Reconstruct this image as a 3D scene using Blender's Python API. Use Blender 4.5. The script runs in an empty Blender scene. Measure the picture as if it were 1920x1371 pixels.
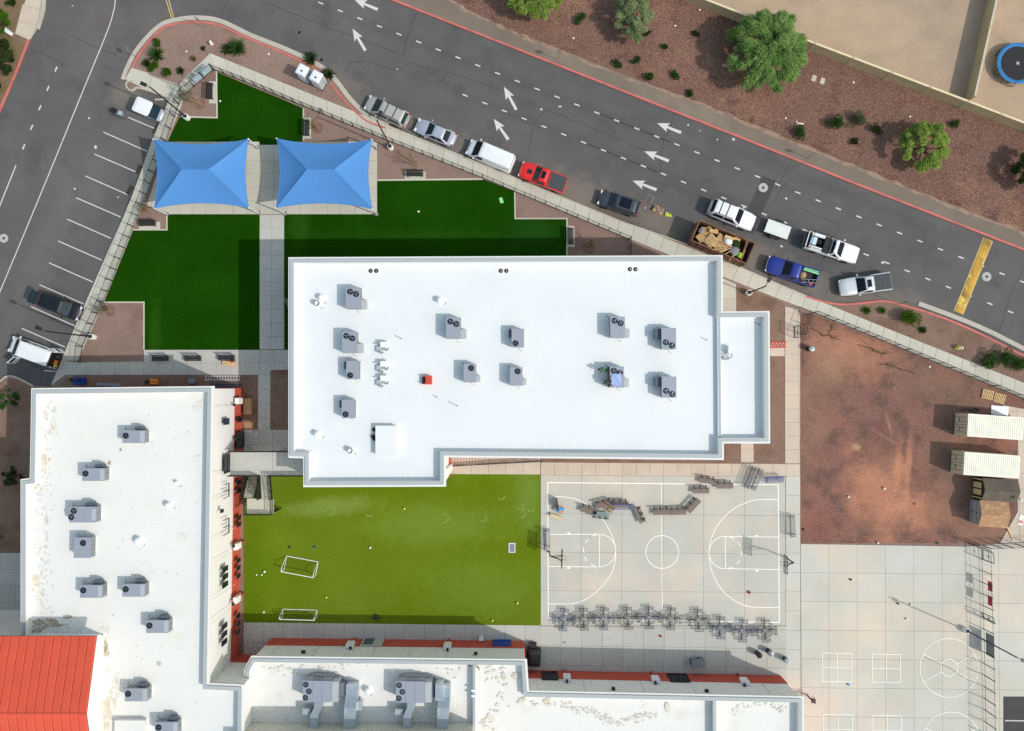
import bpy, bmesh, math, random
import numpy as np
from mathutils import Vector, Matrix
R = math.radians
random.seed(7)
sc = bpy.context.scene
C = sc.collection
# ---------------------------------------------------------------- camera, sky, sun, exposure
CAM_H, FPX, TILT = 89.0, 1513.0, math.atan(39.5 / 1513)
cam = bpy.data.objects.new('camera', bpy.data.cameras.new('camera')); C.objects.link(cam)
cam.location = (0, 0, CAM_H); cam.rotation_euler = (TILT, 0, 0)
cam.data.sensor_width = 36; cam.data.lens = 36 * FPX / 1920; cam.data.clip_end = 2000; cam.data.clip_start = 1
sc.camera = cam
SUN_EL, SUN_DIR = R(46), R(-23.2)          # the sun stands low-right of the picture (world angle from +X)
w = bpy.data.worlds.new('World'); sc.world = w; w.use_nodes = True
nt = w.node_tree; sky = nt.nodes.new('ShaderNodeTexSky'); sky.sky_type = 'NISHITA'; sky.sun_disc = False
sky.sun_elevation = SUN_EL; sky.sun_rotation = R(90) - SUN_DIR; sky.dust_density = 2.5; sky.air_density = 2.5; sky.ozone_density = 2.2
bg = nt.nodes['Background']; bg.inputs[1].default_value = 0.14
nt.links.new(sky.outputs[0], bg.inputs[0])
sun = bpy.data.objects.new('sun', bpy.data.lights.new('sun', 'SUN')); C.objects.link(sun)
sun.data.energy = 2.45; sun.data.angle = R(0.6); sun.data.color = (1.0, 0.962, 0.91)
sd = Vector((math.cos(SUN_DIR) * math.cos(SUN_EL), math.sin(SUN_DIR) * math.cos(SUN_EL), math.sin(SUN_EL)))
sun.rotation_euler = sd.to_track_quat('Z', 'Y').to_euler(); sun.location = sd * 60
vs = sc.view_settings; vs.view_transform = 'Standard'; vs.look = 'None'; vs.exposure = 0.0; vs.gamma = 1; vs.use_curve_mapping = False
sc.cycles.use_denoising = False; sc.cycles.max_bounces = 6; sc.cycles.diffuse_bounces = 3; sc.cycles.transparent_max_bounces = 6
# ---------------------------------------------------------------- picture point -> place
_ct, _st = math.cos(TILT), math.sin(TILT)
def ray(px, py):
    x, y = (px - 960) / FPX, (685.5 - py) / FPX
    return Vector((x, y * _ct + _st, y * _st - _ct))
def P(px, py, z=0.0):
    d = ray(px, py); k = (z - CAM_H) / d.z
    return Vector((d.x * k, d.y * k, z))
def P2(px, py, z=0.0): p = P(px, py, z); return (p.x, p.y)
def PX(px, py, X): d = ray(px, py); k = X / d.x; return Vector((X, d.y * k, CAM_H + d.z * k))
def PY(px, py, Y): d = ray(px, py); k = Y / d.y; return Vector((d.x * k, Y, CAM_H + d.z * k))
def poly(pts, z=0.0): return [P2(a, b, z) for a, b in pts]
# ---------------------------------------------------------------- materials
def lin(v): v /= 255.0; return v / 12.92 if v <= .04045 else ((v + .055) / 1.055) ** 2.4
def S(r, g, b, f=1.0): return (lin(r) * f, lin(g) * f, lin(b) * f)
MATS = {}
def M(name, c, rough=.75, metal=0, var=.10, scale=1.5, spk=0, spks=22, bump=0, bumps=30, rnd=0, c2=None, c2s=.25, lo=.5, hi=.65, c3=None, c3s=.6, lo3=.55, hi3=.62, coat=0, spec=.5, isl=0, c2d=4, stretch=None, spots=()):
    m = bpy.data.materials.new(name); m.use_nodes = True; t = m.node_tree; N = t.nodes; L = t.links
    b = N['Principled BSDF']; b.inputs['Roughness'].default_value = rough; b.inputs['Metallic'].default_value = metal
    b.inputs['Specular IOR Level'].default_value = spec
    if coat: b.inputs['Coat Weight'].default_value = coat; b.inputs['Coat Roughness'].default_value = .05
    tc = N.new('ShaderNodeTexCoord'); vec = tc.outputs['Object']
    if stretch:
        mp = N.new('ShaderNodeMapping'); mp.inputs['Scale'].default_value = stretch; L.new(vec, mp.inputs[0]); vec = mp.outputs[0]
    def noise(s, d=4, r=.55):
        n = N.new('ShaderNodeTexNoise'); n.inputs['Scale'].default_value = s; n.inputs['Detail'].default_value = d; n.inputs['Roughness'].default_value = r
        L.new(vec, n.inputs['Vector']); return n.outputs['Fac']
    def mr(v, a, bb, c_, d_):
        n = N.new('ShaderNodeMapRange'); n.inputs[1].default_value = a; n.inputs[2].default_value = bb; n.inputs[3].default_value = c_; n.inputs[4].default_value = d_
        L.new(v, n.inputs[0]); return n.outputs[0]
    def mixc(f, a, bcol, mode='MIX'):
        n = N.new('ShaderNodeMix'); n.data_type = 'RGBA'; n.blend_type = mode
        for i, v in ((0, f), (6, a), (7, bcol)):
            if hasattr(v, 'is_output'): L.new(v, n.inputs[i])
            elif isinstance(v, (int, float)): n.inputs[i].default_value = v
            else: n.inputs[i].default_value = (*v, 1)
        return n.outputs[2]
    def vmul(col, f):
        n = N.new('ShaderNodeVectorMath'); n.operation = 'SCALE'; L.new(f, n.inputs[3])
        if hasattr(col, 'is_output'): L.new(col, n.inputs[0])
        else: n.inputs[0].default_value = col
        return n.outputs[0]
    col = c
    if c2: col = mixc(mr(noise(c2s, c2d, .6), lo, hi, 0, 1), col, c2)
    if c3: col = mixc(mr(noise(c3s, 5, .62), lo3, hi3, 0, 1), col, c3)
    for px, py, rx, ry, ang, scol, amt in spots:      # soft-edged patches of another soil at a fixed place on the ground
        c_ = P(px, py); sb = N.new('ShaderNodeMapping'); sb.vector_type = 'TEXTURE'; sb.inputs['Location'].default_value = c_; sb.inputs['Rotation'].default_value = (0, 0, R(ang)); sb.inputs['Scale'].default_value = (rx, ry, 1); L.new(tc.outputs['Object'], sb.inputs[0])
        ln_ = N.new('ShaderNodeVectorMath'); ln_.operation = 'LENGTH'; L.new(sb.outputs[0], ln_.inputs[0]); ad = N.new('ShaderNodeMath'); ad.operation = 'ADD'; L.new(ln_.outputs['Value'], ad.inputs[0]); L.new(mr(noise(.55, 6, .65), .25, .75, -.45, .45), ad.inputs[1])
        col = mixc(mr(ad.outputs[0], 1.15, .35, 0, amt), col, scol)
    if var: col = vmul(col, mr(noise(scale), .25, .75, 1 - var, 1 + var))
    if spk: col = vmul(col, mr(noise(spks, 2, .7), .28, .72, 1 - spk, 1 + spk))
    if rnd:
        oi = N.new('ShaderNodeObjectInfo'); col = vmul(col, mr(oi.outputs['Random'], 0, 1, 1 - rnd, 1 + rnd))
    if isl:
        g = N.new('ShaderNodeNewGeometry'); col = vmul(col, mr(g.outputs['Random Per Island'], 0, 1, 1 - isl, 1 + isl))
    if hasattr(col, 'is_output'): L.new(col, b.inputs['Base Color'])
    else: b.inputs['Base Color'].default_value = (*col, 1)
    if bump:
        bn = N.new('ShaderNodeBump'); bn.inputs['Strength'].default_value = bump; bn.inputs['Distance'].default_value = .05
        L.new(noise(bumps, 3), bn.inputs['Height']); L.new(bn.outputs[0], b.inputs['Normal'])
    MATS[name] = m; return m
DUST = S(122, 113, 103)
M('asphalt', S(94, 92, 92), .9, var=.09, scale=.35, spk=.17, spks=8, c2=S(104, 100, 97), c2s=.06, lo=.5, hi=.72, c3=S(84, 82, 83), c3s=.25, lo3=.52, hi3=.7, spec=.3, spots=[(640, 165, 5, 2.2, -30, DUST, .6), (860, 280, 12, 2.0, -22, DUST, .75), (1090, 365, 6.5, 2.4, -22, DUST, .95), (1240, 420, 5, 1.8, -22, DUST, .8), (1440, 500, 9, 2.2, -20, DUST, .8), (1640, 560, 7, 1.5, -3, DUST, .7), (232, 178, 2.6, 1.6, 30, DUST, .7), (190, 320, 2.0, 12, -24, S(108, 103, 99), .6), (75, 480, 2.2, 16, -24, S(106, 103, 101), .6), (180, 60, 3, 8, -20, S(110, 105, 100), .5), (1000, 165, 34, .8, -21.7, S(82, 80, 82), .5), (1180, 300, 34, .7, -21.7, S(84, 82, 83), .5), (1500, 330, 20, .8, -21.7, S(83, 82, 83), .5), (300, 40, 4, 3, 20, S(106, 101, 97), .6), (1700, 470, 5, 2, -22, S(84, 82, 82), .4)])
M('asphalt_dust', S(118, 108, 98), .95, var=.12, scale=.5, spk=.10, spks=7, c2=S(96, 91, 89), c2s=.12, lo=.42, hi=.6, spec=.2)
M('asphalt_patch', S(74, 72, 74), .9, var=.1, scale=.8, spk=.12, spks=7, spec=.3)
M('crack', S(58, 55, 55), .8, var=.1)
M('seal', S(55, 53, 54), .7, var=.12, scale=1)
M('road_white', S(206, 205, 201), .8, var=.1, scale=3, spk=.06, spks=10)
M('court_white', S(248, 246, 238), .8, var=.05, scale=3)
M('road_yellow', S(205, 180, 120), .8, var=.12)
M('bump_yellow', S(204, 160, 68), .9, var=.2, scale=1.2, c2=S(136, 110, 62), c2s=.6, lo=.42, hi=.66, c3=S(224, 190, 96), c3s=.5, spk=.15, spks=5)
M('dirt', S(124, 98, 84), .95, var=.16, scale=.4, spk=.16, spks=8, c2=S(140, 118, 100), c2s=.1, spec=.15)
M('shoulder', S(124, 112, 101), .95, var=.09, scale=.5, spk=.12, spks=8, c2=S(136, 122, 108), c2s=.15, spec=.15)
M('shoulder_edge', S(160, 134, 116), .95, var=.16, scale=.8, spk=.2, spks=7, c2=S(128, 108, 94), c2s=.8, lo=.45, hi=.6, spec=.15)
M('red_gravel', S(120, 91, 79), .95, var=.14, scale=.35, spk=.55, spks=5.5, c2=S(146, 112, 92), c2s=.13, lo=.5, hi=.72, c3=S(108, 76, 70), c3s=.4, bump=.5, bumps=6, spec=.15)
M('bed_gravel', S(143, 119, 108), .95, var=.07, scale=.6, spk=.22, spks=8, bump=.2, bumps=8, c2=S(132, 106, 95), c2s=.2, spec=.15)
M('bed_gravel_brown', S(133, 108, 94), .95, var=.1, scale=.6, spk=.25, spks=7, bump=.25, bumps=8, c2=S(118, 92, 78), c2s=.25, spec=.15)
OR_, BR_ = S(196, 136, 106), S(138, 108, 90)
M('lot_dirt', S(130, 94, 84), .95, var=.13, scale=.35, spk=.26, spks=6, c2=S(140, 98, 84), c2s=.12, lo=.48, hi=.68, c3=S(108, 82, 74), c3s=.45, lo3=.48, hi3=.6, bump=.5, bumps=4, spec=.15, spots=[(1530, 760, 2.4, 8.5, -8, BR_, .6), (1600, 660, 6.0, 3.0, -18, OR_, .5), (1650, 930, 4.2, 5.8, 25, OR_, .62), (1685, 880, .55, 3.4, -4, OR_, .7), (1702, 875, .5, 3.6, -6, OR_, .7), (1725, 955, 4.0, 1.8, -10, OR_, .5), (1660, 820, 1.6, .25, -30, S(200, 150, 124), .6), (1668, 800, .25, 1.5, 15, S(196, 150, 124), .6), (1560, 680, 3, 2.5, 0, S(150, 118, 96), .6), (1790, 900, 3.5, 9, 10, S(138, 110, 92), .5), (1606, 838, .6, .4, 0, S(190, 150, 122), .7), (1660, 820, 2.0, 2.4, 0, S(118, 84, 78), .7), (1535, 985, 3, 3, 0, S(140, 92, 80), .5), (1850, 1000, 4, 1.5, 0, S(150, 116, 98), .6), (1760, 720, 8, 2.5, -22, S(132, 104, 88), .6)])
M('lot_orange', S(198, 138, 104), .95, var=.12, scale=.6, spk=.18, spks=6, c2=S(168, 116, 92), c2s=.4, lo=.45, hi=.6, bump=.35, bumps=2, spec=.15)
M('lot_brown', S(136, 110, 88), .95, var=.12, scale=.5, spk=.2, spks=6, c2=S(160, 128, 100), c2s=.3, spec=.15)
M('yard_dirt', S(178, 155, 132), .95, var=.09, scale=.4, spk=.15, spks=7, c2=S(166, 145, 127), c2s=.12, spec=.15)
M('weeds_soil', S(126, 106, 84), .95, var=.2, scale=.8, spk=.25, spks=7, c2=S(98, 88, 52), c2s=.4, spec=.15)
M('concrete', S(194, 190, 176), .85, var=.05, scale=.5, spk=.06, spks=8, rnd=.04, c2=S(194, 188, 173), c2s=.3, lo=.5, hi=.75, spec=.25)
M('concrete_grey', S(188, 186, 178), .85, var=.05, scale=.5, spk=.05, spks=8, rnd=.04, c2=S(186, 184, 176), c2s=.28, lo=.5, hi=.75, spec=.25)
M('concrete_court', S(190, 187, 176), .8, var=.05, scale=.3, spk=.05, spks=8, rnd=.02, c2=S(188, 188, 180), c2s=.18, lo=.48, hi=.68, c3=S(208, 194, 178), c3s=.12, lo3=.5, hi3=.7, spec=.25)
M('concrete_pink', S(198, 183, 166), .85, var=.05, scale=.5, spk=.05, spks=8, rnd=.035, c2=S(200, 188, 172), c2s=.25, spec=.25)
M('concrete_play', S(195, 190, 177), .8, var=.045, scale=.3, spk=.05, spks=8, rnd=.025, c2=S(198, 197, 188), c2s=.09, lo=.42, hi=.62, c3=S(214, 198, 180), c3s=.07, lo3=.5, hi3=.66, spec=.25, stretch=None)
M('joint', S(170, 163, 150), .95, var=.1)
M('kerb', S(184, 175, 163), .85, var=.08, scale=1, spk=.06, c2=S(176, 168, 154), c2s=.6)
M('kerb_red', S(204, 112, 104), .8, var=.1, scale=.8, spk=.08, c2=S(178, 98, 92), c2s=.7, lo=.45, hi=.7)
M('kerb_faded', S(176, 132, 122), .85, var=.1, scale=.8, spk=.1, c2=S(190, 160, 148), c2s=.8, lo=.4, hi=.65)
M('turf_dark', S(24, 62, 5), .85, var=.07, scale=.25, spk=.4, spks=10, c2=S(28, 69, 6), c2s=.16, lo=.42, hi=.62, bump=.4, bumps=14, spec=.0, spots=[(560, 425, 1.2, 3.5, 0, S(44, 84, 18), .6), (290, 640, .8, 5, 0, S(44, 88, 18), .5), (760, 440, 14, .7, 0, S(34, 78, 18), .5), (1000, 440, 3.5, 2, 0, S(36, 74, 30), .5), (540, 180, 2, 3, 0, S(20, 54, 10), .5)])
M('turf_light', S(96, 116, 22), .85, var=.05, scale=.2, spk=.24, spks=10, c2=S(104, 124, 36), c2s=.07, lo=.42, hi=.66, bump=.3, bumps=12, spec=.0, spots=[(760, 915, 15, 1.8, 0, S(92, 116, 16), .7), (620, 950, 6, 1.2, 5, S(122, 142, 66), .7), (820, 985, 9, 2.5, 0, S(116, 140, 56), .5), (990, 930, 1.5, 4, 0, S(112, 138, 60), .6), (480, 1060, 2, 7, 0, S(84, 112, 14), .7), (900, 1100, 7, 4, 0, S(110, 136, 48), .5)])
M('turf_worn', S(124, 146, 70), .9, var=.1, scale=.8, spk=.2, spks=8, spec=.12)
M('chalk', S(196, 204, 170), .9, var=.2, scale=4)
M('roof_white', S(226, 229, 230), .6, var=.012, scale=.2, spk=.01, spks=4, c2=S(220, 224, 225), c2s=.15, lo=.45, hi=.7, spec=.3)
M('roof_old', S(227, 227, 223), .65, var=.02, scale=.3, spk=.012, c2=S(226, 222, 212), c2s=.35, lo=.55, hi=.75, spec=.3)
M('roof_worn', S(228, 227, 222), .7, var=.03, scale=.5, spk=.03, c2=S(216, 212, 203), c2s=.5, lo=.52, hi=.74, c3=S(208, 196, 176), c3s=.7, lo3=.66, hi3=.76, spec=.3)
M('stain', S(204, 193, 172), .9, var=.14, scale=2, c2=S(220, 214, 202), c2s=1.6, lo=.4, hi=.6)
M('stain_grey', S(212, 210, 203), .9, var=.14, scale=3, c2=S(228, 226, 220), c2s=1.8, lo=.4, hi=.6)
M('stain_dark', S(158, 146, 128), .9, var=.2, scale=4, c2=S(190, 180, 164), c2s=2.2, lo=.4, hi=.55)
M('wall_white', S(236, 235, 233), .85, var=.025, scale=.4, spec=.25)
M('wall_red', S(196, 90, 74), .85, var=.07, scale=.8, spk=.06, spec=.25)
M('wall_joint', S(196, 196, 192), .9, var=.02)
M('coping', S(172, 178, 180), .6, .0, var=.03, scale=.5)
M('cornice', S(229, 229, 226), .8, var=.02)
M('red_tile', S(217, 86, 62), .7, var=.07, scale=.6, spk=.06, spks=8, rnd=.03)
M('galv', S(176, 186, 192), .4, .55, var=.08, scale=1.3, c2=S(196, 204, 208), c2s=.8)
M('unit_grey', S(152, 158, 170), .6, .1, var=.03, scale=.8)
M('unit_side', S(128, 132, 138), .6, .1, var=.04)
M('unit_dark', S(84, 92, 106), .6, var=.05)
M('unit_pale', S(176, 184, 186), .6, .1, var=.04)
M('fan_black', S(14, 16, 24), .5, var=.1)
M('slate_blue', S(72, 82, 112), .5, .1, var=.1)
M('slate', S(78, 80, 84), .5, .1, var=.1)
M('roof_seam', S(212, 217, 218), .7, var=.05)
M('fan_blade', S(150, 154, 170), .35, .4, var=.1)
M('pvc', S(236, 238, 238), .5, var=.02)
M('black_metal', S(34, 34, 37), .5, .2, var=.1)
M('black_rubber', S(22, 22, 24), .8, var=.1)
M('dark_bronze', S(48, 44, 42), .5, .2, var=.1)
M('steel', S(150, 152, 156), .4, .7, var=.06)
M('blue_metal', S(62, 84, 148), .45, .1, var=.12, scale=3)
M('navy_metal', S(44, 54, 92), .5, .1, var=.12, scale=3)
M('teal_metal', S(60, 96, 106), .5, .1, var=.1)
M('grey_plank', S(128, 112, 106), .7, var=.1, scale=2, spk=.05)
M('brown_plank', S(128, 112, 106), .75, var=.12, scale=2, spk=.06, stretch=(1, 6, 1))
M('green_plank', S(126, 142, 140), .7, var=.1, scale=2)
M('shade_blue', S(82, 138, 200), .8, var=.03, scale=.4, spk=.04, spks=10, spec=.2)
M('post_cream', S(226, 226, 220), .6, var=.03)
M('glass_dark', S(20, 27, 38), .2, var=.2, scale=1.5, spec=.22)
M('glass_teal', S(34, 54, 66), .2, var=.25, scale=1.5, spec=.25)
M('frame_black', S(30, 30, 33), .5, var=.05)
for n_, c_ in dict(silver=(178, 176, 168), silver_blue=(172, 178, 190), white=(232, 234, 236), red=(226, 40, 30), charcoal=(66, 70, 78), blue=(34, 50, 138), black=(12, 15, 22), silver_white=(206, 210, 214), off_white=(222, 226, 222)).items():
    M('paint_' + n_, S(*c_), .32, .15 if 'silver' in n_ or n_ in ('charcoal', 'blue') else 0, var=.03, scale=1.5, coat=.5)
M('tonneau', S(70, 74, 78), .8, var=.06, scale=2)
M('plastic_black', S(28, 28, 30), .65, var=.1)
M('tyre', S(24, 24, 25), .9, var=.1)
M('rim', S(150, 152, 156), .35, .7, var=.05)
M('lamp_red', S(170, 18, 20), .3, var=.05)
M('lamp_clear', S(220, 224, 228), .15, var=.05)
M('rust', S(112, 82, 64), .85, var=.15, scale=1, c2=S(150, 112, 86), c2s=.8, spk=.1)
M('cardboard', S(196, 160, 112), .85, var=.1, scale=1.5, rnd=.14)
M('wood', S(214, 178, 130), .8, var=.12, scale=2, rnd=.08, spk=.06)
M('osb', S(170, 130, 96), .85, var=.08, scale=.8, spk=.2, spks=7, c2=S(196, 158, 122), c2s=2.2)
M('shingle', S(98, 88, 78), .9, var=.1, scale=2, spk=.16, spks=9, rnd=.1)
M('shed_grey', S(150, 154, 160), .7, var=.05, scale=1)
M('shed_tan', S(206, 186, 140), .7, var=.05, scale=1)
M('trim_dark', S(52, 42, 34), .7, var=.06)
M('container', S(238, 234, 216), .6, var=.04, scale=.6, c2=S(224, 218, 196), c2s=.5, lo=.55, hi=.7)
M('container_end', S(206, 198, 176), .65, var=.05, scale=.8)
M('block_wall', S(192, 174, 140), .9, var=.07, scale=.7, spk=.06, rnd=.035)
M('block_cap', S(222, 206, 170), .9, var=.05)
M('block_grey', S(196, 188, 172), .9, var=.05)
M('toilet_white', S(226, 230, 236), .5, var=.02)
M('toilet_grey', S(176, 184, 194), .5, var=.03)
M('bark', S(92, 78, 64), .9, var=.2, scale=6)
M('bark_pale', S(150, 124, 100), .9, var=.2, scale=6)
def leafmat(name, c, c2, spk=.35):
    m = M(name, c, .7, var=.22, scale=.8, c2=c2, c2s=.7, lo=.42, hi=.6, isl=spk, spec=.2); t = m.node_tree; b = t.nodes['Principled BSDF']; tr = t.nodes.new('ShaderNodeBsdfTranslucent'); mx = t.nodes.new('ShaderNodeMixShader'); mx.inputs[0].default_value = .45
    t.links.new(b.inputs['Base Color'].links[0].from_socket, tr.inputs[0]); t.links.new(b.outputs[0], mx.inputs[1]); t.links.new(tr.outputs[0], mx.inputs[2]); t.links.new(mx.outputs[0], t.nodes['Material Output'].inputs[0]); return m
leafmat('leaf_mesquite', S(148, 178, 106), S(116, 152, 80)); leafmat('leaf_palo', S(142, 164, 78), S(106, 138, 54))
leafmat('leaf_sage', S(158, 172, 128), S(130, 150, 100)); leafmat('leaf_yellow', S(166, 186, 98), S(134, 164, 72))
leafmat('leaf_shrub', S(72, 108, 48), S(52, 86, 36)); leafmat('leaf_bright', S(82, 122, 28), S(60, 100, 22)); leafmat('leaf_dark', S(66, 84, 44), S(44, 62, 30)); leafmat('leaf_dry', S(150, 132, 84), S(104, 104, 50))
leafmat('leaf_grey', S(120, 128, 96), S(92, 104, 70)); M('stones_red', S(132, 101, 87), .9, var=.1, isl=.45, spec=.2); M('stones_tan', S(156, 134, 122), .9, var=.1, isl=.35, spec=.2); leafmat('litter', S(188, 160, 106), S(150, 120, 78))
for n_, c_ in dict(skin=(176, 124, 96), skin_dark=(120, 82, 62), shirt_green=(22, 118, 72), shirt_teal=(30, 92, 76), trousers=(34, 38, 48), hat_black=(24, 20, 22), hat_red=(132, 26, 30), navy=(28, 34, 92), hair=(40, 28, 20), lime=(190, 236, 40), orange=(236, 140, 40), royal=(24, 66, 160), redbox=(202, 70, 58), signred=(170, 30, 60), plastic_sheet=(160, 176, 220), pink=(150, 40, 80), ball_white=(236, 232, 220), ball_black=(40, 40, 46), ball_green=(20, 120, 70), ball_yellow=(226, 224, 80), grey_mid=(128, 130, 134), mint=(140, 220, 160), bluebanner=(196, 220, 236), trampo=(20, 22, 30), trampo_blue=(36, 118, 176), tan_box=(170, 138, 100), sky_toy=(70, 160, 220)).items():
    M(n_, S(*c_), .7, var=.08, scale=3)
# ---------------------------------------------------------------- mesh building
class MB:
    def __init__(s): s.v = []; s.f = []
    def add(s, vs_, fs): k = len(s.v); s.v += [tuple(p) for p in vs_]; s.f += [tuple(i + k for i in f) for f in fs]; return s
    def box(s, c, d, rz=0, taper=1.0, ry=0, rx=0):
        hx, hy, hz = d[0] / 2, d[1] / 2, d[2] / 2; m = Matrix.Rotation(rz, 3, 'Z') @ Matrix.Rotation(ry, 3, 'Y') @ Matrix.Rotation(rx, 3, 'X'); c = Vector(c); o = []
        for z, t in ((-hz, 1), (hz, taper)):
            for x, y in ((-hx, -hy), (hx, -hy), (hx, hy), (-hx, hy)): o.append(c + m @ Vector((x * t, y * t, z)))
        return s.add(o, [(3, 2, 1, 0), (4, 5, 6, 7), (0, 1, 5, 4), (1, 2, 6, 5), (2, 3, 7, 6), (3, 0, 4, 7)])
    def bx(s, x0, x1, y0, y1, z0, z1): return s.box(((x0 + x1) / 2, (y0 + y1) / 2, (z0 + z1) / 2), (abs(x1 - x0), abs(y1 - y0), abs(z1 - z0)))
    def prism(s, pts, z0, z1, bottom=True):
        n = len(pts)
        if area(pts) < 0: pts = pts[::-1]
        v = [(p[0], p[1], z0) for p in pts] + [(p[0], p[1], z1) for p in pts]
        f = [tuple(range(n, 2 * n))] + [(i, (i + 1) % n, (i + 1) % n + n, i + n) for i in range(n)]
        if bottom: f.append(tuple(range(n - 1, -1, -1)))
        return s.add(v, f)
    def sheet(s, pts, z):
        if area(pts) < 0: pts = pts[::-1]
        return s.add([(p[0], p[1], z) for p in pts], [tuple(range(len(pts)))])
    def tube(s, p0, p1, r0, r1=None, n=8, cap=True):
        r1 = r0 if r1 is None else r1; p0 = Vector(p0); p1 = Vector(p1); d = (p1 - p0)
        if d.length < 1e-6: return s
        q = d.normalized().to_track_quat('Z', 'Y'); o = []
        for p, r in ((p0, r0), (p1, r1)):
            for i in range(n): a = 2 * math.pi * i / n; o.append(p + q @ Vector((r * math.cos(a), r * math.sin(a), 0)))
        f = [(i, (i + 1) % n, (i + 1) % n + n, i + n) for i in range(n)]
        if cap: f += [tuple(range(n - 1, -1, -1)), tuple(range(n, 2 * n))]
        return s.add(o, f)
    def path(s, pts, r, n=6):
        for a, b in zip(pts, pts[1:]): s.tube(a, b, r, r, n)
        return s
    def lathe(s, prof, n=16, c=(0, 0, 0), sy=1.0, cap=True):
        o = []; f = []; m = len(prof)
        for r, z in prof:
            for i in range(n): a = 2 * math.pi * i / n; o.append((c[0] + r * math.cos(a), c[1] + sy * r * math.sin(a), c[2] + z))
        for j in range(m - 1):
            for i in range(n): f.append((j * n + i, j * n + (i + 1) % n, (j + 1) * n + (i + 1) % n, (j + 1) * n + i))
        if cap: f += [tuple(range(n - 1, -1, -1)), tuple(range((m - 1) * n, m * n))]
        return s.add(o, f)
    def loft(s, rings, cap=True):
        n = len(rings[0]); o = [p for r in rings for p in r]; f = []
        for j in range(len(rings) - 1):
            for i in range(n): f.append((j * n + i, j * n + (i + 1) % n, (j + 1) * n + (i + 1) % n, (j + 1) * n + i))
        if cap: f += [tuple(range(n - 1, -1, -1)), tuple(range((len(rings) - 1) * n, len(rings) * n))]
        return s.add(o, f)
    def strip(s, pts, wd, z, closed=False):
        L_, R_ = offs(pts, wd / 2, closed), offs(pts, -wd / 2, closed); n = len(pts)
        for i in range(n if closed else n - 1):
            j = (i + 1) % n; s.add([(*R_[i], z), (*R_[j], z), (*L_[j], z), (*L_[i], z)], [(0, 1, 2, 3)])
        return s
    def kerb(s, pts, wd, z0, z1, closed=False, side=0):
        a, b = (wd / 2, -wd / 2) if side == 0 else ((wd, 0) if side > 0 else (0, -wd))
        L_, R_ = offs(pts, a, closed), offs(pts, b, closed); n = len(pts)
        for i in range(n if closed else n - 1):
            j = (i + 1) % n
            s.add([(*R_[i], z0), (*R_[j], z0), (*L_[j], z0), (*L_[i], z0), (*R_[i], z1), (*R_[j], z1), (*L_[j], z1), (*L_[i], z1)],
                  [(4, 5, 6, 7), (0, 1, 5, 4), (2, 3, 7, 6)] + ([] if closed or i else [(3, 0, 4, 7)]) + ([] if closed or i < n - 2 else [(1, 2, 6, 5)]))
        return s
    def mesh(s, name, smooth=None):
        me = bpy.data.meshes.new(name); me.from_pydata(s.v, [], s.f)
        if smooth is not None:
            me.polygons.foreach_set('use_smooth', [True] * len(me.polygons)); me.set_sharp_from_angle(angle=R(smooth))
        me.update(); return me
def area(p): return sum(p[i][0] * p[(i + 1) % len(p)][1] - p[(i + 1) % len(p)][0] * p[i][1] for i in range(len(p))) / 2
def offs(pts, d, closed=False):
    n = len(pts); out = []
    for i in range(n):
        a = pts[i - 1] if (i or closed) else None; b = pts[i]; c = pts[(i + 1) % n] if (i < n - 1 or closed) else None
        ns = []
        for p, q in ((a, b), (b, c)):
            if p is None or q is None: continue
            dx, dy = q[0] - p[0], q[1] - p[1]; l = math.hypot(dx, dy) or 1; ns.append((-dy / l, dx / l))
        if len(ns) == 1: nx, ny = ns[0]; k = 1
        else:
            nx, ny = ns[0][0] + ns[1][0], ns[0][1] + ns[1][1]; l = math.hypot(nx, ny) or 1; nx /= l; ny /= l; k = 1 / max(.35, nx * ns[0][0] + ny * ns[0][1])
        out.append((b[0] + nx * d * k, b[1] + ny * d * k))
    return out
def smooth_line(pts, n=6):
    out = []
    for i in range(len(pts) - 1):
        p0 = pts[max(0, i - 1)]; p1 = pts[i]; p2 = pts[i + 1]; p3 = pts[min(len(pts) - 1, i + 2)]
        for k in range(n):
            t = k / n; out.append(tuple(.5 * (2 * p1[j] + (p2[j] - p0[j]) * t + (2 * p0[j] - 5 * p1[j] + 4 * p2[j] - p3[j]) * t * t + (3 * p1[j] - p0[j] - 3 * p2[j] + p3[j]) * t ** 3) for j in (0, 1)))
    out.append(tuple(pts[-1])); return out
def obj(name, mb, mat, parent=None, smooth=None):
    me = mb if isinstance(mb, bpy.types.Mesh) else mb.mesh(name, smooth)
    if not me.materials: me.materials.append(MATS[mat] if isinstance(mat, str) else mat)
    o = bpy.data.objects.new(name, me); C.objects.link(o); o.parent = parent; return o
def tag(o, label=None, cat=None, group=None, kind=None):
    for k, v in (('label', label), ('category', cat), ('group', group), ('kind', kind)):
        if v: o[k] = v
    return o
def thing(name, label, cat, loc=(0, 0, 0), rz=0, group=None):
    o = bpy.data.objects.new(name, None); C.objects.link(o); o.location = loc; o.rotation_euler = (0, 0, rz); o.empty_display_size = .3
    return tag(o, label, cat, group)
_zn = [0]
def struct(name, mb, mat, smooth=None):
    o = tag(obj(name, mb, mat, None, smooth), kind='structure')
    if name in ('planting_bed', 'walk', 'shade_pad', 'lawn', 'pavement', 'footpath', 'court', 'playground', 'side_path', 'dusty_edge', 'shoulder', 'kerb', 'edging'):
        _zn[0] += 1; o.location.z = .00018 * _zn[0]      # flush sheets lie a hair above each other
    return o
def copy_tree(o, parent=None):
    c = o.copy(); C.objects.link(c); c.parent = parent
    for ch in list(o.children): copy_tree(ch, c)
    return c
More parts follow.
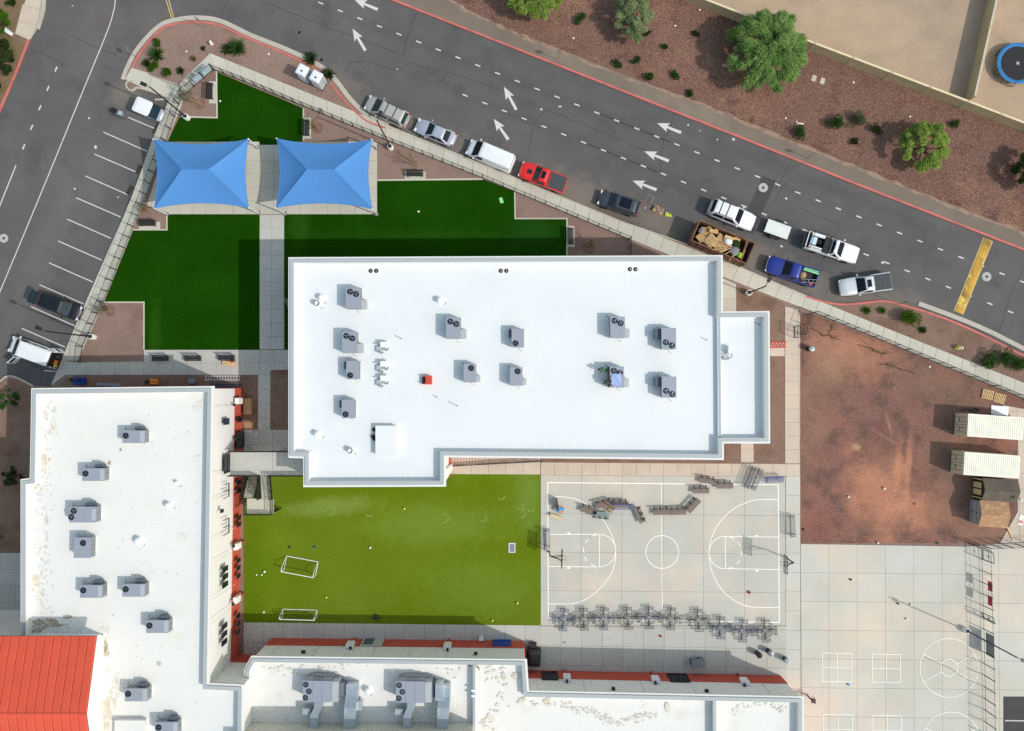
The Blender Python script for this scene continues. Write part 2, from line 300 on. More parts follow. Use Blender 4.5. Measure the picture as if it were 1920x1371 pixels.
def clip(pts, cell):
    out = pts
    for i in range(len(cell)):
        a = cell[i]; b = cell[(i + 1) % len(cell)]; inp = out; out = []
        if not inp: return []
        side = lambda p: (b[0] - a[0]) * (p[1] - a[1]) - (b[1] - a[1]) * (p[0] - a[0])
        for j in range(len(inp)):
            p, q = inp[j - 1], inp[j]; sp, sq = side(p), side(q)
            if (sp >= 0) != (sq >= 0): t = sp / (sp - sq); out.append((p[0] + (q[0] - p[0]) * t, p[1] + (q[1] - p[1]) * t))
            if sq >= 0: out.append(q)
    return out
def slabs(parent, pts, z0, z1, org, ang, dx, dy, mat, gap=.026, name='slab'):
    """pieces of a paved area: a grid of separate slabs clipped to the area's outline"""
    if area(pts) < 0: pts = pts[::-1]
    c, s = math.cos(ang), math.sin(ang); loc = [((x - org[0]) * c + (y - org[1]) * s, -(x - org[0]) * s + (y - org[1]) * c) for x, y in pts]
    x0, x1 = min(p[0] for p in loc), max(p[0] for p in loc); y0, y1 = min(p[1] for p in loc), max(p[1] for p in loc); g = gap / 2
    for i in range(math.floor(x0 / dx), math.ceil(x1 / dx)):
        for j in range(math.floor(y0 / dy), math.ceil(y1 / dy)):
            cell = [(i * dx + g, j * dy + g), ((i + 1) * dx - g, j * dy + g), ((i + 1) * dx - g, (j + 1) * dy - g), (i * dx + g, (j + 1) * dy - g)]
            q = clip(loc, cell)
            q = [p for k, p in enumerate(q) if math.hypot(p[0] - q[k - 1][0], p[1] - q[k - 1][1]) > .01]
            if len(q) < 3 or area(q) < .08: continue
            q = [(org[0] + x * c - y * s, org[1] + x * s + y * c) for x, y in q]
            obj(name, MB().prism(q, z0, z1, False), mat, parent)
# ================================================================ THE SETTING
ZR, ZG = -0.14, -0.02                          # road level, ground level of the school block
KS = [(700, -17), (742, 0), (960, 86), (1265, 207), (1440, 276), (1606, 343), (1920, 466), (2200, 577)]   # north kerb of the road
def lerp_line(pts, x):
    for a, b in zip(pts, pts[1:]):
        if a[0] <= x <= b[0]: return a[1] + (b[1] - a[1]) * (x - a[0]) / (b[0] - a[0])
struct('ground', MB().sheet([(-300, -300), (300, -300), (300, 300), (-300, 300)], -.22), 'dirt')
road = struct('road', MB().sheet(poly([(-500, 1500), (-500, -400), (-60, -400), (300, -520), (560, -72)] + KS + [(2200, 900), (1700, 1100), (1000, 700), (500, 600), (150, 760), (60, 1500)], ZR), ZR), 'asphalt')
# dusty strip along the parked cars, dark utility patches, cracks
def on_road(name, pts, mat, dz=.004): return obj(name, MB().sheet(poly(pts, ZR), ZR + dz), mat, road)
on_road('asphalt_patch', [(1430, 330), (1455, 340), (1412, 440), (1386, 430)], 'asphalt_patch')
def strips(name, pts, wd, mat, dz): return obj(name, MB().strip(poly(pts, ZR), wd, ZR + dz), mat, road)
def wobble(pts, n=7, a=1.3):
    out = []
    for p, q in zip(pts, pts[1:]):
        for k in range(n): t = k / n; out.append((p[0] + (q[0] - p[0]) * t + random.uniform(-a, a), p[1] + (q[1] - p[1]) * t + random.uniform(-a, a)))
    return out + [pts[-1]]
for c_ in ([(480, -2), (600, 46), (757, 104)], [(757, 104), (760, 80), (768, 60), (779, 25)], [(647, 134), (660, 116), (688, 116), (745, 133), (770, 118), (800, 130), (827, 152), (840, 135), (900, 155)], [(827, 152), (842, 158)], [(940, 210), (960, 216), (1000, 235), (998, 250), (990, 285)], [(1000, 235), (1018, 212)], [(900, 155), (1010, 200), (1110, 240), (1210, 282)],
           [(1265, 212), (1256, 240), (1244, 265), (1238, 300), (1240, 330)], [(1240, 345), (1270, 353), (1310, 365), (1330, 375)], [(1485, 302), (1470, 330), (1455, 355)], [(1920, 500), (1895, 550), (1872, 625)], [(1500, 390), (1575, 423)], [(130, 65), (170, 85), (220, 105)], [(428, -5), (412, 40)], [(1450, 380), (1475, 340)], [(60, 95), (100, 110), (128, 130)]):
    strips('crack', wobble(c_), .045, 'crack', .006)
for i, j in ((0, 1), (1, 2), (2, 3), (3, 4)): pass
def dash(px, py, a, ln=.31, wd=.14):
    p = P(px, py, ZR); d = (math.cos(a), math.sin(a)); mb = MB().strip([(p.x - d[0] * ln, p.y - d[1] * ln), (p.x + d[0] * ln, p.y + d[1] * ln)], wd, ZR + .008); obj('lane_dash', mb, 'road_white', road)
RA = math.atan2(-.3973, 1)
nd = []
for i in range(36): x = 601.5 + 36.55 * i + .03 * i * i; nd.append((x, 6 + (x - 601.5) * .3973)); dash(*nd[-1], RA)
sdl = []
for i in range(28): x = 872 + 36.8 * i + .04 * i * i; sdl.append((x, 179 + (x - 872) * .397)); dash(*sdl[-1], RA)
for lst, k0 in ((nd, 14), (sdl, 6)):
    for i in range(k0, k0 + 4):
        a, b = lst[i], lst[i + 1]; f = lambda t: (a[0] + (b[0] - a[0]) * t, a[1] + (b[1] - a[1]) * t); strips('painted_out_line', [f(.16), f(.84 if i < k0 + 3 else .7)], .13, 'seal', .0075)
def arrow(tip, tail):
    a, b = Vector(P2(*tip, ZR)), Vector(P2(*tail, ZR)); d = (a - b); ln = d.length; d.normalize(); n = Vector((-d.y, d.x)); q = lambda u, v: tuple(b + d * (u * ln) + n * v)
    obj('lane_arrow', MB().sheet([q(0, -.17), q(.6, -.13), q(.52, -.52), q(1, 0), q(.52, .52), q(.6, .13), q(0, .17)], ZR + .008), 'road_white', road)
for t_ in (((665, 0), (708, 18)), ((661, 54), (685, 95)), ((945, 163), (968, 206)), ((926, 223), (953, 262)), ((1232, 231), (1277, 249)), ((1208, 284), (1254, 302)), ((1186, 339), (1231, 356))): arrow(*t_)
for a, b in (((240, 220), (290, 241)), ((194, 248), (276, 284)), ((177, 289), (256, 323)), ((160, 330), (239, 365)), ((143, 371), (226, 407)), ((126, 411), (208, 447)), ((109, 452), (191, 488)), ((92, 493), (174, 529)), ((74, 534), (157, 570)), ((58, 575), (140, 611)), ((41, 616), (122, 651)), ((24, 657), (105, 692))):
    obj('bay_line', MB().strip(poly([a, b], ZR), .11, ZR + .008), 'road_white', road)
obj('edge_line', MB().strip(poly(smooth_line([(216, -60), (216, 0), (212, 25), (200, 62), (155, 172), (85, 343), (0, 547), (-60, 690)]), ZR), .11, ZR + .008), 'road_white', road)
for x, y in ((105, 130), (90, 166), (75, 202), (59.5, 239), (44.5, 275.5)): dash(x, y, math.atan2(36.5, 15.2), .3, .16)
obj('centre_line', MB().strip(poly([(30, 310), (-10, 410)], ZR), .12, ZR + .008), 'road_white', road)
for o_ in (0, 5): obj('yellow_line', MB().strip(poly([(297 + o_, -60), (311 + o_, -2), (323 + o_ * .7, 38 - o_ * .1)], ZR), .1, ZR + .008), 'road_yellow', road)
for x, y in ((745, 130), (1050, 200), (1290, 235), (1312, 245), (1345, 262), (1474, 372), (1376, 262), (1015, 205), (1210, 390), (136, 11), (167, 222), (180, 276), (140, 354), (222, 370), (1655, 493), (1465, 462)):
    p = P(x, y, ZR); n = 7; r = random.uniform(.05, .16)
    obj('paint_spot', MB().sheet([(p.x + r * random.uniform(.5, 1.6) * math.cos(k * 6.283 / n), p.y + r * random.uniform(.5, 1.6) * math.sin(k * 6.283 / n)) for k in range(n)], ZR + .006), 'road_white', road)
# manholes, storm grate, speed bump (things of their own)
def manhole(px, py, r, ring, lid, label):
    p = P(px, py, ZR); t = thing('manhole_cover', label, 'manhole', (p.x, p.y, ZR)); obj('collar', MB().lathe([(r, 0), (r, .012), (r * .97, .014), (r * .3, .014), (r * .28, 0)], 24), ring, t); obj('lid', MB().lathe([(r * .27, 0), (r * .27, .02), (r * .05, .022)], 16), lid, t)
M('manhole_ring', S(176, 174, 168), .9, var=.12, scale=2)
manhole(1431, 352, .52, 'manhole_ring', 'crack', 'pale round manhole collar in the lane above the white roof-rack SUV')
manhole(1850, 519, .52, 'manhole_ring', 'crack', 'pale round manhole collar right of the yellow speed bump')
manhole(7, 447, .5, 'manhole_ring', 'crack', 'pale round manhole collar at the left picture edge')
manhole(561, 61, .17, 'black_metal', 'black_metal', 'small black valve cover in the road above the two white toilets')
manhole(603, 112, .17, 'black_metal', 'black_metal', 'small black valve cover beside the two white toilets')
p = P(1217, 377, ZR); t = thing('storm_grate', 'rusty grey storm drain grate in the road by the arrow', 'drain grate', (p.x, p.y, ZR), R(66))
obj('frame', MB().bx(-.62, .62, -.36, -.3, 0, .02).bx(-.62, .62, .3, .36, 0, .02).bx(-.62, -.56, -.3, .3, 0, .02).bx(.56, .62, -.3, .3, 0, .02), 'steel', t)
for k in range(9): obj('bar', MB().bx(-.52 + k * .125, -.48 + k * .125, -.3, .3, .003, .017), 'rust', t)
a, b = Vector(P2(1853, 449, ZR)), Vector(P2(1797, 587, ZR)); d = b - a; t = thing('speed_bump', 'worn yellow speed bump laid across the road', 'speed bump', (*((a + b) / 2), ZR), math.atan2(d.y, d.x)); h = d.length / 2
for k in range(4):
    x0 = -h + k * h / 2 + .01; x1 = x0 + h / 2 - .02; mb = MB(); mb.loft([[(x, -.5, 0), (x, -.34, .06), (x, 0, .085), (x, .34, .06), (x, .5, 0)] for x in (x0, x1)]); obj('segment', mb, 'bump_yellow', t)
for s_ in (-1, 1): obj('edge_line', MB().bx(-h, h, s_ * .52 - .04, s_ * .52 + .04, .006, .01), 'road_yellow', t)
# ---- north of the road: kerb, shoulder, red gravel, yards behind the block wall
def structk(name, pts, wd, z0, z1, mat, side=0): return struct(name, MB().kerb(pts, wd, z0, z1, False, side), mat)
sh = KS + [(2200, 545), (1920, 435), (1762, 375), (1600, 310), (1440, 246), (1300, 188), (1160, 136), (1040, 88), (960, 58), (880, 20), (830, -8), (700, -60)]
WB = [(1180, -42), (1282, 0), (1372, 35), (1517, 94), (1800, 201), (1920, 247), (2200, 355)]   # foot of the block wall
struct('gravel_bank', MB().prism(poly([(x, y) for x, y in KS] + [(2300, 400)] + WB[::-1] + [(1180, -400), (300, -520), (560, -72)], ZG), -.21, ZG - .004), 'red_gravel')
struct('shoulder', MB().sheet(poly(sh, ZG), ZG + .004), 'shoulder')
edge = smooth_line([(700, -58), (830, -6), (880, 22), (960, 60), (1040, 92), (1160, 140), (1300, 190), (1440, 248), (1600, 312), (1762, 378), (1920, 438), (2200, 548)], 8)
eo = [(x + random.uniform(-2, 2), y - random.uniform(0, 6)) for x, y in edge]; ei = [(x + random.uniform(-2, 2), y + random.uniform(1, 6)) for x, y in edge]
struct('dusty_edge', MB().sheet(poly(eo + ei[::-1], ZG), ZG + .008), 'shoulder_edge')
structk('kerb', poly(KS, 0), .22, ZR - .02, .02, 'kerb_red', -1)
# the blotches of pale leaf litter under the trees
def blotch(name, px, py, rx, ry, mat, z, kind='structure', n=26, jag=.25, a=0.0, parent=None):
    c = P(px, py, z); pts = []
    for k in range(n):
        t_ = k * 2 * math.pi / n; r = 1 + random.uniform(-jag, jag); x, y = rx * r * math.cos(t_), ry * r * math.sin(t_); pts.append((c.x + x * math.cos(a) - y * math.sin(a), c.y + x * math.sin(a) + y * math.cos(a)))
    o = obj(name, MB().sheet(pts, z), mat, parent)
    if parent is None: tag(o, kind=kind)
    return o
struct('yard_ground', MB().sheet(poly(WB + [(2600, 100), (2600, -500), (1180, -500)], ZG), ZG + .006), 'yard_dirt')
def block_wall(name, label, ln, hgt, cap_m, wall_m):
    pts = [Vector(P2(*q)) for q in ln]; t = thing(name, label, 'wall', (*pts[0], 0)); o0 = pts[0]
    for p, q in zip(pts, pts[1:]):
        d = q - p; L_ = d.length; a = math.atan2(d.y, d.x); n = max(1, round(L_ / 4.6)); nz = Vector((-d.y, d.x)) / L_
        for k in range(n):
            c = p + d * ((k + .5) / n) - o0; obj('panel', MB().box((c.x, c.y, hgt / 2 - .1), (L_ / n - .02, .16, hgt + .2), a), wall_m, t)
            c = p + d * (k / n) - o0; obj('pilaster', MB().box((c.x, c.y, hgt / 2 - .07), (.3, .26, hgt + .28), a), wall_m, t)
        for k in range(math.ceil(L_ / 2.3)):
            x0, x1 = k * 2.3 + .005, min(L_, k * 2.3 + 2.295); c = p + d.normalized() * ((x0 + x1) / 2) - o0; obj('cap', MB().box((c.x, c.y, hgt + .025), (x1 - x0, .22, .05), a), cap_m, t)
    return t
block_wall('block_wall', 'long tan block wall with pale cap between red gravel and yards', [(x, y) for x, y in WB], 1.75, 'block_cap', 'block_wall')
block_wall('yard_wall', 'tan dividing wall between two yards beside the trampoline', [(1810, 190), (1852, 3), (1880, -120)], 1.9, 'block_grey', 'block_wall')
# ---- left side of the street
struct('verge', MB().prism(poly([(52, 76), (0, 205), (-60, 350), (-400, 350), (-400, -300), (70, -300), (73, 0), (68, 30)], ZG), -.21, ZG - .002), 'weeds_soil')
structk('kerb', poly([(55, 74), (30, 138), (0, 208), (-60, 350)], 0), .2, ZR - .02, .02, 'kerb_red', -1)
ft = struct('footpath', MB().sheet(poly([(48, -80), (82, -80), (82, 0), (79, 25), (72, 52), (57, 75), (30, 62), (41, 25), (45, 10), (48, 0)], ZG), ZG + .002), 'joint')
slabs(ft, poly([(48, -80), (75, -80), (75, 0), (73, 25), (66, 50), (56, 74), (30, 63), (41, 25), (45, 10), (48, 0)], 0), ZG, .03, P2(45, 10), R(75), 1.9, 3.2, 'concrete_pink')
structk('kerb', poly(smooth_line([(82, -80), (82, 0), (79, 25), (70, 54)]), 0), .35, ZR - .02, .01, 'kerb')
structk('kerb', poly([(44, 8), (30, 63), (54, 74)], 0), .15, ZR, .07, 'kerb', 0)
# ---- the school block
BLOCK = smooth_line([(234, 150), (242, 128), (262, 92), (300, 52), (335, 40), (372, 37), (412, 43), (470, 70), (540, 98), (600, 128), (628, 155), (655, 190), (690, 222), (727, 238)], 5) + [(992, 343), (1167, 415), (1295, 459), (1440, 523), (1520, 559)] + smooth_line([(1520, 559), (1545, 566), (1580, 570), (1620, 567), (1660, 564), (1700, 572), (1745, 585), (1800, 606), (1860, 634), (1920, 664), (2000, 700)], 4)[1:] + [(2400, 900), (2400, 1800), (-600, 1800), (-600, 1038), (-60, 760), (-20, 720), (0, 712), (12, 706), (28, 706), (60, 722), (96, 726), (110, 686), (140, 615), (245, 375), (287, 260), (318, 187), (262, 164), (246, 168), (238, 160)]
block = struct('school_ground', MB().prism(poly(BLOCK, 0), -.21, ZG), 'bed_gravel')
ki = [i for i, p_ in enumerate(BLOCK)]
structk('kerb', poly(smooth_line([(234, 150), (242, 128), (262, 92), (300, 52), (335, 40), (372, 37), (412, 43), (470, 70), (540, 98), (600, 128), (628, 155), (655, 190), (690, 222), (727, 238)], 5), 0), .5, ZR - .03, -.05, 'kerb', 1)
structk('kerb', poly(smooth_line([(248, 126), (268, 92), (303, 54), (335, 44), (372, 42), (412, 48), (470, 74), (540, 103), (592, 130), (620, 158), (650, 193), (686, 226), (722, 240)], 5), 0), .2, ZR - .03, .025, 'kerb_red')
structk('kerb', poly([(727, 238), (992, 343), (1167, 415), (1295, 459), (1440, 523), (1520, 559)], 0), .16, ZR - .03, .024, 'kerb', -1)
structk('kerb', poly(smooth_line([(1512, 556), (1545, 566), (1580, 571), (1620, 568), (1660, 565), (1700, 574), (1745, 588), (1800, 609), (1860, 637), (1925, 670), (2000, 706)], 5), 0), .22, ZR - .03, .024, 'kerb_red')
structk('kerb', poly(smooth_line([(1722, 573), (1800, 602), (1860, 628), (1925, 661)], 5), 0), .5, ZR - .03, -.07, 'kerb', 1)
structk('kerb', poly(smooth_line([(318, 184), (262, 165), (247, 170), (237, 162), (238, 154), (250, 152)], 5), 0), .2, ZR - .03, .03, 'kerb', 0)
structk('kerb', poly([(318, 186), (290, 196 - 9)], 0), .2, ZR - .03, .025, 'kerb', 0)
structk('kerb', poly([(316, 188), (287, 258), (245, 374), (140, 614), (96, 722)], 0), .15, ZR - .03, .012, 'kerb', 1)
structk('kerb', poly(smooth_line([(-40, 742), (0, 715), (10, 707), (28, 707), (62, 724)], 5), 0), .2, ZR - .03, .03, 'kerb')
struct('planting_bed', MB().sheet(poly([(-300, 900), (-20, 724), (8, 711), (28, 711), (62, 728), (150, 760), (150, 1036), (-300, 1036)], ZG), ZG + .004), 'bed_gravel_brown')
def paved(name, pts, org, ang, dx, dy, mat, z1=.02, gap=.026):
    b_ = struct(name, MB().sheet(poly(pts, 0), ZG + .005), 'joint'); slabs(b_, poly(pts, 0), ZG + .006, z1, P2(*org), ang, dx, dy, mat, gap); return b_
# pavement along the road, in slabs
def ribbon(name, top, bot, step, mat):
    b_ = struct(name, MB().sheet(poly(top + bot[::-1], 0), ZG + .005), 'joint'); tp, bt = poly(top, 0), poly(bot, 0)
    def at(pl, u):
        ls = [math.dist(a, b) for a, b in zip(pl, pl[1:])]; T = sum(ls) * u
        for i, l in enumerate(ls):
            if T <= l + 1e-6: k = T / l; return (pl[i][0] + (pl[i + 1][0] - pl[i][0]) * k, pl[i][1] + (pl[i + 1][1] - pl[i][1]) * k)
            T -= l
        return pl[-1]
    n = round(sum(math.dist(a, b) for a, b in zip(tp, tp[1:])) / step)
    for i in range(n):
        g = .018 / step; u0, u1 = (i + g) / n, (i + 1 - g) / n; obj('slab', MB().prism([at(tp, u0), at(tp, u1), at(bt, u1), at(bt, u0)], ZG + .006, .02, False), mat, b_)
    return b_
ribbon('pavement', [(394, 100), (480, 135), (705, 226), (992, 343), (1167, 415), (1440, 523)], [(400, 129), (480, 161), (720, 260), (905, 333), (1180, 448), (1428, 548)], 1.75, 'concrete')
ribbon('pavement', [(1440, 523), (1530, 562), (1740, 647), (1907, 713), (2100, 792)], [(1428, 548), (1525, 585), (1655, 638), (1900, 739), (2100, 822)], 1.52, 'concrete')
ribbon('pavement', [(318, 187), (287, 260), (245, 375), (140, 615), (97, 722)], [(341, 196), (313, 264), (267, 384), (195, 566), (140, 690)], 1.7, 'concrete')
wk = struct('footpath', MB().sheet(poly([(394, 100), (400, 129), (345, 178), (341, 196), (318, 187), (240, 152), (235, 148), (247, 127), (278, 137), (280, 140), (335, 158)], 0), ZG + .005), 'joint')
for q in ([(394, 100), (400, 129), (372, 152), (357, 136)], [(356, 137), (371, 153), (345, 178), (341, 196), (318, 187), (326, 162), (335, 158)], [(325, 162), (317, 186), (278, 170), (286, 144)], [(285, 144), (277, 169), (240, 152), (235, 148), (247, 127), (278, 137), (279, 141)]):
    obj('slab', MB().prism(offs(poly(q, 0) if area(poly(q, 0)) > 0 else poly(q, 0)[::-1], .015, True), ZG + .006, .02, False), 'concrete', wk)
# dark playground turf, light field
def turf(name, pts, mat, z=.012): return struct(name, MB().sheet(poly(pts, 0), z), mat)
turf('lawn', [(406, 135), (568, 203), (568, 272), (312, 272), (337, 219), (407, 221)], 'turf_dark')
turf('lawn', [(250, 432), (313, 432), (313, 402), (487, 402), (487, 656), (270, 656), (270, 567), (195, 567)], 'turf_dark')
turf('lawn', [(533, 402), (706, 402), (706, 338), (905, 336), (964, 359), (966, 410), (1063, 410), (1063, 560), (533, 560)], 'turf_dark')
field = turf('field', [(457, 880), (1013, 890), (1014, 1173), (457, 1167)], 'turf_light')
turf('lawn', [(508, 560), (533, 560), (560, 640), (560, 700), (508, 655)], 'turf_dark', .008)
for x, y, r in ((833, 971, .5), (905, 971, .42), (977, 963, .5), (692, 962, .35), (975, 950, .35), (940, 930, .4), (620, 958, .5), (995, 955, .3)):
    n = 20; p = P(x, y, 0); arc = [(p.x + r * math.cos(k * .3 + r * 9) * random.uniform(.85, 1.1), p.y + r * math.sin(k * .3 + r * 9) * random.uniform(.85, 1.1)) for k in range(random.randint(10, 18))]
    obj('worn_ring', MB().strip(arc, .13, .016), 'turf_worn', field); 
# borders (thin concrete edging) round the turf beds
def edging(pts, wd=.14): structk('edging', poly(pts, 0), wd, ZG, .035, 'concrete', 0)
edging([(406, 134), (407, 221), (338, 219)], .16); edging([(569, 203), (569, 264)]); edging([(708, 338), (905, 336)], .18); edging([(965, 360), (966, 410), (1063, 410), (1063, 495)]); edging([(195, 567), (270, 567), (270, 656)], .15); edging([(250, 431), (313, 431), (313, 404)], .15)
# pads and walks between the turf
paved('shade_pad', [(314, 266), (487, 266), (487, 402), (314, 402), (314, 400), (290, 390), (275, 386)], (487, 402), R(0), 1.5, 1.5, 'concrete')
paved('shade_pad', [(487, 272), (533, 272), (533, 266), (707, 266), (707, 402), (487, 402)], (487, 402), R(0), 1.5, 1.5, 'concrete')
paved('walk', [(487, 403), (533, 403), (533, 655), (487, 655)], (487, 403), R(0), 1.36, 1.5, 'concrete_grey')
paved('walk', [(270, 656), (700, 656), (700, 690), (507, 694), (507, 703), (104, 703), (115, 680), (270, 678)], (270, 656), R(0), 1.6, 1.45, 'concrete_grey')
paved('walk', [(484, 703), (507, 703), (507, 806), (484, 806)], (484, 703), R(0), 1.36, 1.6, 'concrete_grey')
paved('walk', [(457, 806), (620, 806), (620, 892), (457, 880)], (457, 806), R(0), 1.6, 1.6, 'concrete_grey')
struct('planting_bed', MB().sheet(poly([(145, 703), (484, 703), (484, 806), (440, 806), (100, 800), (100, 728)], 0), ZG + .004), 'bed_gravel_brown')
struct('planting_bed', MB().sheet(poly([(507, 694), (640, 694), (640, 806), (507, 806)], 0), ZG + .004), 'bed_gravel_brown')
paved('walk', [(457, 1167), (1014, 1173), (1014, 1178), (1015, 1330), (900, 1330), (457, 1260)], (457, 1167), R(-.5), 2.2, 2.2, 'concrete_grey')
paved('walk', [(700, 850), (1013, 858), (1013, 890), (700, 888)], (1013, 890), R(-.3), 1.9, 1.9, 'concrete_pink')
struct('planting_bed', MB().sheet(poly([(1013, 830), (1400, 830), (1400, 869), (1013, 866)], 0), ZG + .004), 'bed_gravel_brown')
struct('planting_bed', MB().sheet(poly([(1380, 535), (1471, 568), (1472, 645), (1380, 645)], 0), ZG + .004), 'bed_gravel_brown')
struct('planting_bed', MB().sheet(poly([(1380, 665), (1472, 665), (1472, 870), (1340, 870), (1340, 830)], 0), ZG + .004), 'bed_gravel_brown')
paved('walk', [(1472, 575), (1496, 580), (1500, 595), (1500, 869), (1472, 869)], (1472, 869), R(0), 1.6, 1.5, 'concrete_pink')
paved('walk', [(1340, 515), (1380, 533), (1380, 640), (1340, 640)], (1380, 533), R(0), 1.6, 1.6, 'concrete')
paved('walk', [(1380, 641), (1471, 641), (1471, 668), (1380, 668)], (1471, 641), R(0), 1.6, 1.6, 'concrete_pink')
paved('walk', [(1389, 815), (1413, 815), (1413, 867), (1389, 867)], (1413, 868), R(0), 1.5, 1.5, 'concrete_pink', .022)
paved('walk', [(1014, 867), (1500, 870), (1500, 893), (1014, 891)], (1014, 867), R(-.4), 1.5, 1.5, 'concrete_pink')
court = paved('court', [(1014, 891), (1472, 893), (1474, 1173), (1014, 1173)], (1014, 891), R(-.5), 4.48, 4.2, 'concrete_court')
paved('walk', [(1473, 893), (1500, 893), (1502, 1330), (1475, 1330), (1474, 1173)], (1473, 893), R(-.5), 1.6, 2.1, 'concrete_play')
paved('walk', [(1014, 1174), (1474, 1174), (1476, 1380), (1014, 1330)], (1014, 1174), R(-.8), 2.25, 2.1, 'concrete_grey')
play = paved('playground', [(1501, 1020), (1815, 1025), (1870, 1020), (1990, 1015), (2050, 1020), (2050, 1560), (1400, 1560), (1400, 1330), (1503, 1330)], (1501, 1020), R(-.6), 3.1, 3.12, 'concrete_play')
lot = struct('gravel_lot', MB().sheet(poly([(1501, 588), (1528, 590), (1655, 640), (1900, 741), (2050, 800), (2050, 1018), (1501, 1019)], 0), ZG + .004), 'lot_dirt')
paved('side_path', [(1880, 760), (2050, 790), (2050, 1014), (1875, 1018), (1908, 960), (1908, 800)], (1908, 800), R(0), 2.0, 1.7, 'concrete_pink')
struct('car_park', MB().sheet(poly([(1881, 1306), (2050, 1306), (2050, 1500), (1881, 1500)], 0), .045), 'asphalt_patch')
obj('bay_line', MB().strip(poly([(1884, 1351), (2050, 1353)], 0), .11, .05), 'road_white', bpy.data.objects['car_park'])
paved('walk', [(-300, 1037), (60, 1037), (60, 1250), (-300, 1250)], (0, 1037), R(0), 1.8, 1.8, 'concrete_grey')
struct('playing_bay', MB().sheet(poly([(1528, 586), (1655, 640), (1660, 636), (1530, 582)], 0), ZG + .006), 'lot_dirt')
struct('planting_bed', MB().sheet(poly(smooth_line([(1532, 564), (1580, 573), (1620, 570), (1660, 567), (1700, 576), (1745, 590), (1800, 611), (1860, 639), (1925, 672)], 4) + [(2000, 740), (1907, 712), (1740, 646)], 0), ZG + .003), 'bed_gravel_brown')
# ---- court and playground lines
_ln = [0]
def line(pts, wd=.075, par=None, z=.026, closed=False):
    _ln[0] += 1; z += .0003 * _ln[0]; return obj('court_line', MB().strip(pts, wd, z, closed), 'court_white', par or court)
def ell(px, py, rpx, a0=0, a1=360, n=40, r2=None):
    c = P(px, py, 0); r = rpx / 17.0; return [(c.x + r * math.cos(R(a0 + (a1 - a0) * k / n)), c.y + (r2 / 17 if r2 else r) * math.sin(R(a0 + (a1 - a0) * k / n))) for k in range(n + 1)]
line(poly([(1027, 905), (1459, 909), (1461, 1167), (1028, 1160)]), .1, closed=True); line(poly([(1240, 907), (1242, 1163)])); line(ell(1241.5, 1035, 30.5)[:-1], closed=True)
line(poly(smooth_line([(1028, 932), (1060, 932), (1090, 940), (1120, 962), (1143, 995), (1154, 1030), (1150, 1065), (1135, 1092), (1110, 1116), (1085, 1129), (1065, 1132), (1028, 1132)])))
line(poly(smooth_line([(1459, 937), (1425, 937), (1400, 942), (1370, 958), (1345, 985), (1331, 1020), (1330, 1050), (1340, 1085), (1362, 1115), (1395, 1135), (1430, 1139), (1461, 1139)])))
line(poly([(1029, 1002), (1124, 1002)])); line(poly([(1029, 1062), (1124, 1063)])); line(poly([(1124, 1002), (1124, 1063)])); line(ell(1124, 1032.5, 30, -90, 90)); 
line(poly([(1460, 1007), (1359, 1006)])); line(poly([(1461, 1068), (1360, 1066)])); line(poly([(1359.5, 1006), (1360, 1066)])); line(ell(1359.5, 1036, 30, 90, 270))
for k in range(5): line(ell(1124, 1032.5, 30, 100 + k * 34, 118 + k * 34, 6), .09); line(ell(1359.5, 1036, 30, -80 + k * 34, -62 + k * 34, 6), .09)
for x in (1084, 1100, 1116):
    line(poly([(x, 998), (x, 1002)]), .06); line(poly([(x, 1063), (x, 1067)]), .06); line(poly([(2484 - x, 1003), (2484 - x, 1007)]), .06); line(poly([(2484 - x, 1067), (2484 - x, 1071)]), .06)
for x, y in ((1066, 1000), (1066, 1065), (1418, 1005), (1419, 1070)): line(poly([(x - 2.5, y), (x + 2.5, y)]), .2, z=.03)
for x0, x1, y0, y1 in ((1542, 1597, 1224, 1278), (1635, 1688, 1226, 1279), (1544, 1598, 1339, 1394), (1636, 1690, 1341, 1395)):
    line(poly([(x0, y0), (x1, y0 + 1), (x1, y1), (x0, y1)]), .065, play, closed=True); line(poly([((x0 + x1) / 2, y0), ((x0 + x1) / 2, y1)]), .06, play); line(poly([(x0, (y0 + y1) / 2), (x1, (y0 + y1) / 2 + 1)]), .06, play)
for cx, cy in ((1779, 1252), (1783, 1390)):
    line(ell(cx, cy, 54, n=60)[:-1], .065, play, closed=True); line(ell(cx, cy, 15.5)[:-1], .065, play, closed=True)
    for a in (28, 152, 208, 332): line([P2(cx + 15 * math.cos(R(a)), cy - 15 * math.sin(R(a))), P2(cx + 54 * math.cos(R(a)), cy - 54 * math.sin(R(a)))], .06, play)
line(poly([(1733, 1231), (1779, 1252), (1808, 1270)]), .04, play).data.materials[0] = MATS['crack']

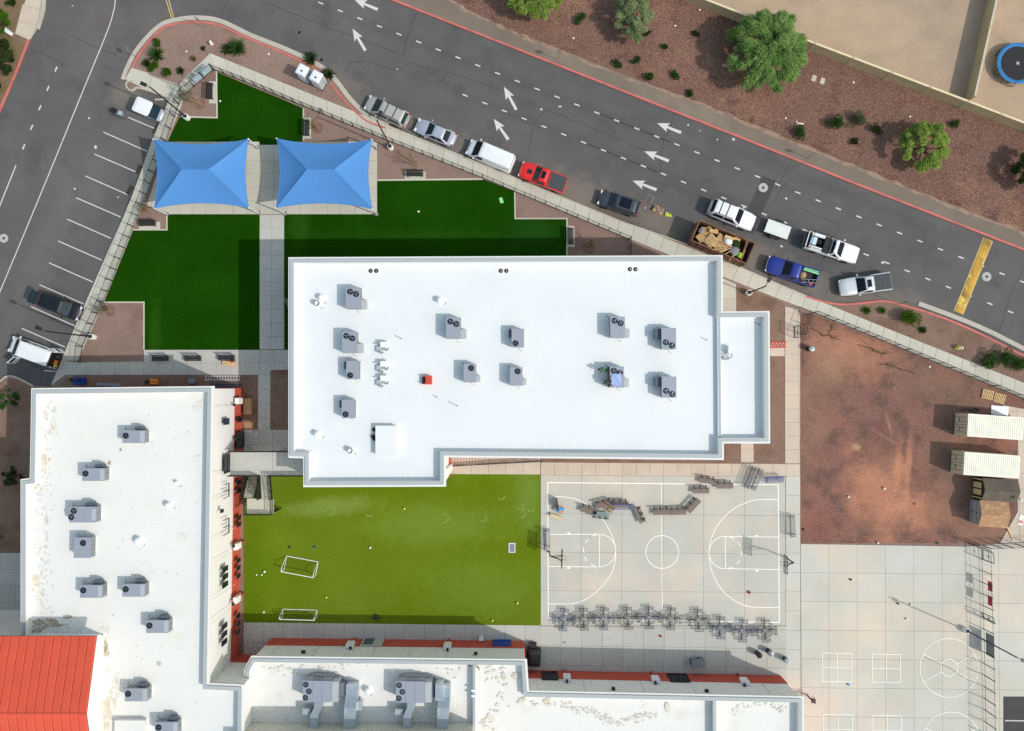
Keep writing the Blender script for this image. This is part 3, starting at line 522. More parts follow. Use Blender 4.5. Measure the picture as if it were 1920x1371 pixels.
# ---- loose stones lying on the gravel (uncountable): tiny faceted pebbles
def stones(name, label, outline, n, mat, z, s0=.035, s1=.075, seed=1):
    rs = np.random.default_rng(seed); pl = np.array(poly(outline, 0)); lo, hi = pl.min(0), pl.max(0); pts = rs.uniform(lo, hi, (n * 4, 2)); ins = np.zeros(len(pts), bool); j = len(pl) - 1
    for i in range(len(pl)):
        xi, yi = pl[i]; xj, yj = pl[j]; c = ((yi > pts[:, 1]) != (yj > pts[:, 1])) & (pts[:, 0] < (xj - xi) * (pts[:, 1] - yi) / (yj - yi + 1e-12) + xi); ins ^= c; j = i
    pts = pts[ins][:n]; k = len(pts); s = rs.uniform(s0, s1, k); a = rs.uniform(0, 6.28, k); v = np.zeros((k, 5, 3)); 
    for q in range(4): v[:, q, 0] = pts[:, 0] + s * np.cos(a + q * 1.5708) * rs.uniform(.7, 1.3, k); v[:, q, 1] = pts[:, 1] + s * np.sin(a + q * 1.5708) * rs.uniform(.7, 1.3, k); v[:, q, 2] = z
    v[:, 4, 0] = pts[:, 0] + s * rs.uniform(-.3, .3, k); v[:, 4, 1] = pts[:, 1] + s * rs.uniform(-.3, .3, k); v[:, 4, 2] = z + s * rs.uniform(.6, 1.1, k)
    f = (np.arange(k)[:, None, None] * 5 + np.array([[0, 1, 4], [1, 2, 4], [2, 3, 4], [3, 0, 4]])[None]).reshape(-1); me = bpy.data.meshes.new(name); me.vertices.add(k * 5); me.vertices.foreach_set('co', v.reshape(-1)); me.loops.add(len(f)); me.loops.foreach_set('vertex_index', f); me.polygons.add(k * 4); me.polygons.foreach_set('loop_start', np.arange(k * 4) * 3); me.polygons.foreach_set('loop_total', np.full(k * 4, 3)); me.update(calc_edges=True)
    tag(obj(name, me, mat), label, 'gravel', None, 'stuff')
stones('gravel_stones', 'red-brown loose stones covering the bank below the block wall', [(x, y - 3) for x, y in [(960, 50), (1040, 82), (1160, 130), (1300, 180), (1440, 238), (1600, 302), (1762, 368), (1960, 445)]] + [(1990, 262), (1920, 243), (1800, 197), (1517, 90), (1372, 31), (1282, -4), (1180, -40), (900, -40), (880, 10)], 42000, 'stones_red', ZG - .004, .03, .085, 1)
stones('gravel_stones', 'tan loose stones in the beds round the dark turf', [(250, 128), (300, 58), (372, 45), (470, 76), (540, 104), (592, 132), (640, 185), (686, 226), (480, 134), (394, 99), (335, 154)], 3500, 'stones_tan', ZG, .02, .05, 2)
stones('gravel_stones', 'pale loose stones scattered over the red dirt lot', [(1503, 592), (1528, 592), (1900, 745), (1900, 1016), (1503, 1016)], 5000, 'stones_tan', ZG + .004, .02, .055, 3)
stones('gravel_stones', 'loose stones in the planter strip beside the speed bump', [(1560, 574), (1660, 568), (1745, 592), (1860, 640), (1930, 680), (1930, 718), (1740, 645)], 2200, 'stones_tan', ZG + .004, .02, .05, 4)
# ================================================================ BUILDINGS
def ccw(p): return p if area(p) > 0 else p[::-1]
def flat_building(name, label, outline, zt, zd, deck, cor=(.28, .42)):
    o = ccw(poly(outline, zt)); t = thing(name, label, 'building'); inn = lambda d: offs(o, d, True)
    obj('wall', MB().kerb(inn(.26), .3, -.2, zt - .05, True, 1), 'wall_white', t)
    obj('coping', MB().kerb(inn(.2), .37, zt - .05, zt, True, 1), 'coping', t)
    obj('cornice', MB().kerb(o, .255, zt - .42, zt - .14, True, 1), 'cornice', t)
    obj('cant_strip', MB().kerb(inn(.565), .14, zd, zd + .1, True, 1), deck, t)
    obj('roof_deck', MB().sheet(inn(.5), zd), deck, t)
    obj('wainscot', MB().kerb(inn(.2), .055, -.2, 2.4, True, 1), 'wall_red', t)
    return t, o
ZT, ZD = 9.25, 8.4
MAIN = [(540, 482), (1356, 478), (1356, 584), (1444, 583), (1445, 832), (1358, 832), (1358, 863), (836, 858), (836, 913), (568, 914), (568, 860), (540, 859)]
mainb, mo = flat_building('main_building', 'two-storey school building with a clean white flat roof', MAIN, ZT, ZD, 'roof_white')
obj('roof_divider', MB().bx(P(1343, 600, ZD).x, P(1349, 600, ZD).x, P(1343, 850, ZD).y, P(1349, 590, ZD).y, ZD, ZD + .42), 'roof_white', mainb)
obj('divider_cap', MB().bx(P(1345, 600, ZD).x, P(1348.5, 600, ZD).x, P(1343, 850, ZD).y, P(1349, 590, ZD).y, ZD + .42, ZD + .45), 'coping', mainb)
obj('wall_extension', MB().bx(P(837, 880, 6).x, P(841, 880, 6).x, P(837, 893, 6).y, P(837, 878, 6).y, 0, 7), 'wall_white', mainb)
for x in (695, 939, 1181): q = P(x + 5, 507, ZD); obj('drain_patch', MB().bx(q.x - .75, q.x + .75, q.y - .55, q.y + .55, ZD + .001, ZD + .012), 'cornice', mainb)
WZ, WD = 9.3, 8.5
WEST = [(57, 728), (400, 724), (391, 1282), (457, 1285), (455, 1440), (20, 1440), (37, 1195), (37, 899), (54, 897), (55, 860)]
westb, wo = flat_building('west_wing', 'two-storey white wing with stained flat roof and red wall base', WEST, WZ, WD, 'roof_old')
SZ, SD = 6.7, 5.95
SOUTH = [(470, 1231), (988, 1237), (992, 1296), (1508, 1307), (1508, 1460), (450, 1460), (457, 1256)]
southb, so = flat_building('south_wing', 'single-storey white wing with weathered roof along the field', SOUTH, SZ, SD, 'roof_worn')
obj('roof_divider', MB().bx(P(887, 1250, SD).x, P(891, 1250, SD).x, P(887, 1450, SD).y, P(887, 1246, SD).y, SD, SZ - .06), 'roof_worn', southb)
obj('divider_cap', MB().bx(P(886.5, 1250, SZ).x, P(891.5, 1250, SZ).x, P(887, 1450, SD).y, P(887, 1243, SD).y, SZ - .06, SZ - .02), 'coping', southb)
obj('roof_divider', MB().bx(P(1337, 1250, SD).x, P(1342, 1250, SD).x, P(887, 1450, SD).y, P(1340, 1309, SD).y, SD, SZ - .06), 'roof_worn', southb)
obj('divider_cap', MB().bx(P(1336, 1250, SZ).x, P(1342, 1250, SZ).x, P(887, 1450, SD).y, P(1340, 1307, SD).y, SZ - .06, SZ - .02), 'coping', southb)
M('wall_beige', S(204, 200, 188), .85, var=.03)
obj('upper_wall', MB().bx(P(462, 1353, SD).x, P(888, 1353, SD).x, P(600, 1480, SD).y, P(600, 1354, SD).y, SD, SD + 4.2), 'wall_beige', southb)
# drain boxes and crossing of divider
for y in (1295, 1305): obj('pipe_clamp', MB().bx(P(884, y, SZ).x, P(894, y, SZ).x, P(884, y + 2, SZ).y, P(884, y - 2, SZ).y, SZ - .05, SZ + .08), 'pvc', southb)
# ---- openings on the walls
WX = wo and min(p[0] for p in [offs(wo, .2, True)[i] for i, q in enumerate(wo) if q[0] > -34 and q[1] > -20]) ; WX = P(457.5, 900, 0).x
def wall_win(px0, px1, py0, py1, parent, X=None, Y=None, cells=(1, 1), pane='glass_dark', frame='frame_black', name='window', proud=.06):
    f = PX if X is not None else PY; k = X if X is not None else Y
    mx, my = (px0 + px1) / 2, (py0 + py1) / 2; a, b = (f(mx, py0, k), f(mx, py1, k)) if X is not None else (f(px0, my, k), f(px1, my, k)); u0, u1 = sorted((a.y, b.y) if X is not None else (a.x, b.x)); z0, z1 = sorted((f(px0, my, k).z, f(px1, my, k).z) if X is not None else (f(mx, py0, k).z, f(mx, py1, k).z)); z0 = max(z0, .02); s = 1 if X is not None else 1
    def bx(mb, ua, ub, za, zb, d0, d1): return mb.bx(k + d0, k + d1, ua, ub, za, zb) if X is not None else mb.bx(ua, ub, k + d0, k + d1, za, zb)
    wn = obj(name, bx(MB(), u0, u1, z0, z1, -.03, proud * .5), pane, parent); fr = MB(); e = .05
    for i in range(cells[0] + 1): u = u0 + (u1 - u0) * i / cells[0]; bx(fr, u - e / 2, u + e / 2, z0, z1, 0, proud)
    for j in range(cells[1] + 1): z = z0 + (z1 - z0) * j / cells[1]; bx(fr, u0 - e / 2 - .003, u1 + e / 2 + .003, z - e / 2, z + e / 2, 0, proud + .004)
    obj('frame', fr, frame, wn); return wn
wall_win(419, 429, 785, 796, westb, X=WX, pane='glass_teal'); wall_win(444.5, 453.5, 783, 791, westb, X=WX + .05)
wall_win(420, 432.5, 853, 886, westb, X=WX, cells=(2, 2), name='door', pane='glass_dark'); wall_win(444, 457, 809, 840, westb, X=WX + .05, cells=(2, 1), name='door')
for y in (1062, 1076, 1091): wall_win(417, 426.5, y + .5, y + 9.5, westb, X=WX); wall_win(443.5, 450, y - 15, y - 7.5, westb, X=WX + .05)
for y in (1169, 1184, 1199): wall_win(415.5, 425, y + .5, y + 9.5, westb, X=WX); wall_win(442.5, 449, y - 18, y - 10.5, westb, X=WX + .05)
for y in (900, 915, 967, 979): wall_win(443.5, 451, y, y + 8, westb, X=WX + .05)
def wall_box(px, py, parent, X=None, Y=None, sz=(.3, .3), d=.22, mat='frame_black', name='wall_light'):
    q = PX(px, py, X) if X is not None else PY(px, py, Y)
    mb = MB().bx(X + .005, X + d, q.y - sz[0] / 2, q.y + sz[0] / 2, q.z - sz[1] / 2, q.z + sz[1] / 2) if X is not None else MB().bx(q.x - sz[0] / 2, q.x + sz[0] / 2, Y + .005, Y + d, q.z - sz[1] / 2, q.z + sz[1] / 2)
    return obj(name, mb, mat, parent)
wall_box(414, 958, westb, X=WX, sz=(.35, .5)); wall_box(437, 759, westb, X=WX); wall_box(440, 823, westb, X=WX, sz=(.3, .5)); wall_box(435, 1133, westb, X=WX); wall_box(436, 1024, westb, X=WX)
for y in (752, 1023, 1122):   # downpipe heads
    q = PX(443, y, WX); obj('downpipe_head', MB().bx(WX + .01, WX + .42, q.y - .32, q.y + .32, 1.9, 3.2), 'wall_white', westb); obj('downpipe', MB().bx(WX + .057, WX + .2, q.y - .09, q.y + .09, .02, 1.9), 'wall_red', westb)
for y in (762, 884, 929, 1001, 1043, 1110, 1150): q = PX(420, y, WX); obj('wall_joint', MB().bx(WX + .001, WX + .012, q.y - .02, q.y + .02, 2.42, 8.8), 'wall_joint', westb)
for y in (909, 922, 976, 990):   # bracket frames on the wall
    q0, q1 = PX(418, y, WX), PX(428, y + 9, WX); mb = MB(); mb.bx(WX, WX + .1, q0.y - .02, q0.y + .02, q1.z, q0.z); mb.bx(WX, WX + .1, q1.y - .02, q1.y + .02, q1.z, q0.z); mb.bx(WX, WX + .12, q1.y - .02, q0.y + .02, q1.z - .02, q1.z + .02); obj('wall_bracket', mb, 'frame_black', westb)
YS1, YS2 = P(700, 1197.5, 0).y, P(1240, 1263.5, 0).y
EN = (offs(so, .2, True)); 
def wall_y(x):     # north wall face of the south wing at world x (follows the slight skew)
    best = None
    for a, b in zip(EN, EN[1:] + EN[:1]):
        if abs(a[0] - b[0]) > 5 and min(a[0], b[0]) - .5 <= x <= max(a[0], b[0]) + .5 and a[1] > -40: best = a[1] + (b[1] - a[1]) * (x - a[0]) / (b[0] - a[0])
    return best if best is not None else YS1
def yw(px, py): return wall_y((px - 960) / FPX * 86)
for px, py in ((657, 1209), (839, 1212), (1063, 1271), (1229, 1274), (1396, 1278)):
    Y = yw(px, py); q = PY(px, py + 3, Y); obj('downpipe_head', MB().bx(q.x - .38, q.x + .38, Y + .01, Y + .4, 1.9, 3.3), 'wall_white', southb); obj('downpipe', MB().bx(q.x - .09, q.x + .09, Y + .01, Y + .2, .02, 1.9), 'wall_red', southb); wall_box(px, py + 9, southb, Y=Y, sz=(.22, .2), d=.3, name='overflow_spout')
for px, py in ((569, 1224), (892, 1227), (1150, 1293), (1325, 1297)): wall_box(px, py, southb, Y=yw(px, py), sz=(.36, .4))
for x0, x1, y0, y1, m_ in ((1016, 1046, 1261, 1275, 'glass_dark'), (1254, 1290, 1265, 1279, 'glass_dark'), (924, 957, 1199, 1212, 'royal')):
    Y = yw((x0 + x1) / 2, y0); wall_win(x0, x1, y0, y1, southb, Y=Y, cells=(2, 1), name='door', pane=m_, frame='frame_black' if m_ != 'royal' else 'royal', proud=.12)
for px, py in ((520, 1215), (595, 1215), (705, 1215), (770, 1217), (840, 1218), (1095, 1285), (1205, 1288), (1300, 1290), (1440, 1295)): Y = yw(px, py); q = PY(px, py, Y); obj('wall_joint', MB().bx(q.x - .02, q.x + .02, Y, Y + .012, 2.42, 6.1), 'wall_joint', southb)
for x0, x1 in ((677, 717),):
    Y = yw(700, 1200); a_, b_ = PY(x0, 1208, Y), PY(x1, 1208, Y); obj('alcove', MB().bx(a_.x, b_.x, Y + .002, Y + .07, .02, 2.45), 'concrete_grey', southb); obj('alcove_door', MB().bx(a_.x + .2, a_.x + 1.2, Y + .07, Y + .1, .02, 2.1), 'unit_dark', southb)
# ---- red pitched roof over the lower left
RX, RR, RE = P(181, 1193, 11.3).x, 13.0, 11.3
ye, yr = P(100, 1193, RE).y, P(100, 1340, RR).y
gable = thing('red_roofed_hall', 'taller white hall with red pitched roof rising beside the west wing', 'building', (0, 0, 0))
obj('wall', MB().loft([[(x, ye - .6, 8), (x, ye - .6, RE - .12), (x, yr, RR - .25), (x, 2 * yr - ye + .6, RE - .12), (x, 2 * yr - ye + .6, 8)] for x in (RX - .95, RX - 30)]), 'wall_white', gable)
obj('base_wall', MB().bx(RX - 30, RX - .95 + .02, 2 * yr - ye + .6, ye - .61, 0, 8), 'wall_white', gable)
px_ = RX; k = 0
while px_ > RX - 22:
    wdt = .82; 
    for s_ in (0, 1):
        ya, za, yb, zb = (ye, RE, yr + .03, RR) if s_ == 0 else (yr - .03, RR, 2 * yr - ye, RE)
        rows = 8; 
        rg = [[(px_ - .02, ya, za), (px_ - .02, yb, zb), (px_ - .02, yb, zb - .09), (px_ - .02, ya, za - .09)], [(px_ - .10, ya, za + .02), (px_ - .10, yb, zb + .02), (px_ - .10, yb, zb - .09), (px_ - .10, ya, za - .09)], [(px_ - wdt + .06, ya, za), (px_ - wdt + .06, yb, zb), (px_ - wdt + .06, yb, zb - .09), (px_ - wdt + .06, ya, za - .09)], [(px_ - wdt + .015, ya, za - .05), (px_ - wdt + .015, yb, zb - .05), (px_ - wdt + .015, yb, zb - .09), (px_ - wdt + .015, ya, za - .09)]]
        obj('roof_panel', MB().loft([r_[::-1] for r_ in rg]), 'red_tile', gable)
    px_ -= wdt
obj('roof_underlay', MB().loft([[(x, ye, RE - .12), (x, yr, RR - .12), (x, 2 * yr - ye, RE - .12), (x, 2 * yr - ye, RE - .2), (x, yr, RR - .2), (x, ye, RE - .2)] for x in (RX - .03, RX - 22)]), 'trim_dark', gable)
obj('ridge_cap', MB().loft([[(x, yr - .18, RR), (x, yr, RR + .09), (x, yr + .18, RR), (x, yr, RR - .05)] for x in (RX, RX - 22)]), 'red_tile', gable)
obj('base_curb', MB().bx(P(188, 1300, WD).x, P(194, 1300, WD).x, 2 * yr - ye, P(188, 1190, WD).y, WD, WD + .3), 'roof_old', gable)
# ---- roof stains on the west wing and the south wing
_sn = [0]
def stain(par, z, px, py, rx, ry, mat, jag=.35, a=0):
    _sn[0] += 1; blotch('roof_stain', px, py, rx, ry, mat, (WD if par == westb else SD) + .004 + .00012 * _sn[0], None, 22, jag, a, par)
for q in ((82, 865, .32, 1.0, 'stain'), (102, 768, .2, .32, 'stain'), (100, 797, .28, .5, 'stain'), (92, 812, .3, .15, 'stain'), (85, 848, .3, .25, 'stain_grey'), (70, 905, .3, .5, 'stain'), (71, 908, .16, .16, 'stain_dark'), (76, 932, .25, .6, 'stain_grey'), (86, 978, .22, .35, 'stain'), (88, 1015, .18, .5, 'stain_grey'), (68, 1090, .34, .55, 'stain'), (76, 1110, .28, .5, 'stain_grey'), (84, 1140, .3, .7, 'stain_grey'), (90, 1172, 1.6, .55, 'stain_dark'), (120, 1182, 1.6, .3, 'stain_grey'), (70, 1182, .5, .25, 'stain_dark'), (197, 1215, .25, .8, 'stain_dark'), (203, 1250, .15, .5, 'stain_grey'), (200, 1340, .5, 1.6, 'stain'), (217, 1290, .3, .9, 'stain_grey'), (370, 760, .5, .4, 'stain_grey'), (205, 868, .16, .2, 'stain_dark'), (226, 843, .12, .16, 'stain_dark'), (298, 1244, .3, .22, 'stain'), (345, 1005, .35, .3, 'stain_grey'), (206, 945, .12, .25, 'stain_grey'), (195, 1180, .5, .6, 'stain_grey'), (182, 1000, .12, .12, 'stain_grey'), (368, 860, .4, .25, 'stain_grey')):
    for k in range(1 if max(q[2], q[3]) < .35 else 5):
        f = 1 if k == 0 else .35; stain(westb, WD + .004 + .003 * k, q[0] + (0 if k == 0 else random.uniform(-30, 30) * q[2]), q[1] + (0 if k == 0 else random.uniform(-30, 30) * q[3]), q[2] * f, q[3] * f, q[4])
for k in range(170):
    x, y = random.gauss(83, 9), random.uniform(740, 1180); stain(westb, WD + .02 + .0001 * k, x, y, random.uniform(.04, .14), random.uniform(.05, .2), random.choice(['stain', 'stain_grey', 'stain_grey']), .5)
for k in range(70):
    x, y = random.uniform(200, 370), random.uniform(760, 1360); stain(westb, WD + .04 + .0001 * k, x, y, random.uniform(.03, .1), random.uniform(.03, .12), 'stain_grey', .5)
def trail(par, z, pts, n, sp, mats, r=(.05, .2)):
    pl = smooth_line(pts, 12)
    for k in range(n): x, y = random.choice(pl); stain(par, z + .0001 * k, x + random.gauss(0, sp), y + random.gauss(0, sp), random.uniform(*r), random.uniform(*r) * .7, random.choice(mats), .5)
trail(southb, SD + .012, [(1100, 1330), (1130, 1345), (1160, 1358), (1190, 1345), (1230, 1340)], 90, 3.5, ['stain_grey', 'stain', 'stain_grey'], (.05, .22))
trail(southb, SD + .024, [(995, 1320), (1040, 1318), (1070, 1328), (1100, 1335)], 40, 4, ['stain_grey', 'stain'], (.05, .18)); trail(southb, SD + .03, [(1380, 1330), (1420, 1320), (1470, 1328)], 40, 5, ['stain_grey'], (.05, .2)); trail(southb, SD + .036, [(500, 1250), (560, 1262), (640, 1250), (760, 1262), (860, 1258)], 60, 6, ['stain_grey', 'stain'], (.05, .2)); trail(southb, SD + .042, [(905, 1270), (940, 1262), (930, 1345), (900, 1355)], 40, 8, ['stain', 'stain_grey'], (.06, .25))
for x, y in ((978, 1313), (1026, 1314), (1251, 1326), (945, 1268), (918, 1346), (968, 1268)): stain(southb, SD + .05, x, y, .45, .3, 'stain', .45, random.uniform(0, 3))
# ---- rooftop air handlers
def ac_unit(px, py, zd, wx, wy, h, fans, hood, label, group, rot=0.0, front=None):
    """wx, wy in metres; fans: list of local (x, y); hood: (x0, x1, y0, y1, h, material)"""
    p = P(px, py, zd + h); t = thing('air_handler', label, 'air handler', (p.x, p.y, zd), rot, group)
    obj('curb', MB().box((0, 0, .12), (wx - .2, wy - .2, .24)), 'roof_white', t)
    bd = obj('cabinet', MB().box((0, 0, .24 + (h - .27) / 2), (wx, wy, h - .27)), 'unit_side', t)
    obj('lid', MB().box((0, 0, h - .015), (wx + .04, wy + .04, .05)), 'unit_grey', t)
    for s_ in (-1, 1): obj('panel_seam', MB().box((s_ * (wx / 2 + .004), wy * .1, h * .55), (.012, .04, h * .55)), 'unit_dark', t)
    for x, y in fans:
        f = obj('fan', MB().lathe([(.29, 0), (.29, .05), (.26, .05), (.26, .012), (.02, .012)], 20, (x, y, h + .01)), 'fan_black', t); bl = MB(); a0 = random.uniform(0, 6)
        for k in range(3):
            a = a0 + k * math.pi / 1.5; c, s = math.cos(a), math.sin(a); pt = lambda u, v, z: (x + u * c - v * s, y + u * s + v * c, z)
            bl.add([pt(.07, -.03, h + .03), pt(.19, -.06, h + .028), pt(.2, .07, h + .045), pt(.08, .04, h + .042)], [(0, 1, 2, 3)])
        bl.lathe([(.045, 0), (.045, .02), (.02, .025)], 8, (x, y, h + .028)); obj('fan_blades', bl, 'fan_blade' if len(fans) > 1 else 'unit_dark', f)
    if hood: x0, x1, y0, y1, hh, hm = hood; obj('intake_hood', MB().bx(x0, x1, y0, y1, hh * .25, hh), hm, t)
    cx = wx / 2 - .25; ln = MB().path([(cx, -wy / 2, .35), (cx, -wy / 2 - .22, .3), (cx + .08, -wy / 2 - .38, .06), (cx + .2, -wy / 2 - .3, .05)], .022); obj('condensate_pipe', ln, 'pvc', t)
    obj('gas_pipe', MB().path([(-wx / 2, wy / 2 - .1, .3), (-wx / 2 - .18, wy / 2 + .12, .28), (-wx / 2 - .2, wy / 2 + .25, .05)], .025), 'black_metal', t)
    return t
GM = 'air handlers on the main roof'
FN = [(-.28, .62), (.3, .38)]; FS = [(-.28, -.38), (.3, -.68)]
HR = (.70, 1.24, -1.0, -.12, .85, 'unit_pale'); HL = (-1.32, -.70, .02, 1.0, .95, 'unit_dark')
for (x, y), fans, hood, lb in (((662, 559), FN, HR, 'grey two-fan air handler beside the two short vents near the top left roof corner'), ((655, 642), FN, HR, 'grey two-fan air handler left of the topmost refrigerant bracket'), ((850, 615), FN, HR, 'grey two-fan air handler below the lone white vent in the roof middle'), ((1158, 613.5), FN, HR, 'grey two-fan air handler directly above the two workers'), ((1254, 635), FS, HL, 'grey two-fan air handler with left dark hood, upper of two at right'), ((1156.5, 707), FN, HR, 'grey two-fan air handler the two green-shirted workers lean on'), ((1254.5, 726), FS, HL, 'grey two-fan air handler with left dark hood, lower of two at right')):
    ac_unit(x, y, ZD, 1.4, 2.05, 1.3, fans, hood, lb, GM)
F1N, F1S = [(.14, .5)], [(-.22, -.52)]
H1R = (.6, 1.0, -.85, -.2, .8, 'unit_pale'); H1L = (-.92, -.6, .1, .85, .9, 'unit_dark')
for (x, y), fans, hood, lb in (((661, 694), F1S, H1L, 'single-fan air handler between two-fan unit and lower left unit'), ((652.5, 767), F1S, H1L, 'lowest single-fan air handler at the left of the main roof'), ((881, 700), F1N, H1R, 'single-fan air handler nearest the red roof hatch'), ((971, 634), F1S, H1L, 'upper single-fan air handler at the centre of the main roof'), ((968, 706), F1N, H1R, 'lower single-fan air handler at the centre of the main roof')):
    ac_unit(x, y, ZD, 1.2, 1.78, 1.2, fans, hood, lb, GM)
GW = 'air handlers on the west roof'
HT = (.0, .75, .58, .95, .95, 'unit_dark')
for (x, y), two, lb in (((250.5, 819), 0, 'topmost single-fan air handler on the west wing roof'), ((175, 890), 0, 'single-fan air handler second from the top on the west wing'), ((155, 965), 1, 'two-fan air handler on the west wing roof'), ((171, 1109), 0, 'left one of two side-by-side air handlers on the west wing'), ((250.5, 1107), 0, 'right one of two side-by-side air handlers on the west wing'), ((295, 1175), 0, 'single-fan air handler right of the red pitched roof top'), ((255, 1303), 0, 'single-fan air handler beside the red roof gable'), ((312, 1366), 0, 'air handler cut by the bottom picture edge on the west wing')):
    t = ac_unit(x, y, WD, 2.15 if not two else 2.6, 1.2 if not two else 1.5, 1.25, [(-.75, .1)] if not two else [(-.85, .35), (-1.1, -.25)], HT if not two else (.1, .85, .72, 1.1, 1.0, 'unit_dark'), lb, GW)
    wx = 2.15 if not two else 2.6; obj('service_panel', MB().box((wx / 2 - .22, .0, 1.262), (.42, 1.1, .02)), 'unit_pale', t)
ac_unit(154, 1027, WD, 1.6, 1.95, 1.25, [(.1, .45)], (-1.0, -.8, -.2, .7, .9, 'unit_dark'), 'upright single-fan air handler between west wing units, turned lengthwise', GW)
# ---- vents and small roof fittings
def vent(px, py, zd, kind, label, h=.75, r=.26):
    p = P(px, py, zd + h * .6); t = thing('roof_vent', label, 'vent', (p.x, p.y, zd), random.uniform(-.4, .4))
    obj('flashing', MB().lathe([(r * 1.7, 0), (r * 1.6, .02), (r, .12)], 16), 'pvc', t)
    if kind == 'ring': obj('pipe', MB().lathe([(r, 0), (r, h), (r * .8, h), (r * .8, h - .1), (.02, h - .1)], 20), 'pvc', t); obj('rim', MB().lathe([(r * 1.04, h - .04), (r * 1.04, h + .03), (r * .84, h + .03), (r * .84, h - .03), (r * 1.04, h - .04)], 20, cap=False), 'black_metal', t)
    else: obj('pipe', MB().lathe([(r * .7, 0), (r * .7, h * .7)], 16), 'pvc', t); obj('cowl', MB().lathe([(r * 1.1, h * .66), (r * 1.15, h * .8), (r * .8, h * .95), (.03, h)], 16), 'pvc', t)
    obj('tie_wire', MB().path([(r, -.1, .03), (r + .2, -.35, .03), (r + .1, -.5, .03), (r - .1, -.42, .03)], .015), 'steel', t)
vent(603, 558, ZD, 'cowl', 'white vent cowl beside a black-rimmed pipe near the left roof corner'); vent(595, 569, ZD, 'ring', 'black-rimmed round pipe near the upper left roof corner', .6); vent(825, 563, ZD, 'cowl', 'lone white vent cowl above the middle two-fan unit'); vent(595, 815, ZD, 'cowl', 'white vent cowl in the lower left roof corner'); vent(657, 845, ZD, 'ring', 'black-rimmed pipe left of the white roof curb', .6)
vent(315, 948, WD, 'cowl', 'galvanised vent cowl at the centre right of the west roof', .7); vent(259, 1015, WD, 'cowl', 'wide vent cowl left of the lower west roof centre', .7, .32); vent(331, 905, WD, 'cowl', 'small white vent pipe on the west roof near the parapet', .5, .14)
for x, nm in ((695, 'left'), (939, 'middle'), (1181, 'right')):
    for k, xx in enumerate((x, x + 10.5)):
        p = P(xx, 508 - (3 if x > 1100 else 0), ZD); t = thing('roof_drain', f'{"left" if k == 0 else "right"} drain of the {nm} pair along the top roof edge', 'roof drain', (p.x, p.y, ZD), 0, 'roof drains'); obj('sump', MB().lathe([(.22, 0), (.22, .03), (.16, .04), (.14, .012)], 16), 'black_metal', t); obj('strainer', MB().lathe([(.1, .012), (.1, .1), (.03, .12)], 12), 'steel', t)
for x, y, nm in ((716, 651, 'topmost'), (716, 687, 'middle'), (716, 714, 'lowest')):
    p = P(x, y, ZD + .4); t = thing('pipe_gooseneck', f'{nm} white pipe hood of the three beside the single-fan unit', 'pipe hood', (p.x, p.y, ZD), 0, 'pipe hoods on the main roof'); obj('hood', MB().bx(-.1, .75, -.02, .5, .45, .75).bx(-.05, .1, 0, .4, 0, .5), 'pvc', t); obj('curb', MB().box((-.25, -.2, .15), (.6, .55, .3)), 'unit_pale', t); obj('line_set', MB().path([(-.25, -.3, .3), (-.25, -.55, .55), (-.05, -.65, .3), (.1, -.5, .05)], .04).path([(.15, -.1, .45), (.3, -.3, .3), (.5, -.3, .3), (.65, -.1, .45)], .07), 'steel', t); obj('vent_pipe', MB().tube((-.6, .3, 0), (-.6, .3, .4), .07), 'pvc', t)
p = P(1366, 661, ZD + .4); t = thing('pipe_gooseneck', 'white branching pipe hood on the east roof part', 'pipe hood', (p.x, p.y, ZD)); obj('hood', MB().bx(-.1, .3, -.1, .6, .2, .75), 'pvc', t); obj('curb', MB().box((-.35, -.35, .12), (.8, .5, .24)), 'unit_pale', t); obj('line_set', MB().path([(-.5, -.4, .3), (-.6, -.7, .35), (0, -.65, .3), (.35, -.4, .3), (.4, .3, .4)], .05), 'steel', t)
p = P(800, 713, ZD + .5); t = thing('roof_hatch', 'small red metal box with open dark side on the roof', 'roof hatch', (p.x, p.y, ZD)); obj('box', MB().bx(-.1, .5, -.42, .42, 0, .62), 'redbox', t); obj('opening', MB().bx(-.48, -.1, -.4, -.34, 0, .58).bx(-.48, -.1, .34, .4, 0, .58).bx(-.5, -.1, -.34, .34, 0, .1), 'redbox', t); obj('inside', MB().bx(-.46, -.12, -.3, .3, .1, .4), 'fan_black', t)
p = P(724, 826, ZD + .55); t = thing('roof_curb_box', 'large plain white roof box with small black vents at its left', 'roof box', (p.x, p.y, ZD)); obj('box', MB().box((0, 0, .3), (2.0, 2.85, .6)), 'roof_white', t); obj('lid', MB().box((0, 0, .63), (2.08, 2.93, .06)), 'roof_white', t)
for i, (dx, dy) in enumerate(((-1.25, 1.05), (-1.35, .35), (-1.22, .12))):
    p2 = (p.x + dx, p.y + dy, ZD); t = thing('black_vent', ['uppermost', 'middle', 'lowest'][i] + ' small black vent left of the white roof box', 'vent', p2, i * .7, 'black vents'); mb = MB()
    for k in range(4): a = k * 1.57 + .4; mb.lathe([(.09, .1), (.1, .22), (.04, .3)], 10, (.13 * math.cos(a), .13 * math.sin(a), 0))
    obj('nozzles', mb, 'plastic_black', t); obj('base', MB().lathe([(.15, 0), (.12, .12)], 10), 'plastic_black', t)
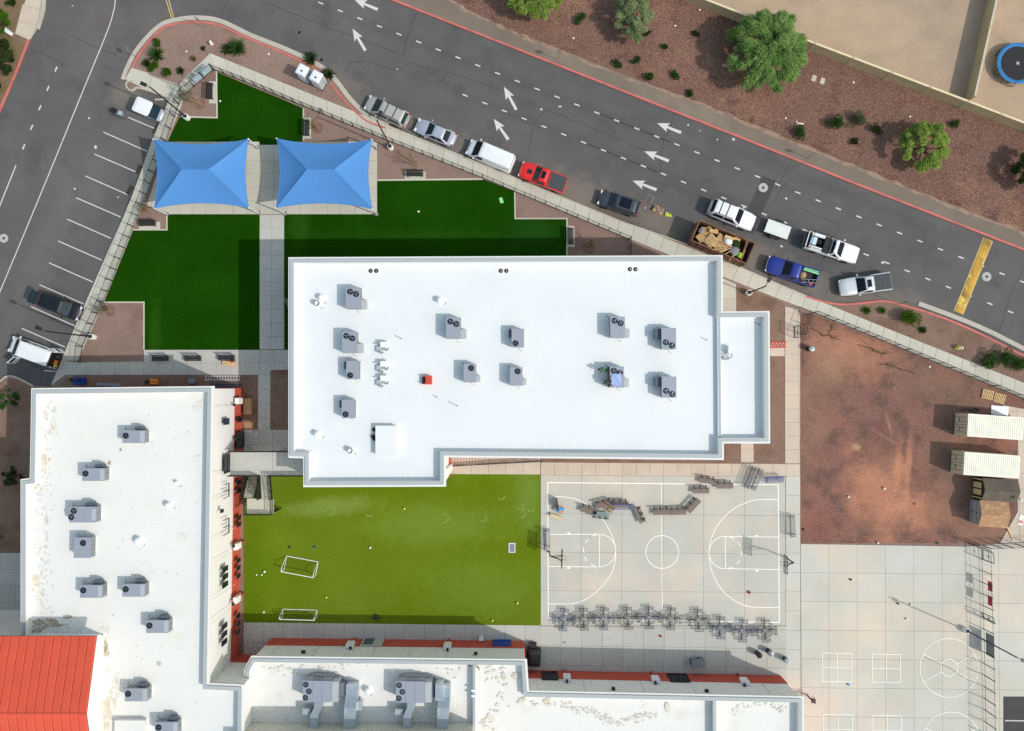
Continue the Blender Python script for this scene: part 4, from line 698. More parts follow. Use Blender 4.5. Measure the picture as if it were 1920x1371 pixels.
for i, (x0, y0, x1, y1, z_, lb) in enumerate(((740, 629, 752, 635, ZD, 'thin grey rod lying right of the topmost pipe hood'), (812, 741, 819, 745, ZD, 'short grey rod lying below the red roof hatch'), (840, 753, 857, 761, ZD, 'longer thin rod lying below the red roof hatch'), (1314, 632, 1326, 638, ZD, 'thin grey rod lying right of the upper right unit'), (1414, 605, 1425, 609, ZD, 'thin rod lying on the east roof part'))):
    a, b = P(x0, y0, z_ + .05), P(x1, y1, z_ + .05); o = obj('rod', MB().tube(a, b, .025, .025, 6).lathe([(.06, 0), (.06, .05)], 8, (b.x, b.y, z_)), 'steel'); tag(o, lb, 'rod', 'rods on the roof')
# low white curb on the west wing, bottom
p = P(245, 1375, WD + .4); t = thing('roof_curb_box', 'low white roof curb at the bottom edge of the west wing', 'roof box', (p.x, p.y, WD)); obj('box', MB().box((0, 0, .3), (2.9, 2.6, .6)), 'roof_old', t); obj('lid', MB().box((0, 0, .62), (2.96, 2.66, .04)), 'roof_old', t)
# ---- big packaged units with ducts on the south wing
def big_unit(px, py, label, alt):
    z = SD; p = P(px, py, z + 1.7); t = thing('packaged_unit', label, 'air handler', (p.x, p.y, z), R(-.5), 'packaged units on the south roof')
    obj('curb', MB().box((0, 0, .15), (3.6, 1.9, .3)), 'unit_side', t)
    xs = [-1.95, -1.0, -.05, .95, 1.6]
    for i in range(4): obj('cabinet_section', MB().bx(xs[i] + .01, xs[i + 1] - .01, -1.05, 1.05 - (.1 if i == 3 else 0), .3, 1.7 - (.08 if i == 3 else 0)), 'unit_grey' if i < 3 else 'unit_pale', t)
    for i in (1, 2): obj('access_door', MB().bx(xs[i] + .1, xs[i + 1] - .1, 1.06, 1.1, .5, 1.5), 'steel', t)
    for x, y in ((-1.62, .68), (-1.3, .02), (-1.65, -.62)):
        f = obj('fan', MB().lathe([(.27, 0), (.27, .05), (.24, .05), (.24, .01), (.02, .01)], 18, (x, y, 1.705)), 'fan_black', t); bl = MB()
        for k in range(4): a = k * math.pi / 2 + x; c, s = math.cos(a), math.sin(a); q = lambda u, v, zz: (x + u * c - v * s, y + u * s + v * c, zz); bl.add([q(.06, -.02, 1.73), q(.17, -.05, 1.728), q(.18, .06, 1.745), q(.07, .04, 1.74)], [(0, 1, 2, 3)])
        obj('fan_blades', bl, 'fan_blade', f)
    # supply duct to the right, return duct below left; both run into the wall at the bottom
    obj('hood', MB().loft([[(1.62, -.75, .3), (1.62, .75, .3), (1.62, .75, 1.3), (1.62, -.75, 1.3)], [(2.3, -.55, .2), (2.3, .55, .2), (2.3, .55, .8), (2.3, -.55, .8)]]), 'unit_dark', t)
    obj('supply_duct', MB().loft([[(2.25, .5, .1), (3.4, .5, .1), (3.4, .5, 1.15), (2.25, .5, 1.15)], [(2.25, -.7, .1), (3.4, -.7, .1), (3.4, -.7, 1.15), (2.25, -.7, 1.15)], [(2.2, -1.6, .5), (3.35, -1.6, .5), (3.35, -1.6, 1.6), (2.2, -1.6, 1.6)], [(2.15, -4.4, .6), (3.3, -4.4, .6), (3.3, -4.4, 1.7), (2.15, -4.4, 1.7)]][::-1]), 'galv', t)
    if alt: obj('transition_box', MB().bx(1.95, 2.75, -.9, .75, .1, 1.5), 'galv', t)
    else: obj('damper_box', MB().bx(3.31, 3.85, -2.1, -1.25, .3, 1.0), 'galv', t)
    obj('return_duct', MB().loft([[(-.85, -1.06, .5), (-.1, -1.06, .5), (-.1, -1.06, 1.3), (-.85, -1.06, 1.3)], [(-.85, -1.7, .5), (-.1, -1.7, .5), (-.1, -1.7, 1.35), (-.85, -1.7, 1.35)], [(-1.2, -2.4, .6), (-.4, -2.4, .6), (-.4, -2.4, 1.5), (-1.2, -2.4, 1.5)], [(-1.25, -4.4, .7), (-.45, -4.4, .7), (-.45, -4.4, 1.6), (-1.25, -4.4, 1.6)]][::-1]), 'galv', t)
    obj('filter_box', MB().bx(-2.1, -1.3, -2.7, -1.95, .2, 1.1), 'galv', t); obj('pipe_run', MB().path([(-1.9, 1.1, .2), (-1.0, 1.35, .15), (.8, 1.3, .15), (1.5, 1.2, .4), (1.5, 1.05, .9)], .05), 'steel', t)
big_unit(604, 1297, 'left packaged roof unit with three fans and galvanised ducts', False); big_unit(779, 1298, 'right packaged roof unit with three fans and galvanised ducts', True)
vent(690, 1296, SD, 'cowl', 'galvanised turbine vent between the two packaged units', .7, .3)
for i, (x, y) in enumerate(((880, 1246), (895, 1249))):
    p = P(x, y, SD); o = obj('roof_pipe', MB().path([(p.x, p.y, SD), (p.x, p.y, SD + .35), (p.x + .15, p.y, SD + .45), (p.x + .2, p.y - .3 * i, SD + .3)], .05), 'black_metal'); tag(o, ('left' if i == 0 else 'right') + ' black bent pipe beside the divider on the south roof', 'pipe')
# ---- bridge and stairs between the wings
ZB = 4.6
bA, bB = P(434, 846, ZB), P(575, 891, ZB)
br = thing('footbridge', 'concrete upper walkway joining the west wing and the main building', 'bridge', ((bA.x + bB.x) / 2, (bA.y + bB.y) / 2, 0)); bo = br.location
jx = P(511, 846, ZB).x
for x0, x1 in ((WX + .06, jx - .01), (jx + .01, bB.x)): obj('deck_slab', MB().bx(x0 - bo.x, x1 - bo.x, bB.y - bo.y, bA.y - bo.y, ZB - .3, ZB), 'concrete_grey', br)
def railing(par, a, b, o, h=1.07, n=None, mat='black_metal', pick=.07):
    a, b = Vector(a) - Vector(o), Vector(b) - Vector(o); L_ = (b - a).length; n = n or max(1, round(L_ / 1.2)); up = Vector((0, 0, h))
    for k in range(n + 1): q = a + (b - a) * (k / n); obj('post', MB().tube(q, q + up, .03, .03, 6), mat, par)
    obj('rail', MB().tube(a + up, b + up, .04, .04, 6), mat, par); obj('rail', MB().tube(a + up * .1, b + up * .1, .02, .02, 6), mat, par); mb = MB()
    for k in range(int(L_ / pick)): q = a + (b - a) * ((k + .5) * pick / L_); mb.tube(q + up * .1, q + up, .012, .012, 4, False)
    tag(obj('balusters', mb, mat, par), kind='stuff')
sx0, sx1 = P(486, 890, ZB).x, P(505, 890, ZB).x
railing(br, (WX + .1, bA.y, ZB), (bB.x, bA.y, ZB), bo); railing(br, (WX + .1, bB.y, ZB), (sx0 - .05, bB.y, ZB), bo); railing(br, (sx1 + .05, bB.y, ZB), (bB.x, bB.y, ZB), bo)
st = thing('staircase', 'outdoor staircase with two flights dropping from the walkway to the field', 'staircase', (sx0, bB.y, 0)); so_ = st.location
ZL = 2.3; l0, l1 = P(463, 935, ZL), P(512, 963, ZL); fx0, fx1 = P(489, 935, ZL).x, P(508, 935, ZL).x
obj('landing', MB().bx(l0.x - so_.x, l1.x - so_.x, l1.y - so_.y, l0.y - so_.y, ZL - .22, ZL), 'concrete', st)
n = 14
for k in range(n):
    u = (k + .5) / n; y0 = bB.y + (l0.y - bB.y) * (k / n); y1 = bB.y + (l0.y - bB.y) * ((k + 1) / n); z = ZB - (k + 1) * (ZB - ZL) / (n + 1); xa, xb = sx0 + .1 + (fx0 - sx0) * u, sx1 + (fx1 - sx1) * u
    obj('step', MB().bx(xa - so_.x, xb - so_.x, y1 - so_.y + .05, y0 - so_.y, z - .06, z), 'concrete', st)
    gx0, gx1 = P(463, 900, 1).x, P(483, 900, 1).x; z2 = (k + .6) * ZL / (n + 1); ya, yb = bB.y + (l0.y - bB.y) * (k / n), bB.y + (l0.y - bB.y) * ((k + 1) / n)
    obj('step', MB().bx(gx0 - so_.x, gx1 - so_.x, yb - so_.y + .06, ya - so_.y, z2 - .06, z2), 'concrete', st)
def stringer(a, b):
    a, b = Vector(a) - so_, Vector(b) - so_; n_ = Vector((.03, 0, 0)); obj('stringer', MB().loft([[q + n_ * u + Vector((0, 0, v)) for u, v in ((-1, -.28), (1, -.28), (1, .08), (-1, .08))] for q in (a, b)]), 'black_metal', st)
stringer((sx0 + .06, bB.y, ZB), (fx0 - .04, l0.y, ZL)); stringer((sx1 + .04, bB.y, ZB), (fx1 + .06, l0.y, ZL)); stringer((gx0 - .04, bB.y, .1), (gx0 - .04, l0.y, ZL)); stringer((gx1 + .04, bB.y, .1), (gx1 + .04, l0.y, ZL))
railing(st, (sx0 + .1, bB.y - .1, ZB), (fx0, l0.y, ZL), so_); railing(st, (sx1 + .05, bB.y - .1, ZB), (fx1 + .1, l0.y, ZL), so_); railing(st, (gx0 - .05, bB.y - .1, 0), (gx0 - .05, l0.y, ZL), so_); railing(st, (gx1 + .05, bB.y - .1, 0), (fx0 - .1, l0.y, ZL), so_)
railing(st, (l0.x, l0.y, ZL), (l0.x, l1.y, ZL), so_); railing(st, (l0.x, l1.y, ZL), (l1.x, l1.y, ZL), so_); railing(st, (l1.x, l1.y, ZL), (l1.x, l0.y, ZL), so_)
for x in (P(520, 900, 0).x, P(528, 900, 0).x): obj('brace_post', MB().tube((x - so_.x, bB.y - so_.y - .1, 0), (x - so_.x, bB.y - so_.y - .1, ZB), .05), 'black_metal', st); obj('brace_post', MB().tube((x - so_.x, l1.y - so_.y + .2, 0), (x - so_.x, l1.y - so_.y + .2, ZL), .05), 'black_metal', st)
for x in (l0.x + .1, l1.x - .1): obj('column', MB().tube((x - so_.x, l1.y - so_.y + .15, 0), (x - so_.x, l1.y - so_.y + .15, ZL - .22), .08), 'black_metal', st)
for dx in (.8, 4.6): obj('column', MB().tube((WX + dx - bo.x, bA.y - bo.y - .2, 0), (WX + dx - bo.x, bA.y - bo.y - .2, ZB - .3), .12), 'concrete_grey', br)
# service stair by the field's top edge
t = thing('ramp_railing', 'black railing of a low stepped ramp along the main building', 'railing', (*P2(905, 872), 0)); o_ = t.location
railing(t, (*P2(840, 873, 0), 0), (*P2(1015, 864, 0), 0), o_, .95, 8)
for k in range(12):
    x0 = P(838 + k * 5.5, 0, 0).x
    obj('tread', MB().bx(x0 - o_.x, x0 + .3 - o_.x, P(0, 871, 0).y - o_.y, P(0, 850, 0).y - o_.y, .02, .05 + .02 * (12 - k)), 'concrete_pink', t)
# ================================================================ SHADES, FENCES, LAMPS
def shade_sail(corners, posts, label):
    cz, pk = 3.6, 5.3; cs = [P(*c, cz) for c in corners]; c0 = sum(cs, Vector()) / 4
    t = thing('shade_canopy', label, 'shade canopy', (c0.x, c0.y, 0), 0, 'blue shade canopies'); o = Vector((c0.x, c0.y, 0))
    L_ = [c - o for c in cs]   # TL, TR, BR, BL
    xm = (L_[1].x - L_[0].x) * .14; ridge = [Vector((-xm, 0, pk)), Vector((xm, 0, pk))]
    def curve(a, b, sag=.055, n=12):
        m = (a + b) / 2; inw = Vector((-m.x, -m.y, 0)).normalized(); ln = (b - a).length; return [a + (b - a) * (i / n) + inw * (4 * sag * ln * (i / n) * (1 - i / n)) + Vector((0, 0, .0)) for i in range(n + 1)]
    def panel(edge, apex):     # sheet from an edge curve up to the ridge, gently sagging
        mb = MB(); n = len(edge); rows = 8; g = []
        for j in range(rows + 1):
            u = j / rows; row = []
            for i, e in enumerate(edge):
                a = apex[0] + (apex[1] - apex[0]) * (i / (n - 1)); q = e + (a - e) * u; q = q - Vector((0, 0, .16 * math.sin(math.pi * u) * (.3 + .7 * math.sin(math.pi * i / (n - 1))))); row.append(q)
            g.append(row)
        v = [q for r_ in g for q in r_]; f = [(j * n + i, j * n + i + 1, (j + 1) * n + i + 1, (j + 1) * n + i) for j in range(rows) for i in range(n - 1)]
        v2 = [q - Vector((0, 0, .012)) for q in v]; k = len(v); mb.add(v + v2, f + [tuple(reversed([i + k for i in q])) for q in f]); return mb
    r0, r1 = ridge
    for e, ap in (((1, 0), (r1, r0)), ((3, 2), (r0, r1)), ((0, 3), (r0, r0)), ((2, 1), (r1, r1))): obj('fabric_panel', panel(curve(L_[e[0]], L_[e[1]]), ap), 'shade_blue', t, 60)
    for e_, rr in ((0, r0), (1, r1), (2, r1), (3, r0)): obj('hip_seam', MB().path([L_[e_] + (rr - L_[e_]) * (k / 10) + Vector((0, 0, .02 - .05 * math.sin(math.pi * k / 10))) for k in range(11)], .022, 5), 'shade_blue', t)
    for i in range(4):
        pts = curve(L_[i], L_[(i + 1) % 4]); obj('edge_cable', MB().path(pts, .03, 5), 'shade_blue', t)
    for i, pp in enumerate(posts):
        b = P(*pp, 0) - o; pz = obj('post', MB().tube((b.x, b.y, 0), L_[i] + Vector((0, 0, .12)), .085, .07, 10), 'post_cream', t); obj('base_plate', MB().box((b.x, b.y, .035), (.4, .4, .03)), 'steel', pz)
shade_sail([(288, 262), (466, 261), (467, 390), (289, 391)], [(312, 276), (482, 276), (485, 400), (313, 402)], 'left blue four-cornered shade canopy over the concrete pad')
shade_sail([(519, 260), (697, 262), (698, 392), (517, 390)], [(535, 276), (706, 278), (706, 402), (534, 401)], 'right blue four-cornered shade canopy over the concrete pad')
def fence(name, label, pts, h=1.75, sp=2.2, group='school fences', mat='black_metal', pick=.11, pr=.010, lean=0):
    w_ = [P(*q, 0) for q in pts]; o = w_[0]; t = thing(name, label, 'fence', o, 0, group); w_ = [q - o for q in w_]; up = Vector((0, 0, h)); mb = MB(); first = True
    for a, b in zip(w_, w_[1:]):
        L_ = (b - a).length; n = max(1, round(L_ / sp))
        for k in range(0 if first else 1, n + 1): q = a + (b - a) * (k / n); obj('post', MB().box((q.x, q.y, h / 2), (.07, .07, h + .06)), mat, t)
        for z in (.12, .93): obj('rail', MB().tube(a + up * z, b + up * z, .024, .024, 6), mat, t)
        m = int(L_ / pick)
        for k in range(m): q = a + (b - a) * ((k + .5) / m); mb.tube(q + up * .05, q + up, pr, pr, 3, False)
        first = False
    tag(obj('pickets', mb, mat, t), kind='stuff'); return t
fence('picket_fence', 'black picket fence along the top pavement, road side of the turf', [(402, 131), (480, 162), (570, 200), (720, 261), (905, 334), (964, 359), (1180, 449), (1180, 500)], 1.7, 1.14 * 1.06)
fence('picket_fence', 'black picket fence between the parking bays and the turf', [(402, 132), (347, 178), (337, 196), (313, 266), (267, 385), (195, 567), (156, 650), (153, 678), (140, 678)], 1.7, 1.3)
fence('picket_fence', 'black picket fence between the red gravel lot and the pavement', [(1525, 586), (1655, 639), (1900, 740), (2000, 782)], 1.7, 1.25)
fence('picket_fence', 'short black fence with gate leaf at the corner of the gravel lot', [(1525, 586), (1513, 590), (1501, 628)], 1.7, 1.3)
for i, (a, b, nm) in enumerate((((371, 158), (384, 147), 'left'), ((386, 145), (399, 134), 'right'))):
    pa, pb = P(*a, 0), P(*b, 0); d = (pb - pa); c = (pa + pb) / 2; o = obj('banner', MB().box((0, 0, .85), (d.length, .02, 1.35), math.atan2(d.y, d.x)), 'bluebanner'); o.location = (c.x - .05, c.y + .06, .05); tag(o, f'{nm} pale banner tied to the fence at the top left corner', 'banner', 'fence banners')
# tall fence and gates at the right edge of the playground
t = fence('sports_fence', 'tall black fence with gates down the right side of the playground', [(1838, 1026), (1843, 1200), (1848, 1440)], 2.1, 1.25, 'playground fences', 'black_metal', .5, .008)
t0 = t.location
for y, m_ in ((1093, 'pink'), (1120, 'pink')):
    b = P(1840, y, 0); obj('red_sign', MB().box((b.x - t0.x + .05, b.y - t0.y, 1.55), (.03, 1.0, .8)), 'signred', t)
b = P(1841, 1106, 0); obj('sign_frame', MB().path([(b.x - t0.x + .05, b.y - t0.y + .35, 1.1), (b.x - t0.x + .05, b.y - t0.y + .35, 1.6), (b.x - t0.x + .05, b.y - t0.y - .35, 1.6), (b.x - t0.x + .05, b.y - t0.y - .35, 1.1), (b.x - t0.x + .05, b.y - t0.y + .35, 1.1)], .025), 'black_metal', t)
b = P(1844, 1204, 0); obj('privacy_panel', MB().box((b.x - t0.x + .05, b.y - t0.y, 1.15), (.02, 2.4, 1.5)), 'grey_mid', t)
fence('sports_fence', 'tall black fence along the top of the right playground', [(1817, 1019), (1838, 1022), (1880, 1021), (2000, 1018)], 2.1, 1.4, 'playground fences', 'black_metal', .35, .009)
def gate(px0, py0, px1, py1, h, label, mat='teal_metal'):
    a, b = P(px0, py0, 0), P(px1, py1, 0); t = thing('gate', label, 'gate', a); d = b - a; up = Vector((0, 0, h)); z0 = Vector((0, 0, .1))
    obj('frame', MB().path([z0, z0 + up, d + z0 + up, d + z0, z0], .04), mat, t); obj('mid_rail', MB().tube(z0 + up * .5, d + z0 + up * .5, .03), mat, t); mb = MB(); n = int(d.length / .12)
    for k in range(n): q = d * ((k + .5) / n); mb.tube(q + z0, q + z0 + up, .008, .008, 3, False)
    tag(obj('mesh_infill', mb, mat, t), kind='stuff'); obj('latch', MB().box(d * .5 + up * .5 + Vector((0, 0, .1)), (.12, .12, .2)), mat, t)
gate(1842, 1030, 1843, 1049, 2.0, 'teal framed gate at the top of the playground fence'); gate(1841, 1148, 1845, 1160, 2.0, 'teal framed gate lower down the playground fence'); gate(1489, 612, 1490, 634, 1.7, 'black mesh gate leaf standing open by the gravel lot', 'black_metal')
# ---- light poles
def light_pole(bx_, by_, tx, ty, h, head_dir, label, dark='dark_bronze', ped=.75, r=.32):
    b = P(bx_, by_, 0); t = thing('light_pole', label, 'light pole', (b.x, b.y, 0), 0, 'light poles'); tp = P(tx, ty, h) - b; tp.z = h; tp.x *= .15; tp.y *= .15
    obj('pedestal', MB().lathe([(r, -.05), (r, ped - .04), (r * .93, ped), (.02, ped)], 20), 'post_cream', t, 40); obj('base_cover', MB().box((0, 0, ped + .04), (.36, .36, .08)), dark, t)
    obj('pole', MB().tube((0, 0, ped), (0, 0, h), .085, .07, 8), dark, t)
    a = R(head_dir); d = Vector((math.cos(a), math.sin(a), 0)); obj('arm', MB().tube((0, 0, h - .1), d * .5 + Vector((0, 0, h)), .035), dark, t); hd = obj('lamp_head', MB().box(d * .75 + Vector((0, 0, h + .02)), (.62, .36, .13), a), dark, t); obj('lens', MB().box(d * .78 + Vector((0, 0, h - .055)), (.42, .26, .02), a), 'lamp_clear', hd)
light_pole(352, 222, 0, 0, 9.3, 155, 'black light pole by the bench bed, leaning over the white cart'); light_pole(733, 278, 0, 0, 9.3, 66, 'black light pole right of the blue canopies'); light_pole(1402, 550, 0, 0, 6.5, 65, 'black light pole beside the main building top right corner'); light_pole(176, 632, 0, 0, 9.3, 155, 'black light pole by the parked white van'); light_pole(1808, 1180, 0, 0, 9.3, -25, 'tall navy light pole at the playground fence', 'navy_metal')
# ================================================================ PLANTS
rng = np.random.default_rng(5)
def leaf_mesh(name, centers, rad, n, lf, elong, up=.35, droop=0.0, hollow=.45, radial=0.0):
    """n small leaf faces spread through clumps; centers (k,3), rad (k,)"""
    k = rng.choice(len(centers), n, p=rad ** 2 / (rad ** 2).sum()); d = rng.normal(size=(n, 3)); d /= np.linalg.norm(d, axis=1)[:, None]
    rr = rng.uniform(hollow, 1.0, n) ** .7; pos = centers[k] + d * (rad[k] * rr)[:, None] * np.array([1, 1, .8])
    pos[:, 2] = np.maximum(pos[:, 2], .05); ax = d * (1 - radial) + rng.normal(size=(n, 3)) * (.55 - .2 * radial)
    if radial: rv = pos * np.array([1, 1, 0]); rv /= np.linalg.norm(rv, axis=1)[:, None] + .3; ax = ax + rv * radial * 1.6
    ax[:, 2] *= 1.0; ax[:, 2] -= droop; ax /= np.linalg.norm(ax, axis=1)[:, None]
    sd_ = np.cross(ax, rng.normal(size=(n, 3)) * .6 + np.array([0, 0, up])); sd_ /= np.linalg.norm(sd_, axis=1)[:, None] + 1e-9
    l = (lf * rng.uniform(.6, 1.35, n))[:, None]; w_ = l / elong; v = np.empty((n, 4, 3)); v[:, 0] = pos - ax * l * .5; v[:, 1] = pos + sd_ * w_ * .5; v[:, 2] = pos + ax * l * .5; v[:, 3] = pos - sd_ * w_ * .5
    me = bpy.data.meshes.new(name); me.vertices.add(n * 4); me.vertices.foreach_set('co', v.reshape(-1)); me.loops.add(n * 4); me.loops.foreach_set('vertex_index', np.arange(n * 4)); me.polygons.add(n); me.polygons.foreach_set('loop_start', np.arange(n) * 4); me.polygons.foreach_set('loop_total', np.full(n, 4)); me.update(calc_edges=True); return me
def tree(px, py, r, h, mat, label, name='tree', n=14000, lf=.3, elong=3.2, seed=1, shape=1.0, bark='bark', lobes=26, sx=1.0, sy=1.0, droop=.2, tall=1.0):
    rs = np.random.default_rng(seed); p = P(px, py, h * .55); t = thing(name, label, 'tree', (p.x, p.y, -.02), 0, 'trees')
    cs, rd = [], []
    for i in range(lobes):
        a = rs.uniform(0, 6.283); u = math.sqrt(rs.uniform(0, 1)); q = r * .84 * u; cs.append((q * math.cos(a) * sx, q * math.sin(a) * sy, h * (.50 + .34 * (1 - u * u) + rs.uniform(-.12, .1)) * tall)); rd.append(r * rs.uniform(.09, .26) * (26 / lobes) ** .25)
    cs = np.array(cs); rd = np.array(rd); obj('crown', leaf_mesh('crown', cs, rd, n, lf, elong, up=1.2, droop=droop, hollow=.1, radial=.75), mat, t)
    tr = MB(); tr.tube((0, 0, 0), (0, 0, h * .32), r * .05 + .05, r * .035 + .03, 8); obj('trunk', tr, bark, t); mb = MB()
    for c in cs[:: max(1, len(cs) // 14)]: m = Vector((c[0] * .4, c[1] * .4, h * .42)); mb.tube((0, 0, h * .3), m, .07, .045, 5).tube(m, c, .045, .015, 5)
    obj('limbs', mb, bark, t); return t
tree(1440, 92, 4.7, 5.6, 'leaf_mesquite', 'large feathery green tree overhanging the block wall', n=52000, lf=.6, elong=10, seed=3, lobes=130, droop=.1, sx=1.0, sy=1.08)
tree(1735, 272, 2.9, 3.8, 'leaf_yellow', 'round yellow-green tree on red gravel at the upper right', n=22000, lf=.36, elong=6, seed=4, lobes=80)
tree(1187, 30, 2.6, 4.0, 'leaf_sage', 'pale sage-green tree at the top edge beside a dark shrub', n=15000, lf=.36, elong=6, seed=6, lobes=60, sx=.85, sy=1.25)
tree(1003, -8, 3.6, 4.2, 'leaf_yellow', 'bright green tree cut by the top edge above the road', n=24000, lf=.36, elong=6, seed=8, lobes=80, sx=1.05, sy=.75)
tree(1946, 318, 2.6, 3.6, 'leaf_dark', 'dark thin tree at the right picture edge on red gravel', n=9000, lf=.3, elong=5, seed=9, lobes=50)
tree(-6, 42, 1.5, 2.6, 'leaf_bright', 'bright green tree at the upper left picture edge', n=5200, lf=.24, elong=2.6, seed=10, lobes=14)
tree(-18, 118, 3.0, 1.7, 'leaf_dark', 'sprawling brown-green bush along the red kerb at far left', 'bush', n=12000, lf=.26, elong=3, seed=11, lobes=30, sx=1.0, sy=1.0)
tree(13, 748, 1.15, 2.4, 'leaf_shrub', 'small leafy tree in the bed left of the west wing', n=2600, lf=.24, elong=2.4, seed=12, lobes=12, bark='bark_pale')
tree(25, 893, 1.4, 2.4, 'leaf_dark', 'shaded sparse tree by the west wing wall', n=1200, lf=.26, elong=2.6, seed=14, lobes=12)
tree(-8, 1010, .9, 2.0, 'leaf_dark', 'small dark bush at the left picture edge', 'bush', n=1200, lf=.24, elong=2.6, seed=15, lobes=10)
def shrub(px, py, r, mat, label, n=None, h=None, seed=0, spiky=False, lf=None, sx=1, sy=1, z=-.02):
    h = h or r * 1.25; p = P(px, py, h * .5); t = thing('shrub', label, 'shrub', (p.x, p.y, z), random.uniform(0, .5), 'shrubs'); rs = np.random.default_rng(seed + int(px))
    if spiky:
        mb = MB(); 
        for i in range(n or 90):
            a = rs.uniform(0, 6.283); e = rs.uniform(.15, 1.35); ln = r * rs.uniform(.7, 1.15); d = Vector((math.cos(a) * math.cos(e), math.sin(a) * math.cos(e), math.sin(e))) ; q = d * ln; q.z *= .9; s_ = Vector((-d.y, d.x, 0)).normalized() * .035; mid = d * ln * .55 + Vector((0, 0, .05)); mb.add([s_, mid + s_ * 1.2, q, mid - s_ * 1.2, -s_], [(0, 1, 2, 3, 4)])
        obj('blades', mb, mat, t); obj('stem', MB().lathe([(r * .15, 0), (r * .12, r * .2), (.02, r * .3)], 8), 'bark', t); return t
    k = max(6, int(10 * r)); cs = rs.normal(size=(k, 3)) * np.array([r * .33 * sx, r * .33 * sy, h * .14]); cs[:, 2] = np.abs(cs[:, 2]) + h * .4; rd = rs.uniform(.34, .52, k) * r
    obj('foliage', leaf_mesh('foliage', cs, rd, n or int(1500 * r * r + 500), lf or .13, 1.9, hollow=.55), mat, t); mb = MB()
    for c in cs[:6]: mb.tube((0, 0, 0), c, .03, .01, 5)
    obj('stems', mb, 'bark', t); return t
for x, y, r, m_, lb in ((295, 81, .55, 'leaf_bright', 'small round green shrub at the top of the corner island'), (287, 125, .62, 'leaf_bright', 'round clipped shrub nearest the ramp on the corner island'), (311, 135, .64, 'leaf_bright', 'round clipped shrub on the corner island right of its twin'),
                        (1087, 32, .62, 'leaf_shrub', 'dark shrub between the two trees at the top edge'), (1157, 121, .5, 'leaf_shrub', 'leftmost dark shrub near the shoulder above the road'), (1194, 114, .45, 'leaf_shrub', 'dark shrub just right of the leftmost one above the road'), (1218, 144, .52, 'leaf_shrub', 'dark shrub at the gravel edge below the sage tree'), (1268, 142, .5, 'leaf_shrub', 'dark shrub between sage tree and large feathery tree'), (1247, 87, .42, 'leaf_shrub', 'small dark shrub right of the sage tree'), (1295, 176, .45, 'leaf_shrub', 'dark shrub left below the large feathery tree'), (1213, 62, .4, 'leaf_dark', 'small pale shrub at the foot of the sage tree'), (1306, 64, .4, 'leaf_dark', 'small shaded shrub left of the large feathery tree'),
                        (1501, 248, .78, 'leaf_shrub', 'round dark shrub nearest the road below the large tree'), (1566, 229, .92, 'leaf_shrub', 'left of two big round shrubs on red gravel'), (1611, 226, .92, 'leaf_grey', 'right of two big round shrubs on red gravel'), (1643, 241, .7, 'leaf_dark', 'shaded shrub left of the yellow-green tree'), (1603, 265, .4, 'leaf_dark', 'tiny shrub below the two big round shrubs'), (1793, 231, .5, 'leaf_shrub', 'small shrub right of the yellow-green tree'),
                        (1706, 592, 1.15, 'leaf_bright', 'bushy green shrub in the planter left of the speed bump'), (1858, 676, .95, 'leaf_shrub', 'left of the dark bushy shrubs at the planter right end'), (1888, 672, 1.0, 'leaf_shrub', 'middle one of the bushy shrubs at the planter right end'), (1915, 682, .95, 'leaf_shrub', 'bushy shrub at the right picture edge in the planter'), (23, 5, .5, 'leaf_dark', 'small shrub beside the footpath at the top left')):
    shrub(x, y, r * 1.12, m_, lb)
for x, y, r, m_, lb in ((290, 100, 1.15, 'leaf_shrub', 'large spiky dark green plant on the corner island'), (442, 87, 1.3, 'leaf_shrub', 'spiky green clump on the bed above the turf'), (425, 90, .9, 'leaf_dark', 'thin twiggy clump left of the spiky green plant'), (273, 117, .7, 'leaf_dark', 'small dry clump at the left of the corner island'), (361, 109, .5, 'leaf_dry', 'small dry tuft in the middle of the corner island'), (337, 132, .6, 'leaf_dark', 'twiggy tuft beside the clipped shrubs'), (1626, 582, .6, 'leaf_bright', 'small spiky tuft at the left of the planter'), (1655, 582, .55, 'leaf_bright', 'spiky tuft left of the bushy planter shrub'), (1732, 619, .55, 'leaf_dark', 'dark spiky tuft below the bushy planter shrub'), (581, 107, 1.0, 'leaf_dark', 'dark wispy weed at the kerb above the toilets'), (614, 137, .9, 'leaf_dark', 'dark wispy weed at the kerb right of the toilets'), (380, 90, .35, 'leaf_dark', 'tiny dry tuft below the white capped pipe')):
    shrub(x, y, r, m_, lb, spiky=True, n=int(110 * r + 40))
